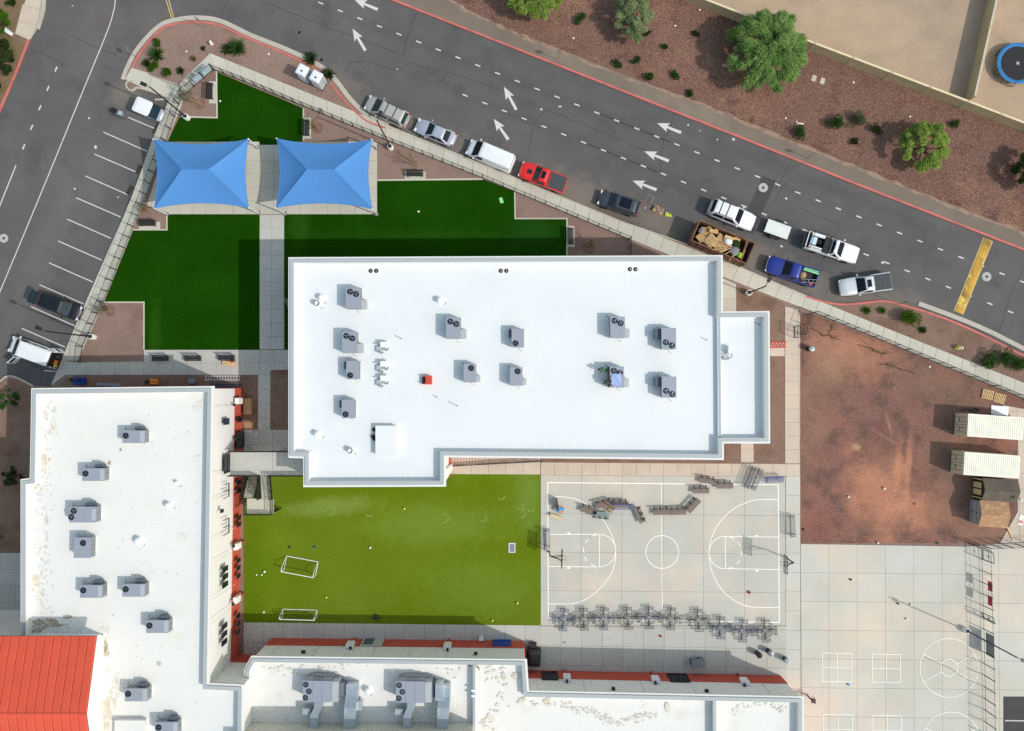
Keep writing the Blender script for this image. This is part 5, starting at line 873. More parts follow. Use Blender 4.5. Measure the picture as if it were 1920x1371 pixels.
# young, half-bare trees staked in gravel beds
def sapling(px, py, r, h, mat, label, n=220, seed=1, lean=(0, 0), ring=True):
    p = P(px, py, 0); t = thing('sapling', label, 'sapling', (p.x, p.y, -.02), 0, 'saplings'); rs = np.random.default_rng(seed); mb = MB(); tips = []
    for i in range(11):
        a = rs.uniform(0, 6.283); q = Vector((lean[0] + r * .75 * math.cos(a) * rs.uniform(.4, 1), lean[1] + r * .75 * math.sin(a) * rs.uniform(.4, 1), h * rs.uniform(.6, 1))); m = q * .45 + Vector((rs.uniform(-.1, .1), rs.uniform(-.1, .1), .1)); mb.tube((0, 0, 0), m, .035, .025, 5).tube(m, q, .025, .008, 5); tips += [q, (q + m) / 2]
        for k in range(2): e = q + Vector((rs.uniform(-.4, .4), rs.uniform(-.4, .4), rs.uniform(-.1, .3))); mb.tube((q + m) / 2, e, .014, .005, 4); tips.append(e)
    obj('branches', mb, 'bark_pale', t); obj('leaves', leaf_mesh('leaves', np.array([tuple(q) for q in tips]), np.full(len(tips), r * .22), n, .14, 2.2), mat, t)
    if ring: obj('watering_ring', MB().lathe([(.62, 0), (.55, .07), (.45, .07), (.38, .024)], 18), 'bed_gravel_brown', t)
sapling(376, 195, 1.15, 2.6, 'leaf_grey', 'leafy sapling in a soil ring beside the top left bench', 700, 21, (-.9, .6)); sapling(597, 240, .95, 1.8, 'leaf_dry', 'bare twiggy sapling beside the bench pad between fence and canopy', 170, 22); sapling(785, 312, .95, 2.2, 'leaf_dry', 'bare sapling behind the bench right of the canopies', 110, 23, (-1.2, .5), False); sapling(1105, 465, .7, 1.6, 'leaf_dry', 'shaded bare sapling in the bed by the main building', 90, 24, (.2, .5)); sapling(281, 399, .75, 1.3, 'leaf_dry', 'yellowing sapling beside the left canopy corner post', 240, 25, (-.4, .2), False); sapling(207, 583, .95, 1.8, 'leaf_grey', 'grey-green sapling in the bed by the left light pole', 420, 26, (-.4, .2))
def deadwood(px, py, ang, ln, label, seed, mat='bark'):
    p = P(px, py, 0); t = thing('fallen_branch', label, 'branch', (p.x, p.y, 0), R(ang), 'fallen branches'); rs = np.random.default_rng(seed); mb = MB(); pts = [(-ln / 2 + ln * k / 6, rs.uniform(-.2, .2), .06 + .1 * rs.uniform(0, 1)) for k in range(7)]; mb.path(pts, .045, 5); obj('stem', mb, mat, t); mb = MB()
    for k in range(9): a = pts[rs.integers(1, 7)]; mb.tube(a, (a[0] + rs.uniform(.2, .9), a[1] + rs.uniform(-.9, .9), rs.uniform(.05, .6)), .025, .008, 4)
    obj('twigs', mb, mat, t)
deadwood(1545, 628, -22, 3.2, 'long bare fallen branch inside the gravel lot by the gate', 31); deadwood(1680, 690, -12, 3.6, 'bare fallen sapling in the gravel lot near the fence', 33); deadwood(1632, 655, -28, 2.6, 'brown fallen branch against the gravel lot fence', 34); deadwood(1560, 618, 60, .9, 'small pale twig ring by the fallen branch', 35, 'bark_pale')
o = obj('hose', MB().path([(*P2(1612, 636, 0), .02), (*P2(1640, 655, 0), .02), (*P2(1665, 664, 0), .02), (*P2(1702, 669, 0), .02)], .03), 'litter'); tag(o, 'pale hose lying along the gravel lot fence', 'hose')
# ================================================================ VEHICLES (local x forward, y left)
def ring(x, w_, zt, zb=.28, crown=.04, sh=.86):
    h = [(w_ * .90, zb), (w_, zb + .16), (w_ * 1.0, zb + (zt - zb) * .6), (w_ * .965, zt - .07), (w_ * sh, zt), (w_ * .42, zt + crown * .8)]
    return [(x, y, z) for y, z in h] + [(x, -y, z) for y, z in reversed(h)]
def body_loft(st): return MB().loft([ring(*s) for s in st])
def rrect(x0, x1, wd, z, r=.22, n=5, front=1.0):
    out = []
    for cx, cy, a0 in ((x1 - r, wd - r, 0), (x0 + r, wd - r, 90), (x0 + r, -wd + r, 180), (x1 - r, -wd + r, 270)):
        for k in range(n): a = R(a0 + 90 * k / (n - 1)); out.append((cx + r * math.cos(a), cy + r * math.sin(a), z))
    return out
def cabin(b0, b1, wb, zb, t0, t1, wt, zt, r=.16): return MB().loft([rrect(b0, b1, wb, zb - .06, r), rrect(b0, b1, wb, zb, r), rrect(t0, t1, wt, zt - .05, r), rrect(t0 + .05, t1 - .06, wt - .05, zt - .01, r), rrect(t0 + .3, t1 - .3, wt - .3, zt + .025, r * .8)])
def slab4(q, th=.02):
    q = [Vector(p) for p in q]; nrm = (q[1] - q[0]).cross(q[3] - q[0]).normalized() * th; return MB().add([p - nrm * .5 for p in q] + [p + nrm for p in q], [(3, 2, 1, 0), (4, 5, 6, 7), (0, 1, 5, 4), (1, 2, 6, 5), (2, 3, 7, 6), (3, 0, 4, 7)])
def mixp(a, b, t): return tuple(a[i] + (b[i] - a[i]) * t for i in range(3))
def glasshouse(t, b0, b1, wb, zb, t0, t1, wt, zt, paint, glass='glass_dark', sides=2, rear=True, e=.08):
    F = lambda u, v: mixp(mixp((b1 + .012, wb * .93, zb), (b1 + .012, -wb * .93, zb), u), mixp((t1 + .012, wt * .92, zt - .06), (t1 + .012, -wt * .92, zt - .06), u), v)
    obj('windscreen', slab4([F(.03, .04), F(.03, .97), F(.97, .97), F(.97, .04)][::-1]), glass, t)
    if rear:
        B = lambda u, v: mixp(mixp((b0 - .012, wb * .92, zb), (b0 - .012, -wb * .92, zb), u), mixp((t0 - .012, wt * .92, zt - .06), (t0 - .012, -wt * .92, zt - .06), u), v)
        obj('rear_window', slab4([B(.05, .1), B(.95, .1), B(.95, .95), B(.05, .95)][::-1]), glass, t)
    for s_ in (1, -1):
        for k in range(sides):
            u0, u1 = (k + .07) / sides, (k + .95) / sides; G = lambda u, v: mixp(mixp((b0 + .2, s_ * (wb + .008), zb), (b1 - .3, s_ * (wb + .008), zb), u), mixp((t0 + .2, s_ * (wt + .008), zt - .08), (t1 - .15, s_ * (wt + .008), zt - .08), u), v)
            q = [G(u0, .08), G(u1, .08), G(u1, .93), G(u0, .93)]; obj('side_window', slab4(q if s_ < 0 else q[::-1]), glass, t)
def wheels(t, L_, W, r, fx, rx):
    tm = MB().lathe([(r * .62, -.11), (r * .96, -.11), (r, -.07), (r, .07), (r * .96, .11), (r * .62, .11)], 20).mesh('tyre'); rm = MB().lathe([(r * .62, -.09), (r * .62, .09), (r * .5, .06), (.06, .07)], 12).mesh('rim')
    for x in (fx, rx):
        for s_ in (1, -1):
            w_ = bpy.data.objects.new('wheel', None); C.objects.link(w_); w_.parent = t; w_.location = (x, s_ * (W / 2 - .1), r); w_.rotation_euler = (R(-90 * s_), 0, 0); obj('tyre', tm, 'tyre', w_); obj('rim', rm, 'rim', w_)
def trims(t, L_, W, zh, paint, mx, mz, hl=True, ins=.0, zl=.7):
    for s_ in (1, -1):
        m = obj('mirror', MB().box((mx, s_ * (W / 2 + .1), mz), (.12, .2, .16)), paint, t); obj('mirror_stalk', MB().box((mx, s_ * (W / 2 - .02), mz - .05), (.06, .1, .05)), 'plastic_black', m)
        if hl: obj('headlight', MB().box((L_ / 2 - .16, s_ * (W / 2 - .3), zl), (.24, .34, .12), s_ * -.35), 'lamp_clear', t); obj('tail_light', MB().box((-L_ / 2 + .05, s_ * (W / 2 - .2), .85), (.1, .2, .3)), 'lamp_red', t)
    obj('front_bumper', MB().loft([[(L_ / 2 - .12, W * .43 * u, .3), (L_ / 2 + .0, W * .36 * u, .32), (L_ / 2 + .0, W * .36 * u, .55), (L_ / 2 - .12, W * .43 * u, .55)] for u in (-1, -.6, 0, .6, 1)]), 'plastic_black', t)
    obj('rear_bumper', MB().bx(-L_ / 2 - .03, -L_ / 2 + .12, -W * .43, W * .43, .32, .58), paint, t)
def vehicle(name, cat, label, px, py, hd, zc=.8, z=ZR): p = P(px, py, zc); return thing(name, label, cat, (p.x, p.y, z), R(hd), 'parked vehicles')
def underbody(t, L_, W): obj('underbody', MB().bx(-L_ / 2 + .3, L_ / 2 - .3, -W / 2 + .25, W / 2 - .25, .2, .42), 'plastic_black', t)
def saloon(t, paint, L_=4.6, W=1.8, H=1.45, zh=.92, suv=False, glass='glass_dark', ws=(.2, .05)):
    w_ = W / 2
    st = [(-L_ / 2, w_ * .78, .78, .4), (-L_ / 2 + .12, w_ * .9, zh, .34), (-L_ / 2 + .6, w_ * .98, zh + .03), (-.4, w_, zh + .02), (L_ * .17, w_, zh), (L_ / 2 - .7, w_ * .97, zh - .08), (L_ / 2 - .25, w_ * .88, zh - .2, .32), (L_ / 2, w_ * .66, zh - .36, .4)]
    obj('body', body_loft(st), paint, t, 50)
    if suv: g = (-L_ / 2 + .12, L_ * ws[0], w_ * .93, zh + .02, -L_ / 2 + .42, L_ * ws[1], w_ * .78, H)
    else: g = (-L_ / 2 + .62, L_ * .2, w_ * .92, zh + .02, -L_ * .23, L_ * .03, w_ * .7, H)
    obj('roof', cabin(*g), paint, t, 45); glasshouse(t, *g, paint, glass); wheels(t, L_, W, .33, L_ * .3, -L_ * .29); trims(t, L_, W, zh, paint, L_ * .16, zh + .06); underbody(t, L_, W)
    for s_ in (1, -1): obj('hood_crease', MB().loft([[(x, s_ * y - .012, z), (x, s_ * y, z + .012), (x, s_ * y + .012, z)] for x, y, z in ((L_ * .2, w_ * .55, zh + .035), (L_ * .34, w_ * .5, zh - .03), (L_ / 2 - .3, w_ * .42, zh - .16))]), paint, t)
    obj('number_plate', MB().bx(-L_ / 2 - .045, -L_ / 2 - .03, -.26, .26, .45, .57), 'road_white', t); return t
def rails(t, x0, x1, y, z, bars, mat='plastic_black'):
    for s_ in (1, -1): obj('roof_rail', MB().path([(x0, s_ * y, z - .03), (x0 + .1, s_ * y, z + .04), (x1 - .1, s_ * y, z + .04), (x1, s_ * y, z - .03)], .03), mat, t)
    for x in bars: obj('crossbar', MB().bx(x - .035, x + .035, -y, y, z + .035, z + .07), mat, t)
# silver minivan
t = vehicle('minivan', 'minivan', 'silver minivan with roof rails parked nearest the light pole', 724.5, 207, 154, 1.0)
saloon(t, 'paint_silver', 5.0, 1.92, 1.75, 1.0, True, 'glass_teal', (.31, .12)); rails(t, -1.9, .3, .68, 1.76, (-.1, -1.1))
# silver-blue saloon
t = vehicle('saloon_car', 'car', 'silver-blue four-door saloon between the minivan and the white van', 816, 247, 157); saloon(t, 'paint_silver_blue', 4.65, 1.78, 1.42, .9)
obj('aerial', MB().box((-1.25, 0, 1.44), (.16, .04, .06)), 'plastic_black', t)
# white cargo vans
def cargo_van(t, L_=5.3, W=2.0, H=2.05, paint='paint_white'):
    w_ = W / 2; st = [(-L_ / 2, w_ * .95, 1.15, .38), (-L_ / 2 + .05, w_, 1.2, .34), (L_ * .22, w_, 1.2), (L_ * .34, w_ * .97, 1.14), (L_ / 2 - .3, w_ * .88, 1.0, .32), (L_ / 2, w_ * .68, .72, .4)]
    obj('body', body_loft(st), paint, t, 50); g = (-L_ / 2 + .02, L_ * .36, w_ * .96, 1.16, -L_ / 2 + .1, L_ * .2, w_ * .84, H); obj('roof', cabin(*g, r=.12), paint, t, 45)
    F = lambda u, v: mixp(mixp((g[1] + .012, w_ * .9, 1.2), (g[1] + .012, -w_ * .9, 1.2), u), mixp((g[5] + .012, w_ * .78, H - .08), (g[5] + .012, -w_ * .78, H - .08), u), v); obj('windscreen', slab4([F(.02, .05), F(.02, .95), F(.98, .95), F(.98, .05)][::-1]), 'glass_dark', t)
    for s_ in (1, -1):
        G = lambda u, v: mixp(mixp((L_ * .12, s_ * (w_ * .96 + .012), 1.2), (L_ * .3, s_ * (w_ * .96 + .012), 1.2), u), mixp((L_ * .1, s_ * (w_ * .84 + .012), H - .2), (L_ * .19, s_ * (w_ * .84 + .012), H - .2), u), v); q = [G(0, 0), G(1, 0), G(1, 1), G(0, 1)]; obj('side_window', slab4(q if s_ < 0 else q[::-1]), 'glass_dark', t)
    wheels(t, L_, W, .35, L_ * .32, -L_ * .28); trims(t, L_, W, 1.1, paint, L_ * .29, 1.3, zl=.85); underbody(t, L_, W)
    obj('wiper', MB().path([(g[1] + .05, .1, 1.2), (g[1] - .2, -.5, 1.45)], .012), 'plastic_black', t); return g
t = vehicle('cargo_van', 'van', 'plain white cargo van with closed doors behind the red pickup', 919, 289, 157, 1.3); cargo_van(t, 5.3); obj('aerial', MB().tube((1.0, -.3, 2.05), (.9, -.3, 2.2), .01), 'plastic_black', t)
for x in (.6, .2, -.3, -.9, -1.5, -2.1): obj('roof_rib', MB().bx(x - .02, x + .02, -.6, .6, 2.068, 2.082), 'paint_white', t)
t = vehicle('cargo_van', 'van', 'white van with its doors open in the parking bay', 55, 659, 160, 1.3); g = cargo_van(t, 5.2)
for s_ in (1, -1):
    q = obj('side_door', MB().box((1.35, s_ * 1.5, 1.15), (.06, 1.0, 1.5), s_ * -.5), 'paint_white', t) if s_ > 0 else None
    if q: obj('door_window', MB().box((1.35, 1.5, 1.55), (.07, .8, .55), -.5), 'glass_dark', q)
    d = obj('rear_door', MB().box((-3.0, s_ * 1.18, 1.3), (.8, .06, 1.6), s_ * .25), 'paint_white', t); obj('door_window', MB().box((-3.0, s_ * 1.18, 1.75), (.55, .07, .5), s_ * .25), 'glass_dark', d)
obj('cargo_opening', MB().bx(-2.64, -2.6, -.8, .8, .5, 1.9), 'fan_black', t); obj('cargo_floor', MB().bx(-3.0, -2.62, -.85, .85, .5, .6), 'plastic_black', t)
for i in range(3): obj('side_window', MB().box((.5 - i * .95, -.955, 1.62), (.75, .03, .5), 0, 1, 0, .12), 'glass_dark', t)
p = P(97, 668, .9)
for i, (dx, dy, m_, sz) in enumerate(((-2.75, .25, 'orange', (.3, .5, .35)), (-2.8, -.35, 'ball_black', (.35, .45, .3)), (-2.85, .62, 'ball_yellow', (.22, .25, .3)))):
    c, s = math.cos(R(160)), math.sin(R(160)); q = t.location; o = obj('tool_case', MB().box((0, 0, sz[2] / 2), sz, R(160)), m_); o.location = (q.x + dx * c - dy * s, q.y + dx * s + dy * c, ZR + .6); tag(o, ['orange tool case in the open back of the white van', 'black tool case in the open back of the white van', 'yellow tool case in the open back of the white van'][i], 'tool case')
# pickups
def pickup(t, paint, L_=5.6, W=1.98, H=1.85, crew=True, cover=None, glass='glass_dark', bedm=None):
    w_ = W / 2; cabr = -L_ * .13 if crew else -L_ * .02; zh = 1.12
    st = [(cabr - .12, w_, zh, .42), (cabr + .1, w_, zh + .01, .42), (L_ * .17, w_, zh, .42), (L_ / 2 - .8, w_ * .98, zh - .03, .42), (L_ / 2 - .25, w_ * .93, zh - .1, .42), (L_ / 2, w_ * .8, zh - .28, .48)]
    obj('body', body_loft(st), paint, t, 50); g = (cabr - .02, L_ * .19, w_ * .93, zh + .02, cabr + .1, L_ * .055, w_ * .78, H); obj('roof', cabin(*g), paint, t, 45); glasshouse(t, *g, paint, glass, 2 if crew else 1)
    x0, x1 = -L_ / 2, cabr - .14; bm = bedm or paint
    obj('bed_floor', MB().bx(x0 + .03, x1, -w_ + .12, w_ - .12, .62, .68), 'plastic_black', t)
    for s_ in (1, -1): obj('bed_side', MB().loft([[(x, s_ * (w_ - .12), .5), (x, s_ * w_ * .99, .5), (x, s_ * w_, .9), (x, s_ * (w_ - .03), 1.14), (x, s_ * (w_ - .12), 1.14)] for x in ((x0 + .02, x1) if s_ > 0 else (x1, x0 + .02))]), bm, t)
    obj('tailgate', MB().bx(x0, x0 + .08, -w_ + .12, w_ - .12, .6, 1.12), bm, t); obj('bed_front', MB().bx(x1 - .05, x1, -w_ + .12, w_ - .12, .6, 1.13), bm, t)
    if cover: 
        n = 4
        for k in range(n): a = x0 + .04 + (x1 - x0 - .06) * k / n; obj('tonneau_panel', MB().bx(a + .01, a + (x1 - x0 - .06) / n - .005, -w_ + .13, w_ - .13, 1.145, 1.19), cover, t)
    wheels(t, L_, W, .4, L_ * .31, -L_ * .3); trims(t, L_, W, zh, paint, L_ * .16, zh + .12, zl=.85); underbody(t, L_, W); return (x0, x1, w_, g, zh, H)
t = vehicle('pickup_truck', 'pickup', 'bright red pickup with black bed cover and hood scoop', 1018, 331, 159, 1.0); r_ = pickup(t, 'paint_red', 5.3, 1.95, 1.85, True, 'tonneau', 'glass_teal'); obj('hood_scoop', MB().box((1.55, 0, 1.16), (.55, .5, .08), 0, .8), 'plastic_black', t); obj('sunroof', MB().bx(-.25, .15, -.4, .4, 1.86, 1.9), 'glass_dark', t)
t = vehicle('pickup_truck', 'pickup', 'silver pickup with black folding bed cover parked askew', 1624, 533, 188, 1.0); pickup(t, 'paint_silver_white', 5.6, 1.98, 1.85, True, 'tonneau'); obj('sunroof', MB().bx(-.3, .15, -.4, .4, 1.86, 1.9), 'glass_dark', t)
t = vehicle('pickup_truck', 'pickup', 'dark blue pickup with an open bed full of tools', 1486, 508, 162, 1.0); r_ = pickup(t, 'paint_blue', 5.7, 2.0, 1.9, True); obj('grille', MB().bx(2.83, 2.87, -.6, .6, .6, .95), 'rim', t)
def in_vehicle(t, dx, dy, dz, name, mb, mat, label, cat, rz=0):
    c, s = math.cos(t.rotation_euler.z), math.sin(t.rotation_euler.z); q = t.location; o = obj(name, mb, mat); o.location = (q.x + dx * c - dy * s, q.y + dx * s + dy * c, q.z + dz); o.rotation_euler = (0, 0, t.rotation_euler.z + rz); return tag(o, label, cat)
in_vehicle(t, -1.95, -.55, .7, 'pipe_bundle', MB().box((0, 0, .4), (1.7, .16, .14)).box((0, -.2, .42), (1.6, .1, .1)), 'mint', 'pale green pipes in the blue pickup bed', 'pipes'); in_vehicle(t, -1.95, .35, .7, 'ladder', MB().box((0, 0, .45), (1.7, .05, .08)).box((0, .35, .45), (1.7, .05, .08)).box((-.5, .17, .45), (.05, .32, .05)).box((0, .17, .45), (.05, .32, .05)).box((.5, .17, .45), (.05, .32, .05)), 'steel', 'aluminium ladder in the blue pickup bed', 'ladder', .25); in_vehicle(t, -2.4, .68, .7, 'toolbox', MB().box((0, 0, .13), (.4, .28, .26)), 'redbox', 'red toolbox at the back of the blue pickup bed', 'toolbox'); in_vehicle(t, -1.3, .0, .7, 'tarp_heap', MB().lathe([(.42, 0), (.4, .15), (.25, .3), (.05, .36)], 9), 'tan_box', 'brown bundle behind the cab of the blue pickup', 'bundle')
t = vehicle('pickup_truck', 'pickup', 'white single-cab work pickup with black ladder rack towing a trailer', 1562, 464, -18, 1.0); r_ = pickup(t, 'paint_white', 5.9, 2.0, 1.85, False)
for x in (-.5, -2.6): obj('rack_hoop', MB().path([(x, -.95, 1.1), (x, -.9, 1.95), (x, .9, 1.95), (x, .95, 1.1)], .035), 'black_metal', t)
for y in (-.9, .9): obj('rack_rail', MB().tube((-2.7, y, 1.96), (-.4, y, 1.96), .03), 'black_metal', t)
obj('bed_toolbox', MB().bx(-1.1, -.4, -.88, .88, 1.0, 1.32), 'plastic_black', t)
for s_ in (1, -1): obj('side_toolbox', MB().bx(-2.6, -1.2, s_ * .72 - .16, s_ * .72 + .16, 1.1, 1.38), 'paint_white', t)
obj('lift_gate', MB().box((-3.15, 0, .9), (.5, 1.7, .05), 0, 1, .6), 'black_metal', t)
in_vehicle(t, -1.6, .1, .7, 'pump', MB().box((0, 0, .2), (.5, .4, .4)).tube((.1, 0, .4), (.1, 0, .62), .12), 'black_metal', 'black pump in the bed of the white work pickup', 'pump'); in_vehicle(t, -2.2, .05, .7, 'cooler', MB().box((0, 0, .22), (.55, .8, .44)).box((0, 0, .46), (.58, .84, .05)), 'bluebanner', 'pale blue cooler in the bed of the white work pickup', 'cooler')
# trailer
t = vehicle('utility_trailer', 'trailer', 'small flat white trailer with raised ramp behind the work pickup', 1460, 429, -20, .9); obj('deck', MB().bx(-1.35, 1.35, -.78, .78, .62, .7), 'off_white' if 'off_white' in MATS else 'paint_off_white', t)
for s_ in (1, -1): obj('side_rail', MB().bx(-1.35, 1.35, s_ * .8 - .03, s_ * .8 + .03, .55, .85), 'black_metal', t); obj('fender', MB().box((-.1, s_ * .98, .62), (1.0, .22, .05)), 'black_metal', t)
obj('ramp_frame', MB().path([(-1.4, -.75, .7), (-1.55, -.75, 1.55), (-1.55, .75, 1.55), (-1.4, .75, .7)], .035).tube((-1.48, -.75, 1.1), (-1.48, .75, 1.1), .025), 'black_metal', t); obj('tongue', MB().path([(1.35, -.6, .5), (2.3, 0, .45), (1.35, .6, .5)], .05).tube((2.2, 0, .45), (2.7, 0, .45), .05), 'black_metal', t); wheels(t, 2.7, 1.95, .3, .28, -.42)
# SUVs
t = vehicle('suv', 'suv', 'large white SUV with black roof bars beside the rubbish skip', 1374, 402, -22, 1.0); saloon(t, 'paint_white', 5.2, 2.0, 1.92, 1.12, True, 'glass_dark'); rails(t, -2.0, .1, .72, 1.93, (-1.55, -.75))
t = vehicle('suv', 'suv', 'charcoal grey SUV parked beside the storm grate', 1161, 380, 162, .9); saloon(t, 'paint_charcoal', 4.6, 1.86, 1.65, 1.0, True, 'glass_teal', (.25, .08)); obj('sunroof', MB().bx(-1.3, .0, -.55, .55, 1.672, 1.69), 'glass_dark', t)
t = vehicle('hatchback', 'car', 'black car with its tailgate raised in the parking bay', 110, 574, -21, .9); saloon(t, 'paint_black', 4.7, 1.85, 1.55, .98, True, 'glass_teal', (.27, .08))
tg = obj('raised_tailgate', MB().box((-2.6, 0, 1.75), (1.0, 1.45, .06), 0, 1, -.25), 'paint_black', t); obj('tailgate_glass', MB().box((-2.62, 0, 1.79), (.55, 1.15, .03), 0, 1, -.25), 'glass_teal', tg); obj('tailgate_trim', MB().bx(-2.35, -2.2, -.55, .55, 1.72, 1.75), 'lamp_clear', tg)
# white-roofed cart
t = vehicle('utility_cart', 'cart', 'small white-roofed utility cart in the topmost parking bay', 277, 205, -23, 1.2)
obj('body', MB().loft([ring(-1.45, .6, .8, .4), ring(-1.3, .74, .95), ring(-.2, .76, .92), ring(.4, .76, .7), ring(.9, .74, .85), ring(1.35, .7, .82), ring(1.6, .55, .6, .4)]), 'paint_silver_blue', t, 50); obj('roof', MB().loft([rrect(-1.35, .55, .8, 1.78, .25), rrect(-1.38, .58, .83, 1.84, .25), rrect(-1.3, .5, .76, 1.9, .25), rrect(-.9, .2, .4, 1.93, .2)]), 'paint_white', t, 45)
for x, x2 in ((-1.25, -1.25), (.5, 1.05)):
    for s_ in (1, -1): obj('roof_strut', MB().tube((x2, s_ * .7, .85), (x, s_ * .72, 1.8), .03), 'plastic_black', t)
obj('windscreen', slab4([(1.08, .66, .9), (1.08, -.66, .9), (.56, -.68, 1.76), (.56, .68, 1.76)]), 'glass_teal', t); obj('seat', MB().bx(-.5, .1, -.65, .65, .7, .95).bx(-.6, -.42, -.65, .65, .95, 1.4), 'plastic_black', t); obj('cargo_box', MB().bx(-1.4, -.7, -.68, .68, .8, 1.15), 'plastic_black', t); wheels(t, 3, 1.5, .28, 1.0, -.95)
t = vehicle('equipment_stand', 'equipment', 'grey metal folding equipment stand on the road behind the white-roofed cart', 223, 213, -22, .4); obj('tray', MB().box((0, 0, .5), (1.1, .5, .06)), 'steel', t); obj('lid', MB().box((-.6, .1, .62), (.55, .5, .22)), 'plastic_black', t); obj('clamp', MB().box((.15, .1, .62), (.4, .42, .16)), 'unit_pale', t)
for x in (-.5, .5):
    for s_ in (1, -1): obj('leg', MB().tube((x, s_ * .2, .5), (x * 1.4, s_ * .28, 0), .02), 'steel', t)
obj('rail', MB().tube((-.8, -.3, .55), (.9, -.3, .5), .03), 'plastic_black', t)
# ---- rubbish skip and its load
p = P(1357, 453, 2.4); HD = R(-23); t = thing('rubbish_skip', 'long rusty brown open skip full of cardboard and timber', 'skip', (p.x, p.y, ZR), HD); SL, SW, SH = 6.5, 2.4, 2.3
obj('floor', MB().bx(-SL / 2, SL / 2, -SW / 2, SW / 2, .12, .2), 'rust', t)
for s_ in (1, -1): obj('side_wall', MB().bx(-SL / 2, SL / 2, s_ * (SW / 2 - .03) - .03, s_ * (SW / 2 - .03) + .03, .2, SH), 'rust', t); obj('rim', MB().bx(-SL / 2, SL / 2, s_ * (SW / 2 + .0) - .06, s_ * (SW / 2) + .06, SH, SH + .1), 'rust', t)
for x in (-SL / 2 + .03, SL / 2 - .03): obj('end_wall', MB().bx(x - .03, x + .03, -SW / 2 + .06, SW / 2 - .06, .2, SH), 'rust', t); obj('rim', MB().bx(x - .07, x + .07, -SW / 2 + .06, SW / 2 - .06, SH, SH + .1), 'rust', t)
for k in range(9):
    for s_ in (1, -1): obj('rib', MB().bx(-SL / 2 + .2 + k * .76, -SL / 2 + .3 + k * .76, s_ * (SW / 2 + .055) - .05, s_ * (SW / 2 + .055) + .05, .2, SH - .01), 'rust', t)
def in_skip(dx, dy, dz, name, mb, mat, label, cat, rz=0, rx=0, ry=0): o = in_vehicle(t, dx, dy, dz, name, mb, mat, label, cat, rz); o.rotation_euler[0] = rx; o.rotation_euler[1] = ry; return o
in_skip(-.4, 0, .2, 'debris_heap', MB().box((0, 0, .55), (5.2, 2.2, 1.1), 0, .9), 'plastic_black', 'dark rubbish filling the bottom of the skip', 'rubbish')
rs = random.Random(4); cw = ['flattened', 'torn', 'folded', 'long', 'short', 'creased', 'curled', 'bent']
for i, (dx, dy, sx_, sy_, rz) in enumerate(((-2.0, .55, 1.1, .9, .3), (-2.3, -.35, .9, .8, -.5), (.3, .4, 2.0, .9, -.12), (.9, .75, 1.8, .55, .1), (-.3, -.55, 1.7, .6, -.5), (.2, -.2, 1.4, .7, -.55), (1.5, .2, .8, .7, .4), (-1.3, .8, 1.0, .4, .2))):
    in_skip(dx, dy, 1.55 + .08 * (i % 4), 'cardboard_box', MB().box((0, 0, 0), (sx_, sy_, .12)).box((sx_ * .3, sy_ * .5, .05), (sx_ * .4, .3, .02), 0, 1, 0, .5), 'cardboard', f'{cw[i]} brown cardboard {["at the left end", "in the left corner", "in the middle", "along the far wall", "near the front wall", "beside the pallet", "near the right end", "by the far left wall"][i]} of the skip', 'cardboard', rz, rs.uniform(-.25, .25), rs.uniform(-.2, .2))
pl = MB()
for k in range(7): pl.box((-.5 + k * .17, 0, .1), (.1, 1.1, .02))
for y in (-.5, 0, .5): pl.box((0, y, .05), (1.15, .08, .08))
in_skip(-1.15, -.2, 1.75, 'broken_pallet', pl, 'wood', 'broken wooden pallet lying in the skip', 'pallet', -.4, .2, .1)
in_skip(.55, .35, 1.85, 'white_sack', MB().lathe([(.45, 0), (.5, .12), (.3, .28), (.06, .32)], 9, (0, 0, 0), .7), 'toilet_white', 'crumpled white sack in the skip', 'sack'); in_skip(1.6, -.35, 1.7, 'clear_bag', MB().lathe([(.5, 0), (.55, .2), (.4, .4), (.08, .48)], 10), 'grey_mid', 'bulging grey bag in the right half of the skip', 'bag'); in_skip(1.45, .45, 1.7, 'green_bag', MB().lathe([(.5, 0), (.48, .18), (.3, .34), (.05, .4)], 8), 'leaf_dark', 'dark green bag in the right half of the skip', 'bag'); in_skip(2.25, -.5, 1.75, 'hi_vis_vest', MB().lathe([(.3, 0), (.33, .14), (.2, .26), (.04, .3)], 7), 'lime', 'lime hi-vis vest crumpled at the right of the skip', 'vest'); in_skip(2.45, .15, 2.35, 'timber_plank', MB().box((0, 0, 0), (.2, 2.3, .06)), 'rust', 'brown plank laid across the right end of the skip', 'plank', .05); in_skip(2.35, .75, 2.3, 'orange_strip', MB().box((0, 0, 0), (.12, .7, .05)), 'orange', 'orange strip on the plank at the right end of the skip', 'strip', .2); in_skip(-2.6, .3, 1.75, 'grey_scrap', MB().lathe([(.3, 0), (.34, .1), (.12, .22)], 5), 'grey_mid', 'grey scrap at the left end of the skip', 'scrap')
for k in range(7): in_skip(-1.6 + k * .55, -.75 + .1 * (k % 3), 1.8 + .05 * k, 'timber_stick', MB().box((0, 0, 0), (1.1 + .1 * k, .07, .05)), 'wood', ['first', 'second', 'third', 'fourth', 'fifth', 'sixth', 'seventh'][k] + ' loose timber stick from the left, front side of the skip', 'timber', -.3 + .25 * k, .1, .08)
p = P(1310, 405, 2.4)
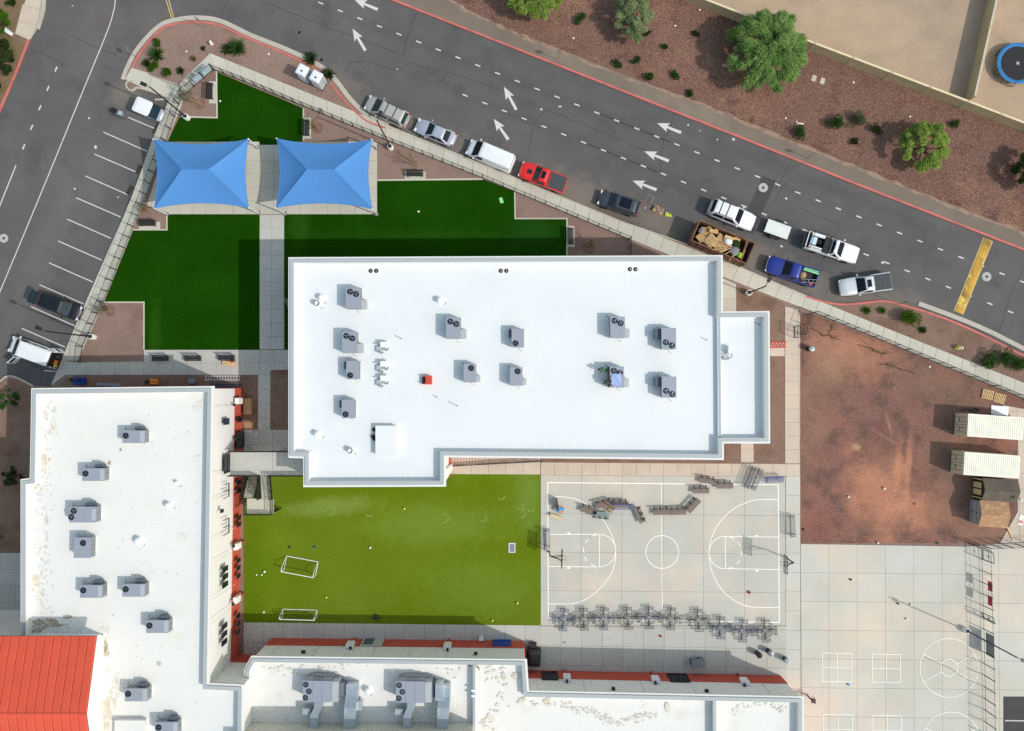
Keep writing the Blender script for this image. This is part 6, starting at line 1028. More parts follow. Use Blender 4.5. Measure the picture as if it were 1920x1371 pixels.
# pallet stack and yellow mesh by the skip
p = P(1234, 393, .1); t = thing('brick_pallet', 'stack of pale brown pavers on the road left of the skip', 'paver stack', (p.x, p.y, ZR), R(-24)); 
for i in range(4):
    for j in range(3): obj('paver', MB().bx(-.5 + i * .26, -.26 + i * .26, -.32 + j * .22, -.12 + j * .22, .12, .4 - .06 * ((i + j) % 2)), 'brown_plank' if (i + j) % 3 else 'cardboard', t)
obj('pallet', MB().bx(-.56, .58, -.38, .38, .02, .12), 'wood', t)
p = P(1254, 403, .1); t = thing('barrier_net', 'bright yellow crumpled safety netting on the road beside the pavers', 'netting', (p.x, p.y, ZR), R(-20)); mb = MB()
for k in range(5): mb.box((-.3 + k * .14, .04 * (k % 2), .06), (.09, .5 - .05 * k, .1), .2 * (k % 3))
obj('folds', mb, 'ball_yellow', t); obj('strap', MB().box((0, 0, .1), (.75, .06, .05)), 'lime', t)
# portable toilets
for i, (x, y) in enumerate(((566, 131), (592, 143))):
    p = P(x, y, 2.2); t = thing('portable_toilet', ['left', 'right'][i] + ' white portable toilet by the road kerb', 'portable toilet', (p.x, p.y, -.02), R(-28), 'portable toilets'); obj('cabin', MB().box((0, 0, 1.05), (1.15, 1.15, 2.1), 0, .97), 'toilet_grey', t); obj('roof', MB().loft([rrect(-.6, .6, .6, 2.1, .1), rrect(-.6, .6, .6, 2.16, .1), rrect(-.5, .5, .5, 2.28, .12), rrect(-.35, .35, .35, 2.31, .12)]), 'toilet_white', t); obj('door', MB().bx(-.42, .42, -.6, -.56, .15, 2.0), 'toilet_white', t); obj('vent_cap', MB().lathe([(.07, 2.28), (.07, 2.42), (.1, 2.43), (.02, 2.47)], 10, (.12, -.15, 0)), 'black_metal', t); obj('skid', MB().bx(-.62, .62, -.62, .62, 0, .08), 'plastic_black', t)
# ================================================================ YARD AND COURT FURNITURE
def at(px, py, z=0.0): p = P(px, py, z); return (p.x, p.y, 0.02)
def pad(px0, py0, px1, py1): a, b = P(px0, py0), P(px1, py1); struct('bench_pad', MB().bx(a.x, b.x, b.y, a.y, ZG, .03), 'concrete')
for q in ((392, 153, 405, 194), (570, 221, 583, 260), (759, 322, 798, 337), (1064, 424, 1077, 463), (261, 416, 300, 430)): pad(*q)
def park_bench(px, py, rz, label, ln=1.85, mat='dark_bronze', group='dark park benches'):
    t = thing('park_bench', label, 'bench', at(px, py, .4), R(rz), group)
    for k in range(4): obj('seat_slat', MB().bx(-ln / 2, ln / 2, -.24 + k * .125, -.13 + k * .125, .43, .46), mat, t)
    for k in range(3): obj('back_slat', MB().box((0, .31 + k * .03, .58 + k * .13), (ln, .035, .1)), mat, t)
    for x in (-ln / 2 + .15, ln / 2 - .15):
        for y in (-.2, .22): obj('leg', MB().bx(x - .03, x + .03, y - .03, y + .03, 0, .43), mat, t)
        obj('back_support', MB().tube((x, .26, .4), (x, .4, .95), .025), mat, t); obj('armrest', MB().bx(x - .03, x + .03, -.25, .3, .64, .67), mat, t)
park_bench(395, 171, 90, 'dark bench on the pad beside the leafy sapling, top left'); park_bench(576, 240, 90, 'dark bench on the pad between the fence and right canopy'); park_bench(778, 327, 0, 'dark bench on the pad right of the right canopy'); park_bench(1071, 443, 90, 'dark bench on the pad near the main building'); park_bench(277, 420, 0, 'dark bench on the pad below the left canopy'); park_bench(301, 673, 0, 'leftmost dark bench along the walk below the turf'); park_bench(362, 673, 0, 'middle dark bench along the walk below the turf'); park_bench(425, 672, 0, 'rightmost dark bench along the walk below the turf')
def plank_bench(px, py, rz, label, mat='brown_plank', ln=1.83):
    t = thing('plank_bench', label, 'bench', at(px, py, .45), R(rz), 'recycled plank benches')
    for k in range(3): obj('seat_plank', MB().bx(-ln / 2, ln / 2, -.42 + k * .175, -.255 + k * .175, .43, .48), mat, t)
    for k in range(2): obj('back_plank', MB().box((0, .2 + k * .04, .62 + k * .17), (ln, .045, .14)), mat, t)
    for x in (-ln / 2 + .25, 0, ln / 2 - .25): obj('leg_frame', MB().bx(x - .045, x + .045, -.3, .3, 0, .1).bx(x - .045, x + .045, -.05, .12, .1, .43).bx(x - .04, x + .04, .11, .2, .3, .86).bx(x - .045, x + .045, .3, .42, 0, .08), 'black_metal', t)
for a in ((1132, 944, 13, 'brown plank bench left of its twin in the cluster by the three-point line'), (1163, 944, 1, 'brown plank bench above the blue bench in the left cluster'), (1104, 955, -12, 'brown plank bench at the left end of the left cluster'), (1200, 965, -67, 'brown plank bench standing steeply turned right of the left cluster'), (1240, 958, 3, 'left brown bench of the bent row at the centre line'), (1271, 958, 3, 'middle brown bench of the bent row at the centre line'), (1299, 947, 47, 'slanted brown bench ending the bent row at the centre line'), (1327, 900, -10, 'slightly tilted brown bench nearest the main building'), (1359, 909, 0, 'brown plank bench on the court top line'), (1314, 918, 0, 'brown plank bench just below the court top line')): plank_bench(*a)
plank_bench(1126, 967, 172, 'grey-green plank bench below the left cluster of benches', 'green_plank')
def wire_bench(px, py, rz, label, mat, ln=2.3, flipped=False):
    t = thing('mesh_bench', label, 'bench', at(px, py, .45), R(rz), 'metal mesh benches')
    def panel(nm, y0, y1, z0, z1):
        f = MB().path([(-ln / 2, y0, z0), (ln / 2, y0, z0), (ln / 2, y1, z1), (-ln / 2, y1, z1), (-ln / 2, y0, z0)], .025, 5); o = obj(nm, f, mat, t); mb = MB()
        for k in range(int(ln / .1)): x = -ln / 2 + (k + .5) * .1; mb.tube((x, y0, z0), (x, y1, z1), .008, .008, 3, False)
        for u in (.2, .4, .6, .8): mb.tube((-ln / 2, y0 + (y1 - y0) * u, z0 + (z1 - z0) * u), (ln / 2, y0 + (y1 - y0) * u, z0 + (z1 - z0) * u), .012, .012, 4, False)
        tag(obj('mesh', mb, mat, o), kind='stuff')
    panel('seat', -.25, .2, .45, .44); panel('backrest', .28, .4, .55, .9)
    for x in (-ln / 2 + .25, ln / 2 - .25): obj('leg_frame', MB().path([(x, -.22, 0), (x, -.2, .43), (x, .25, .42), (x, .42, .95)], .03, 6).path([(x, .0, .42), (x, .3, 0)], .03, 6), 'black_metal' if mat == 'steel' else mat, t)
wire_bench(1166, 951, 0, 'blue metal mesh bench within the left bench cluster', 'blue_metal', 2.1); wire_bench(1139, 953, -35, 'beige wire bench lying in front of the left bench cluster', 'litter', 1.3); wire_bench(1420, 899, 68, 'long blue mesh bench standing across the court top right corner', 'navy_metal', 2.4); wire_bench(1407, 896, 68, 'grey mesh bench beside the long blue one at the top right corner', 'unit_dark', 2.4); wire_bench(1452, 900, 2, 'short blue mesh bench along the court top right corner', 'blue_metal', 2.0); wire_bench(1486, 986, 92, 'grey mesh bench standing right of the court', 'unit_dark', 2.4); wire_bench(1026, 1010, 92, 'dark mesh bench at the left court line by the hoop', 'unit_dark', 2.2)
# round mesh picnic tables with four attached seats
def picnic_table(px, py, rz, mat, label):
    t = thing('picnic_table', label, 'picnic table', at(px, py, .6), R(rz), 'mesh picnic tables'); n = 8; r = .66; pr = [(r * math.cos(R(22.5 + 45 * k)), r * math.sin(R(22.5 + 45 * k))) for k in range(n)]
    top = obj('table_top', MB().path([(*p_, .74) for p_ in pr + pr[:1]], .024, 5), mat, t); mb = MB()
    for k in range(-9, 10):
        u = k * .068; h = min(r * .92, math.sqrt(max(.01, r * r * .98 - u * u))); mb.tube((u, -h, .74), (u, h, .74), .0095, .0095, 3, False); mb.tube((-h, u, .741), (h, u, .741), .0095, .0095, 3, False)
    tag(obj('mesh', mb, mat, top), kind='stuff'); obj('umbrella_hole', MB().lathe([(.07, .72), (.07, .76), (.04, .76), (.04, .72)], 10), mat, t)
    for k in range(4):
        a = k * math.pi / 2; c, s = math.cos(a), math.sin(a); q = lambda x, y, z: (x * c - y * s, x * s + y * c, z)
        st_ = obj('seat', MB().path([q(.86, -.46, .45), q(1.2, -.46, .45), q(1.2, .46, .45), q(.86, .46, .45), q(.86, -.46, .45)], .026, 5), mat, t); mb = MB()
        for j in range(13): y = -.42 + j * .07; mb.tube(q(.86, y, .45), q(1.2, y, .45), .0095, .0085, 3, False)
        for j in range(4): x = .92 + j * .07; mb.tube(q(x, -.46, .451), q(x, .46, .451), .0095, .0085, 3, False)
        tag(obj('seat_mesh', mb, mat, st_), kind='stuff'); obj('leg', MB().path([q(.3, 0, .72), q(.34, 0, .08), q(1.03, 0, .04), q(1.03, 0, .45)], .03, 5), 'black_metal', t)
for i, (x, y, m_) in enumerate(((1057, 1163, 'slate_blue'), (1095, 1162, 'slate'), (1133, 1161, 'slate_blue'), (1178, 1160, 'slate'), (1218, 1159, 'slate_blue'), (1259, 1161, 'slate'), (1311, 1164, 'slate'), (1352, 1178, 'slate_blue'), (1394, 1184, 'slate_blue'), (1437, 1184, 'slate'))):
    picnic_table(x, y, (i * 7) % 11 - 5, m_, ['first', 'second', 'third', 'fourth', 'fifth', 'sixth', 'seventh', 'eighth', 'ninth', 'tenth'][i] + f' {"blue" if m_ == "slate_blue" else "grey"} mesh picnic table from the left along the court bottom line')
# litter bins
def bin_(px, py, mat, label, lid='steel'):
    p = P(px, py, .9); t = thing('litter_bin', label, 'bin', (p.x, p.y, .02), 0, 'litter bins'); obj('drum', MB().lathe([(.27, 0), (.29, .3), (.3, .85), (.31, .9), (.27, .9), (.26, .3), (.02, .3)], 18), mat, t, 40); obj('lid', MB().lathe([(.31, .9), (.31, .96), (.16, 1.05), (.1, 1.05), (.09, .97)], 18), lid, t, 40)
bin_(1424, 1229, 'black_metal', 'black litter bin nearest the picnic tables', 'black_metal'); bin_(1445, 1225, 'black_metal', 'litter bin with silver lid, middle of the three'); bin_(1476, 1240, 'teal_metal', 'teal rimmed litter bin, rightmost of the three', 'unit_pale'); bin_(1522, 654, 'black_metal', 'silver-lidded litter bin alone at the gravel lot corner', 'galv')
# basketball hoops
M('clear_board', S(150, 156, 160), .3, var=.05); MATS['clear_board'].node_tree.nodes['Principled BSDF'].inputs['Alpha'].default_value = .4
def hoop(px, py, rz, label):
    t = thing('basketball_hoop', label, 'basketball hoop', at(px, py, 0), R(rz), 'basketball hoops'); obj('base_sleeve', MB().lathe([(.12, 0), (.12, .15), (.09, .2)], 12), 'black_metal', t)
    obj('post', MB().tube((0, 0, 0), (.05, 0, 2.5), .08, .07, 10).tube((.05, 0, 2.5), (.7, 0, 3.2), .07, .06, 10), 'black_metal', t); obj('arms', MB().tube((.7, 0, 3.2), (1.2, .3, 3.5), .04).tube((.7, 0, 3.2), (1.2, -.3, 3.5), .04).tube((.05, 0, 2.6), (1.2, .25, 3.0), .03).tube((.05, 0, 2.6), (1.2, -.25, 3.0), .03), 'black_metal', t)
    bd = obj('backboard', MB().bx(1.2, 1.24, -.9, .9, 2.9, 3.95), 'clear_board', t); obj('target_square', MB().path([(1.25, -.3, 3.1), (1.25, .3, 3.1), (1.25, .3, 3.55), (1.25, -.3, 3.55), (1.25, -.3, 3.1)], .02, 4), 'black_metal', bd); obj('board_frame', MB().path([(1.22, -.92, 2.88), (1.22, .92, 2.88), (1.22, .92, 3.97), (1.22, -.92, 3.97), (1.22, -.92, 2.88)], .035), 'black_metal', bd)
    rm = MB(); rm.path([(1.5 + .23 * math.cos(k * .3927), .23 * math.sin(k * .3927), 3.05) for k in range(17)], .018, 5); r_ = obj('rim', rm, 'lamp_red', t); nm = MB()
    for k in range(12): a = k * .5236; nm.tube((1.5 + .22 * math.cos(a), .22 * math.sin(a), 3.04), (1.5 + .13 * math.cos(a + .5), .13 * math.sin(a + .5), 2.6), .008, .008, 3, False)
    obj('net', nm, 'pvc', r_)
hoop(1029, 1034, -2, 'left basketball hoop beside the turf field'); hoop(1474, 1046, 179, 'right basketball hoop beside the gravel lot walk')
# football goals
def goal(pa, pb, depth, h, label, d=.05):
    a, b = P(*pa), P(*pb); L_ = (b - a).length; t = thing('football_goal', label, 'goal', ((a.x + b.x) / 2, (a.y + b.y) / 2, .02), math.atan2(b.y - a.y, b.x - a.x), 'football goals'); x = L_ / 2
    obj('crossbar', MB().tube((-x, 0, h), (x, 0, h), d), 'pvc', t)
    for s_ in (1, -1): obj('post', MB().tube((s_ * x, 0, 0), (s_ * x, 0, h), d), 'pvc', t); obj('side_bar', MB().path([(s_ * x, 0, h), (s_ * x, depth * .35, h), (s_ * x, depth, .04), (s_ * x, 0, .04)], d * .7), 'pvc', t)
    obj('back_bar', MB().tube((-x, depth, .04), (x, depth, .04), d), 'pvc', t); nm = MB()
    for k in range(int(L_ / .15)): u = -x + (k + .5) * .15; nm.path([(u, .05, h), (u, depth * .35, h), (u, depth, .05)], .004, 3)
    for k in range(8): v = k / 7; nm.tube((-x, depth * (.35 + .65 * v), h * (1 - v) + .04), (x, depth * (.35 + .65 * v), h * (1 - v) + .04), .004, .004, 3, False)
    tag(obj('net', nm, 'black_metal', t), kind='stuff')
goal((533, 1067), (592, 1078), 1.45, 1.25, 'white football goal standing in the open field'); goal((530, 1155), (594, 1157), .75, 1.25, 'white football goal at the shaded bottom edge of the field')
# small frame on the field, black lump in the shade
t = thing('rebound_frame', 'small white-framed grey net lying on the field near the court', 'rebound net', at(960, 1027), R(90)); obj('frame', MB().bx(-.52, .52, -.36, -.28, 0, .07).bx(-.52, .52, .28, .36, 0, .07).bx(-.52, -.44, -.28, .28, 0, .07).bx(.44, .52, -.28, .28, 0, .07), 'pvc', t); obj('net', MB().bx(-.44, .44, -.28, .28, .015, .03), 'grey_mid', t)
t = thing('equipment_bag', 'black lumpy bag at the shaded bottom edge of the field', 'bag', at(706, 1157), .4); obj('sack', MB().lathe([(.3, 0), (.36, .15), (.3, .32), (.1, .42)], 10, (0, 0, 0), .75), 'ball_black', t); obj('handle', MB().path([(-.2, 0, .35), (-.1, 0, .5), (.1, 0, .5), (.2, 0, .35)], .02), 'plastic_black', t)
def ball(px, py, r, mat, label, z=.02): p = P(px, py, r); o = obj('ball', MB().lathe([(r * math.sin(math.pi * (k + .02) / 8.04), r - r * math.cos(math.pi * (k + .02) / 8.04)) for k in range(9)], 12), mat, None, 180); o.location = (p.x, p.y, z); tag(o, label, 'ball', 'loose balls')
for x, y, r, m_, lb in ((1595, 1087, .12, 'ball_black', 'dark ball alone on the upper playground slabs'), (1708, 1134, .12, 'ball_white', 'white ball on the light pole shadow'), (1684, 1132, .12, 'ball_green', 'green ball left of the light pole shadow'), (1700, 1161, .13, 'ball_white', 'pale ball below the light pole shadow'), (1591, 1284, .12, 'sky_toy', 'blue ball below the left four-square court'), (1658, 916, .14, 'ball_white', 'white ball on the bare orange patch of the lot'), (1591, 932, .13, 'ball_white', 'white ball left of the bare orange patch'), (1717, 946, .12, 'orange', 'orange ball right of the bare orange patch'), (1507, 993, .12, 'ball_black', 'dark ball at the gravel lot left edge'), (1646, 1018, .13, 'ball_white', 'white ball at the gravel lot bottom edge'), (1759, 1019, .13, 'ball_green', 'green ball at the gravel lot bottom edge'), (543, 1026, .12, 'ball_black', 'black ball above the open goal'), (590, 1026, .12, 'royal', 'blue ball above the open goal'), (694, 1027, .13, 'ball_white', 'white ball in the middle of the field'), (758, 954, .12, 'ball_yellow', 'yellow ball near the main building on the field'), (612, 1120, .12, 'ball_yellow', 'pale yellow ball right below the open goal'), (923, 1164, .12, 'ball_yellow', 'pale yellow ball at the field bottom right'), (970, 1131, .13, 'ball_yellow', 'yellow ball near the court on the field'), (496, 1072, .14, 'ball_white', 'large white ball left of the open goal'), (491, 1078, .1, 'ball_white', 'small white ball left of the open goal'), (481, 1078, .1, 'ball_white', 'small white ball nearest the red wall'), (1405, 1111, .16, 'pink', 'magenta ball inside the right three-point line'), (1239, 1193, .13, 'lamp_red', 'small red ball below the picnic tables'), (1059, 1205, .08, 'grey_mid', 'tiny grey ball below the first picnic table'), (428, 760, .07, 'grey_mid', 'tiny grey ball by the walk')):
    ball(x, y, r, m_, lb)
ball(1886, 931, .2, 'ball_white', 'shiny white ball resting on the brown shed roof', 2.6)
# play cart on the court
t = thing('toy_cart', 'cart of blue and orange toys beside a dark panel on the court', 'toy cart', at(1048, 953), R(-25)); obj('tray', MB().bx(-.5, .5, -.4, .3, .3, .36), 'steel', t); obj('dark_panel', MB().box((-.45, .45, .6), (.08, 1.1, 1.0), .5), 'ball_black', t); obj('blue_toys', MB().lathe([(.25, .36), (.28, .5), (.1, .66)], 8, (.05, -.05, 0)).box((.3, .1, .48), (.25, .25, .22), .4), 'sky_toy', t); obj('orange_toys', MB().box((.3, -.2, .46), (.35, .2, .2), .3).box((-.05, .2, .44), (.2, .2, .16)), 'orange', t); wheels_ = MB()
for x in (-.4, .4):
    for y in (-.3, .2): obj('castor', MB().lathe([(.07, 0), (.07, .1), (.03, .3)], 8, (x, y, 0)), 'plastic_black', t)
t = thing('cream_bench', 'short cream bench with dark feet beside the toy cart', 'bench', at(1042, 968), R(-20)); obj('seat', MB().bx(-.65, .65, -.18, .18, .38, .45), 'shed_tan', t)
for x in (-.5, .5):
    for y in (-.12, .12): obj('leg', MB().bx(x - .04, x + .04, y - .04, y + .04, 0, .38), 'plastic_black', t)
# cabinet and black equipment in the south wing shade
t = thing('storage_cabinet', 'grey low storage cabinet in the south wing shadow', 'cabinet', at(1308, 1242, .5), R(6)); obj('carcass', MB().box((0, 0, .45), (1.4, .75, .9)), 'unit_dark', t); obj('top', MB().box((0, 0, .92), (1.46, .81, .05)), 'grey_mid', t); obj('door', MB().bx(-.66, -.02, .376, .39, .06, .86).bx(.02, .66, .376, .39, .06, .86), 'unit_side', t); obj('knob', MB().lathe([(.07, .95), (.09, 1.05), (.03, 1.12)], 8, (.1, .5, -.5)), 'plastic_black', t)
t = thing('covered_equipment', 'black covered machine against the south wing corner', 'machine', at(1001, 1232, .6), R(-4)); obj('cover', MB().loft([rrect(-.75, .75, .95, .0, .2), rrect(-.72, .72, .92, .9, .2), rrect(-.5, .5, .7, 1.2, .2), rrect(-.2, .2, .3, 1.3, .15)]), 'ball_black', t, 60); obj('side_crate', MB().box((-.2, 1.2, .3), (.8, .5, .6)), 'plastic_black', t)
t = thing('drinking_fountain', 'small white drinking fountain on the south wing wall', 'fountain', (P(903, 1196).x, P(903, 1196).y + .15, 0), 0); obj('basin', MB().bx(-.22, .22, -.2, .25, .75, .95), 'pvc', t); obj('pedestal', MB().bx(-.12, .12, -.15, .1, 0, .75), 'pvc', t)
# ---- things along the north wall of the west wing (in shade)
t = thing('air_compressor', 'blue compressor drum beside a black hand truck', 'compressor', at(151, 715, .4), 0); obj('drum', MB().tube((-.5, 0, .5), (.5, 0, .5), .42, .42, 16), 'royal', t); obj('motor', MB().box((.1, .1, 1.0), (.5, .35, .3)), 'plastic_black', t)
for x in (-.4, .4): obj('foot', MB().bx(x - .05, x + .05, -.35, .35, 0, .15), 'plastic_black', t)
t = thing('hand_truck', 'black hand truck standing by the blue compressor', 'hand truck', at(136, 712, .5), .3); obj('frame', MB().path([(-.25, 0, 0), (-.25, .1, 1.2), (.25, .1, 1.2), (.25, 0, 0)], .03).tube((-.25, .05, .6), (.25, .05, .6), .025), 'plastic_black', t); obj('toe_plate', MB().bx(-.28, .28, -.3, 0, 0, .03), 'plastic_black', t)
for s_ in (1, -1): obj('wheel', MB().tube((s_ * .3, .08, .15), (s_ * .38, .08, .15), .15, .15, 12), 'tyre', t)
o = obj('metal_sheet', MB().box((0, 0, .05), (2.7, .35, .05), -.03), 'steel'); o.location = at(205, 721); tag(o, 'pale metal sheet lying along the west wing wall', 'sheet')
t = thing('generator', 'orange portable generator by the west wing wall', 'generator', at(289, 716, .3), 0); obj('housing', MB().loft([rrect(-.42, .42, .32, .08, .08), rrect(-.42, .42, .32, .5, .08), rrect(-.34, .34, .26, .62, .08)]), 'orange', t); obj('handle', MB().path([(-.3, 0, .6), (-.3, 0, .72), (.3, 0, .72), (.3, 0, .6)], .025), 'plastic_black', t); obj('engine', MB().box((-.75, 0, .22), (.4, .35, .44)), 'plastic_black', t)
t = thing('grey_case', 'grey round-ended case by the west wing wall', 'case', at(360, 715, .3), 0); obj('shell', MB().loft([rrect(-.45, .45, .3, .02, .18), rrect(-.47, .47, .32, .3, .18), rrect(-.38, .38, .24, .5, .15)]), 'grey_mid', t); obj('clasp', MB().bx(-.08, .08, .31, .35, .2, .34), 'plastic_black', t)
t = thing('ladder', 'pale ladder lying flat on the bed by the west wing corner', 'ladder', at(418, 709), 0)
for y in (-.22, .22): obj('rail', MB().bx(-1.95, 1.95, y - .03, y + .03, .02, .1), 'toilet_white', t)
for k in range(13): obj('rung', MB().bx(-1.83 + k * .305 - .02, -1.83 + k * .305 + .02, -.19, .19, .04, .08), 'toilet_white', t)
t = thing('pole_bundle', 'bundle of long grey and blue poles by the west wing corner', 'poles', at(424, 721), 0)
for k in range(5): obj('pole', MB().tube((-1.9 + .1 * k, -.3 + k * .11, .08 + .02 * (k % 2)), (1.7, -.25 + k * .09, .1), .04), ['steel', 'navy_metal', 'steel', 'plastic_black', 'steel'][k], t)
o = obj('wood_board', MB().box((0, 0, .2), (1.55, .5, .06), -.12, 1, 0, .1).box((-.4, 0, .08), (.1, .4, .16)).box((.4, 0, .08), (.1, .4, .16)), 'wood'); o.location = at(431, 682); tag(o, 'orange wooden board propped by the rightmost walk bench', 'board')
t = thing('backpack', 'small dark red backpack beside the rightmost walk bench', 'backpack', at(437, 677), .5); obj('bag', MB().loft([rrect(-.18, .18, .12, .02, .06), rrect(-.19, .19, .13, .3, .06), rrect(-.12, .12, .08, .44, .05)]), 'hat_red', t); obj('strap', MB().path([(-.1, .12, .1), (-.1, .2, .25), (-.1, .1, .4)], .02), 'navy', t)
t = thing('planter_box', 'long tan wooden crate beside the red west wing wall', 'crate', at(466, 762, .5), R(90)); obj('box', MB().box((0, 0, .42), (1.7, .75, .84)), 'tan_box', t); obj('lid', MB().box((0, 0, .87), (1.76, .8, .06)), 'tan_box', t)
t = thing('floor_mat', 'flat tan mat below the wooden crate by the west wing', 'mat', at(467, 799), 0); obj('mat', MB().box((0, 0, .015), (1.0, .72, .03)), 'tan_box', t); obj('hem', MB().bx(-.5, .5, .36, .39, 0, .04), 'cardboard', t)
# ---- red folding barrier, signs, hydrants, wheel stops, small street fittings
t = thing('red_barrier', 'red folding barrier lying across the walk right of the main building', 'barrier', at(1459, 647), R(2))
for y in (-.28, .28): obj('rail', MB().bx(-.95, .85, y - .05, y + .05, .04, .12), 'redbox', t)
for k in range(9): obj('bar', MB().box((-.8 + k * .19, 0, .08), (.05, .5, .04), .35 if k % 2 else -.35), 'redbox', t)
def sign_post(px, py, h, rz, label, plate='grey_mid', hgt=.6):
    t = thing('street_sign', label, 'sign', at(px, py), R(rz), 'street signs'); obj('post', MB().tube((0, 0, -.1), (0, 0, h), .03), 'steel', t); obj('plate', MB().bx(-.02, .02, -.23, .23, h - hgt, h), plate, t)
sign_post(384, 52, 2.5, 60, 'street sign at the top kerb of the corner island'); sign_post(257, 108, 2.5, 20, 'street sign at the left kerb of the corner island'); sign_post(1045, 112, 2.6, 110, 'street sign on the shoulder above the lane dashes'); sign_post(1514, 297, 2.6, 110, 'street sign on the shoulder below the large tree'); sign_post(1683, 570, 2.4, 70, 'street sign at the planter kerb by the silver pickup'); sign_post(622, 164, 2.2, 60, 'street sign at the red kerb right of the toilets')
def hydrant(px, py, mat, label):
    t = thing('hydrant', label, 'hydrant', at(px, py, .4), 0, 'hydrants'); obj('barrel', MB().lathe([(.16, 0), (.16, .04), (.11, .06), (.11, .5), (.14, .52), (.12, .62), (.04, .7)], 12), mat, t, 40)
    for s_ in (1, -1): obj('nozzle', MB().tube((0, s_ * .1, .4), (0, s_ * .22, .4), .06), mat, t)
hydrant(395, 80, 'ball_white', 'white and orange capped standpipe on the corner island'); hydrant(1797, 652, 'ball_yellow', 'yellow hydrant in the planter right of the bushy shrub'); hydrant(1803, 652, 'ball_white', 'white standpipe beside the yellow hydrant')
for x, y, lb in ((293, 243, 'rusty wheel stop at the topmost parking bay'), (261, 318, 'rusty wheel stop at the third parking bay'), (244, 357, 'rusty wheel stop at the fourth parking bay')):
    p = P(x, y, ZR); t = thing('wheel_stop', lb, 'wheel stop', (p.x, p.y, ZR), R(65), 'wheel stops')
    for yy in (-.12, .12): obj('bar', MB().bx(-.55, .55, yy - .05, yy + .05, .05, .12), 'trim_dark', t)
    for x_ in (-.45, 0, .45): obj('foot', MB().bx(x_ - .05, x_ + .05, -.18, .18, 0, .05), 'rust', t)
for x, y, lb in ((1526, 147, 'left pale utility lid in the red gravel'), (1542, 152, 'right pale utility lid in the red gravel')):
    p = P(x, y); t = thing('meter_box', lb, 'utility lid', (p.x, p.y, ZG), R(-20), 'utility lids'); obj('frame', MB().loft([rrect(-.26, .26, .36, 0, .1), rrect(-.26, .26, .36, .05, .1)]), 'kerb', t); obj('cover', MB().loft([rrect(-.2, .2, .3, .05, .08), rrect(-.2, .2, .3, .06, .08)]), 'concrete_pink', t)
t = thing('utility_cabinet', 'small white utility box at the footpath corner, top left', 'utility box', at(20, 63), R(-35)); obj('box', MB().box((0, 0, .35), (.55, .4, .7)), 'toilet_white', t); obj('lid', MB().box((0, 0, .72), (.6, .45, .05)), 'toilet_white', t)
o = obj('green_card', MB().box((0, 0, .02), (.38, .62, .03), .3), 'mint'); o.location = at(940, 376); tag(o, 'pale green board lying on the dark turf near the fence', 'board')
o = obj('white_rag', MB().box((0, 0, .03), (.8, .12, .04), -.15).box((-.35, .1, .03), (.12, .4, .04), .3), 'ball_white'); o.location = at(1500, 232); tag(o, 'white rag on the red gravel above a round shrub', 'rag')
rs = random.Random(9)
for i, (x, y, lb) in enumerate(((1473, 222, 'white scrap left of the white rag'), (1706, 219, 'white scrap above the yellow-green tree'), (1312, 19, 'white scrap near the block wall at the top'), (1266, 49, 'white scrap in the gravel left of the large tree'), (1075, 72, 'white scrap near the shoulder at the top'), (350, 97, 'white scrap in the corner island'), (413, 190, 'white scrap on the top left turf'), (504, 102, 'white lid in the bed left of the toilets'), (1743, 688, 'pale stone by the gravel lot fence'), (1600, 155, 'pale stone in the red gravel below the wall'), (785, 397, 'white scrap on the turf near the main building'), (495, 1148, 'white scrap of net at the field bottom left'))):
    o = obj('scrap', MB().box((0, 0, .02), (.2, .16, .03), rs.uniform(0, 3)).box((.06, .03, .035), (.1, .1, .02), rs.uniform(0, 3)), 'ball_white'); o.location = at(x, y); tag(o, lb, 'scrap', 'white scraps')
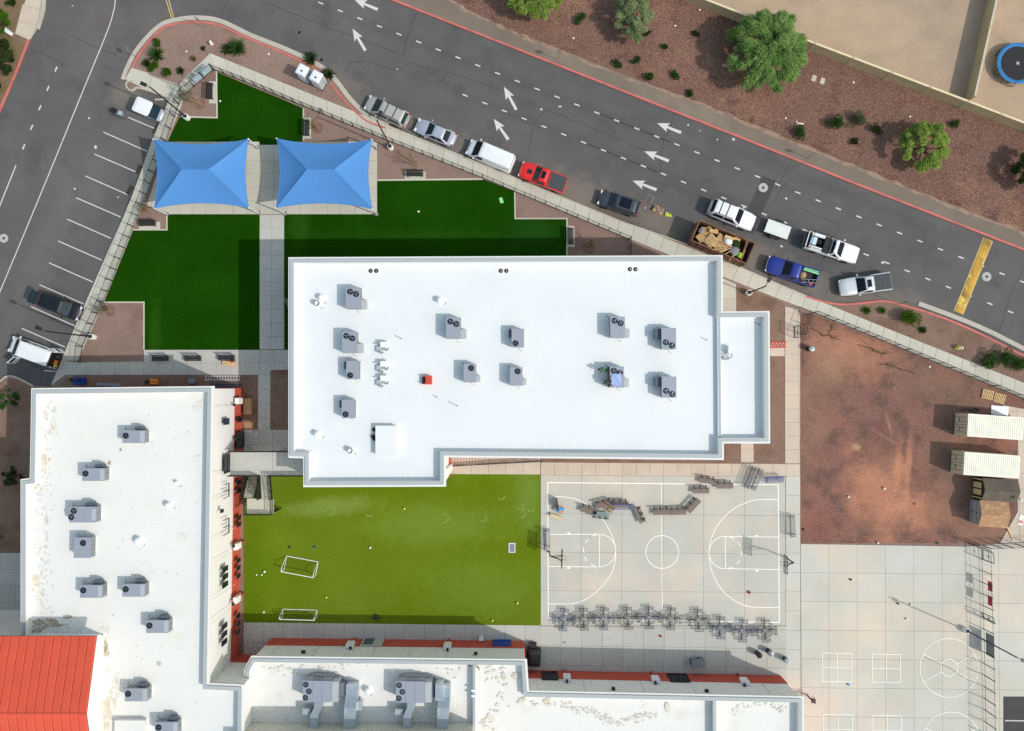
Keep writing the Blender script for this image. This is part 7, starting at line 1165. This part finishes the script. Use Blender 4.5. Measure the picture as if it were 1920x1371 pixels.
# ================================================================ RIGHT LOT: containers, sheds, pallets
def container(px, py, label):
    q = P(px, py, 2.59); a = R(-4); t = thing('shipping_container', label, 'container', (q.x + 3.03 * math.cos(a), q.y + 3.03 * math.sin(a), 0), a, 'shipping containers'); L_, W, H = 6.06, 2.44, 2.59
    for s_ in (1, -1):
        mb = MB(); n = 44; pts = []
        for k in range(n): x = -L_ / 2 + .1 + (L_ - .2) * k / (n - 1); pts.append((x, s_ * (W / 2 - (.05 if (k // 2) % 2 else .015))))
        mb.kerb(pts, .03, .15, H - .1); obj('side_wall', mb, 'container', t)
    obj('roof', MB().bx(-L_ / 2 + .05, L_ / 2 - .05, -W / 2 + .04, W / 2 - .04, H - .06, H - .03), 'container', t)
    for k in range(26): x = -L_ / 2 + .25 + k * (L_ - .5) / 25; obj('roof_rib', MB().loft([[(x - .07, y, H - .03), (x - .04, y, H - .003), (x + .04, y, H - .003), (x + .07, y, H - .03)] for y in (W / 2 - .15, -W / 2 + .15)]), 'container', t)
    for s_ in (1, -1): obj('top_rail', MB().bx(-L_ / 2, L_ / 2, s_ * (W / 2 - .03) - .03, s_ * (W / 2 - .03) + .03, H - .1, H), 'container', t); obj('bottom_rail', MB().bx(-L_ / 2, L_ / 2, s_ * (W / 2 - .04) - .04, s_ * (W / 2 - .04) + .04, 0, .15), 'container_end', t)
    for x in (-L_ / 2 + .05, L_ / 2 - .05):
        for s_ in (1, -1): obj('corner_post', MB().bx(x - .06, x + .06, s_ * (W / 2 - .06) - .07, s_ * (W / 2 - .06) + .07, 0, H + .005), 'container_end', t)
    for s_ in (1, -1):
        d = obj('door', MB().bx(-L_ / 2 - .02, -L_ / 2 + .04, min(s_ * .02, s_ * 1.1), max(s_ * .02, s_ * 1.1), .15, H - .1), 'container_end', t)
        for y in (.3, .8): obj('lock_rod', MB().tube((-L_ / 2 - .05, s_ * y, .15), (-L_ / 2 - .05, s_ * y, H - .1), .02), 'unit_side', d)
        obj('handle', MB().bx(-L_ / 2 - .08, -L_ / 2 - .05, min(s_ * .3, s_ * .7), max(s_ * .3, s_ * .7), 1.1, 1.16), 'plastic_black', d)
    obj('end_wall', MB().bx(L_ / 2 - .05, L_ / 2, -W / 2 + .1, W / 2 - .1, .15, H - .1), 'container', t)
container(1814, 797, 'upper cream shipping container on the gravel lot'); container(1807, 869, 'lower cream shipping container on the gravel lot')
def shed(px, py, L_, W, roofm, wallm, label, rz, hw=1.9, hr=2.75, doors=True, ply=False):
    q = P(px, py, hw + .3); t = thing('garden_shed', label, 'shed', (q.x, q.y, 0), R(rz), 'sheds'); pr = [(-W / 2, 0), (-W / 2, hw), (0, hr), (W / 2, hw), (W / 2, 0)]
    obj('wall', MB().loft([[(x, y, z) for y, z in pr] for x in (L_ / 2, -L_ / 2)]), wallm, t); e = .14
    pts = [(-W / 2 - e, hw - .06), (0, hr + .02), (W / 2 + e, hw - .06)]
    for (y0, z0), (y1, z1) in zip(pts, pts[1:]):
        n = 5 if not ply else 2
        for k in range(n):
            x0 = -L_ / 2 - .1 + (L_ + .2) * k / n; x1 = -L_ / 2 - .1 + (L_ + .2) * (k + 1) / n - .008; obj('roof_panel', slab4([(x0, y0, z0 + .03), (x1, y0, z0 + .03), (x1, y1, z1 + .03), (x0, y1, z1 + .03)], .04), roofm, t)
    x = -L_ / 2 - .02
    if ply:
        for y in (-W / 4, W / 4 - .02): obj('door', MB().bx(x - .03, x, y - W / 4 + .08, y + W / 4 - .05, .1, hw), 'shed_grey', t)
        obj('hinge_bar', MB().bx(x - .05, x - .03, -W / 2 + .1, W / 2 - .1, .5, .56).bx(x - .05, x - .03, -W / 2 + .1, W / 2 - .1, 1.4, 1.46), 'unit_dark', t)
    else:
        d = obj('door', MB().bx(x - .03, x, -W / 2 + .3, W / 2 - .3, .1, 1.8), 'trim_dark', t)
        for y in (-.37, .37): obj('door_panel', MB().bx(x - .05, x - .03, y - .3, y + .3, .2, 1.7), 'shed_tan', d)
        for y in (-W / 2 + .05, W / 2 - .05): obj('corner_trim', MB().bx(x - .02, x + .03, y - .06, y + .06, 0, hw), 'shed_tan', t)
    return t
shed(1878, 920, 3.6, 2.1, 'shingle', 'trim_dark', 'dark shingle-roofed shed with tan double doors', -3, 1.95, 2.4); shed(1866, 965, 2.9, 2.5, 'osb', 'shed_grey', 'grey shed with unfinished wood-board roof', -4, 1.95, 2.35, ply=True)
def pallet(px, py, rz, label):
    t = thing('pallet', label, 'pallet', at(px, py), R(rz), 'wooden pallets')
    for y in (-.45, 0, .45): obj('stringer', MB().bx(-.6, .6, y - .04, y + .04, 0, .1), 'wood', t)
    for k in range(7): obj('board', MB().bx(-.6 + k * .183, -.6 + k * .183 + .11, -.52, .52, .1, .125), 'wood', t)
pallet(1851, 740, -14, 'left of two pale wooden pallets above the containers'); pallet(1873, 747, -16, 'right of two pale wooden pallets above the containers')
o = obj('plywood_sheet', MB().box((0, 0, .03), (1.9, 1.0, .02), -.08), 'galv'); o.location = at(1874, 770); tag(o, 'grey sheet lying above the upper container', 'sheet')
o = obj('timber_plank', MB().box((0, 0, .1), (.16, 1.6, .06), .42), 'wood'); o.location = at(1893, 1000); tag(o, 'pale timber plank lying right of the grey shed', 'plank')
t = thing('small_sign', 'small white and red board at the right picture edge by the shed', 'board', at(1914, 975), R(-12)); obj('board', MB().box((0, 0, .03), (.5, 1.1, .04)), 'ball_white', t); obj('stripe', MB().box((0, -.2, .052), (.4, .3, .01)), 'lamp_red', t)
o = obj('cable_heap', MB().path([(-1, 0, .05), (-.4, .15, .1), (.1, -.1, .06), (.6, .2, .1), (1.1, 0, .05), (.5, -.2, .12), (-.2, .1, .08)], .05), 'plastic_black'); o.location = at(1818, 769); tag(o, 'black cable heap in the shade of the upper container', 'cables')
# trampoline in the yard
p = P(1908, 119, .85); t = thing('trampoline', 'round blue-edged trampoline cut by the right picture edge', 'trampoline', (p.x, p.y, 0)); r = 2.3; obj('mat', MB().lathe([(r * .82, .86), (r * .82, .88), (.05, .86)], 36), 'trampo', t); pd = MB(); prof = [(r * .82, .89), (r * .9, .93), (r, .9), (r, .86), (r * .82, .86), (r * .82, .89)]; pd.lathe(prof, 36, cap=False); obj('edge_pad', pd, 'trampo_blue', t)
for k in range(6):
    a = k * math.pi / 3 + .3; obj('leg', MB().path([(r * .95 * math.cos(a - .2), r * .95 * math.sin(a - .2), .85), (r * 1.0 * math.cos(a - .2), r * 1.0 * math.sin(a - .2), .03), (r * 1.0 * math.cos(a + .2), r * 1.0 * math.sin(a + .2), .03), (r * .95 * math.cos(a + .2), r * .95 * math.sin(a + .2), .85)], .025), 'black_metal', t); obj('net_pole', MB().tube((r * 1.02 * math.cos(a), r * 1.02 * math.sin(a), .1), (r * 1.02 * math.cos(a), r * 1.02 * math.sin(a), 2.4), .025), 'black_metal', t)
for a in (.5, 2.07): obj('cross_mark', MB().box((0, 0, .895 if a < 1 else .897), (.5, .06, .006), a), 'ball_white', t)
# ================================================================ PEOPLE
def skin_obj(name, verts, edges, rad, mat, parent, root=0, lvl=1):
    me = bpy.data.meshes.new(name); me.from_pydata([tuple(v) for v in verts], edges, []); me.materials.append(MATS[mat]); o = bpy.data.objects.new(name, me); C.objects.link(o); o.parent = parent
    m = o.modifiers.new('skin', 'SKIN'); m.use_smooth_shade = True; sv = me.skin_vertices[0].data
    for i, r_ in enumerate(rad): sv[i].radius = (r_, r_) if not isinstance(r_, tuple) else r_
    sv[root].use_root = True; s_ = o.modifiers.new('sub', 'SUBSURF'); s_.levels = lvl; s_.render_levels = lvl; return o
def person(px, py, z, rz, J, cols, label, hat=None):
    """J: joints in metres, x ahead, y left. One continuous body; clothing and hair over it."""
    p = P(px, py, z + .9); t = thing('person', label, 'person', (p.x, p.y, z), R(rz)); V = {k: Vector(v) for k, v in J.items()}
    up = (V['head'] - V['neck']).normalized(); fw = Vector(J.get('face', (1, 0, 0))).normalized(); sdv = up.cross(fw).normalized()
    names = ['pelvis', 'belly', 'chest', 'neck', 'chin', 'head', 'crown']; V['chin'] = V['neck'] + up * .07; V['crown'] = V['head'] + up * .1
    vs_ = [V[n] for n in names]; ed = [(i, i + 1) for i in range(6)]; rd = [.13, .125, .14, .055, .062, .098, .055]
    def chain(start, pts, rs_):
        i = start
        for q, r_ in zip(pts, rs_): vs_.append(Vector(q)); rd.append(r_); ed.append((i, len(vs_) - 1)); i = len(vs_) - 1
        return i
    for s_ in ('l', 'r'):
        w_ = chain(2, [V['sh_' + s_], V['el_' + s_], V['wr_' + s_]], [.06, .046, .032]); d = (V['wr_' + s_] - V['el_' + s_]).normalized(); side = d.cross(Vector((0, 0, 1))); side = side.normalized() if side.length > .1 else Vector((0, 1, 0)); sg = 1 if s_ == 'l' else -1
        palm = chain(w_, [V['wr_' + s_] + d * .08], [.034]); nrm = side.cross(d)
        for k, ln in enumerate((.075, .085, .08, .062)): b = V['wr_' + s_] + d * .095 + side * ((k - 1.5) * .021); chain(palm, [b, b + d * ln * .55, b + d * ln * .9 - nrm * .02], [.009, .0085, .007])
        b = V['wr_' + s_] + d * .04 - side * .04 * sg; chain(palm, [b, b + d * .05 - side * .02 * sg], [.011, .009])
        chain(0, [V['hip_' + s_], V['kn_' + s_], V['an_' + s_], V['toe_' + s_]], [.085, .058, .042, .04])
    skin_obj('body', vs_, ed, rd, cols[0], t)
    skin_obj('shirt', [V['pelvis'] + (V['belly'] - V['pelvis']) * .25, V['belly'], V['chest'], V['chest'] + (V['neck'] - V['chest']) * .55, V['sh_l'], V['sh_l'] + (V['el_l'] - V['sh_l']) * .75, V['sh_r'], V['sh_r'] + (V['el_r'] - V['sh_r']) * .75], [(0, 1), (1, 2), (2, 3), (2, 4), (4, 5), (2, 6), (6, 7)], [.15, .145, .165, .09, .085, .07, .085, .07], cols[1], t)
    skin_obj('trousers', [V['pelvis'] + (V['belly'] - V['pelvis']) * .15, V['pelvis'], V['hip_l'], V['kn_l'], V['an_l'] + (V['kn_l'] - V['an_l']) * .1, V['hip_r'], V['kn_r'], V['an_r'] + (V['kn_r'] - V['an_r']) * .1], [(0, 1), (1, 2), (2, 3), (3, 4), (1, 5), (5, 6), (6, 7)], [.145, .15, .105, .075, .065, .105, .075, .065], cols[2], t)
    for s_ in ('l', 'r'): skin_obj('shoe', [V['an_' + s_] + Vector((-.04, 0, -.03)), V['toe_' + s_]], [(0, 1)], [.055, .048], 'plastic_black', t)
    hd = V['head']; fc = MB().box(hd + fw * .105 - up * .01, (.03, .03, .05), math.atan2(fw.y, fw.x))
    for sg in (1, -1): fc.box(hd + sdv * (.1 * sg), (.04, .02, .06), math.atan2(fw.y, fw.x))
    obj('nose_and_ears', fc, cols[0], t); ey = MB()
    for sg in (1, -1): ey.box(hd + fw * .092 + sdv * (.035 * sg) + up * .015, (.015, .025, .014), math.atan2(fw.y, fw.x))
    ey.box(hd + fw * .088 - up * .05, (.012, .045, .008), math.atan2(fw.y, fw.x)); obj('eyes_and_mouth', ey, 'hair', t)
    q = up.to_track_quat('Z', 'Y'); cap = MB(); cap.lathe([(.118, -.02), (.122, .03), (.1, .09), (.05, .125), (.01, .13)], 14); cap.v = [tuple(hd + q @ Vector(v)) for v in cap.v]; o = obj('hat' if hat else 'hair', cap, cols[3], t, 60)
    if hat: br = MB().box(hd + fw * .15 + up * .01, (.14, .15, .015), math.atan2(fw.y, fw.x)); obj('brim', br, hat, o)
    return t
stand = dict(hip_l=(0, .1, .9), hip_r=(0, -.1, .9), kn_l=(.04, .11, .5), kn_r=(-.05, -.11, .5), an_l=(0, .12, .08), an_r=(-.1, -.12, .08), toe_l=(.16, .13, .05), toe_r=(.06, -.13, .05), pelvis=(0, 0, .95))
lean = dict(stand, belly=(.06, 0, 1.12), chest=(.2, 0, 1.32), neck=(.32, 0, 1.47), head=(.4, 0, 1.58), face=(.8, 0, -.6), sh_l=(.2, .19, 1.38), sh_r=(.2, -.19, 1.38), el_l=(.42, .24, 1.2), el_r=(.42, -.22, 1.2), wr_l=(.66, .14, 1.3), wr_r=(.64, -.12, 1.3))
bend = dict(stand, belly=(.14, 0, 1.08), chest=(.38, 0, 1.14), neck=(.56, 0, 1.14), head=(.68, 0, 1.12), face=(.3, 0, -1), sh_l=(.4, .19, 1.16), sh_r=(.4, -.19, 1.16), el_l=(.46, .22, .88), el_r=(.46, -.22, .88), wr_l=(.58, .12, .66), wr_r=(.58, -.12, .66))
walk = dict(hip_l=(0, .1, .9), hip_r=(0, -.1, .9), kn_l=(.22, .1, .52), kn_r=(-.05, -.1, .5), an_l=(.3, .1, .1), an_r=(-.34, -.1, .18), toe_l=(.46, .1, .06), toe_r=(-.22, -.1, .05), pelvis=(0, 0, .95), belly=(.02, 0, 1.13), chest=(.04, 0, 1.34), neck=(.05, 0, 1.5), head=(.08, 0, 1.63), face=(1, 0, -.1), sh_l=(.04, .2, 1.42), sh_r=(.04, -.2, 1.42), el_l=(-.16, .25, 1.16), el_r=(.2, -.25, 1.18), wr_l=(-.2, .24, .92), wr_r=(.4, -.2, 1.0))
person(1136, 694, ZD, 175, bend, ('skin_dark', 'shirt_green', 'trousers', 'hat_black'), 'worker in bright green shirt bending over left of the roof unit', 'hat_red'); person(1134, 717, ZD, 8, lean, ('skin', 'shirt_teal', 'trousers', 'hat_black'), 'worker in dark green shirt leaning on the roof unit', 'hat_black')
person(1522, 1311, .02, -62, walk, ('skin', 'navy', 'navy', 'hair'), 'person in dark blue clothes walking past the south wing corner')
p = P(1156, 713, ZD + 1.3); sh_ = MB(); n = 9; g = []
for j in range(n):
    for i in range(n): x, y = -.5 + i / (n - 1), -.62 + 1.24 * j / (n - 1); g.append((x * (1 - .12 * math.sin(j * 2.1)), y * (1 - .1 * math.sin(i * 1.7)), .05 + .03 * math.sin(i * .9 + j * .6) + .015 * math.sin(i * 1.7 + j * 1.1)))
sh_.add(g, [(j * n + i, j * n + i + 1, (j + 1) * n + i + 1, (j + 1) * n + i) for j in range(n - 1) for i in range(n - 1)]); o = obj('plastic_sheet', sh_, 'plastic_sheet', None, 80); o.location = (p.x - .02, p.y, ZD + 1.36); tag(o, 'crumpled pale blue plastic sheet on the unit the workers lean on', 'plastic sheet')
t = thing('open_panel', 'black access panel swung open along the worked-on roof unit', 'panel', (P(1142, 707, ZD + 1.2).x - .02, P(1142, 707, ZD + 1.2).y, ZD)); obj('panel', MB().bx(-.04, .04, -1.0, 1.0, .3, 1.4), 'plastic_black', t); obj('trim', MB().bx(-.06, .06, -1.02, 1.02, 1.4, 1.44), 'plastic_black', t)
for i, (x, y, m_, lb) in enumerate(((1149, 724, 'lamp_red', 'red tool on the lower edge of the worked-on unit'), (1146, 722, 'ball_black', 'black tool on the lower edge of the worked-on unit'), (1151, 722, 'pink', 'dark pink pouch on the worked-on roof unit'))):
    p = P(x, y, ZD + 1.3); o = obj('tool', MB().box((0, 0, .05), (.16, .1, .1), i * .6).box((.12, 0, .04), (.14, .05, .05), i * .6), m_); o.location = (p.x, p.y, ZD + 1.33); tag(o, lb, 'tool')
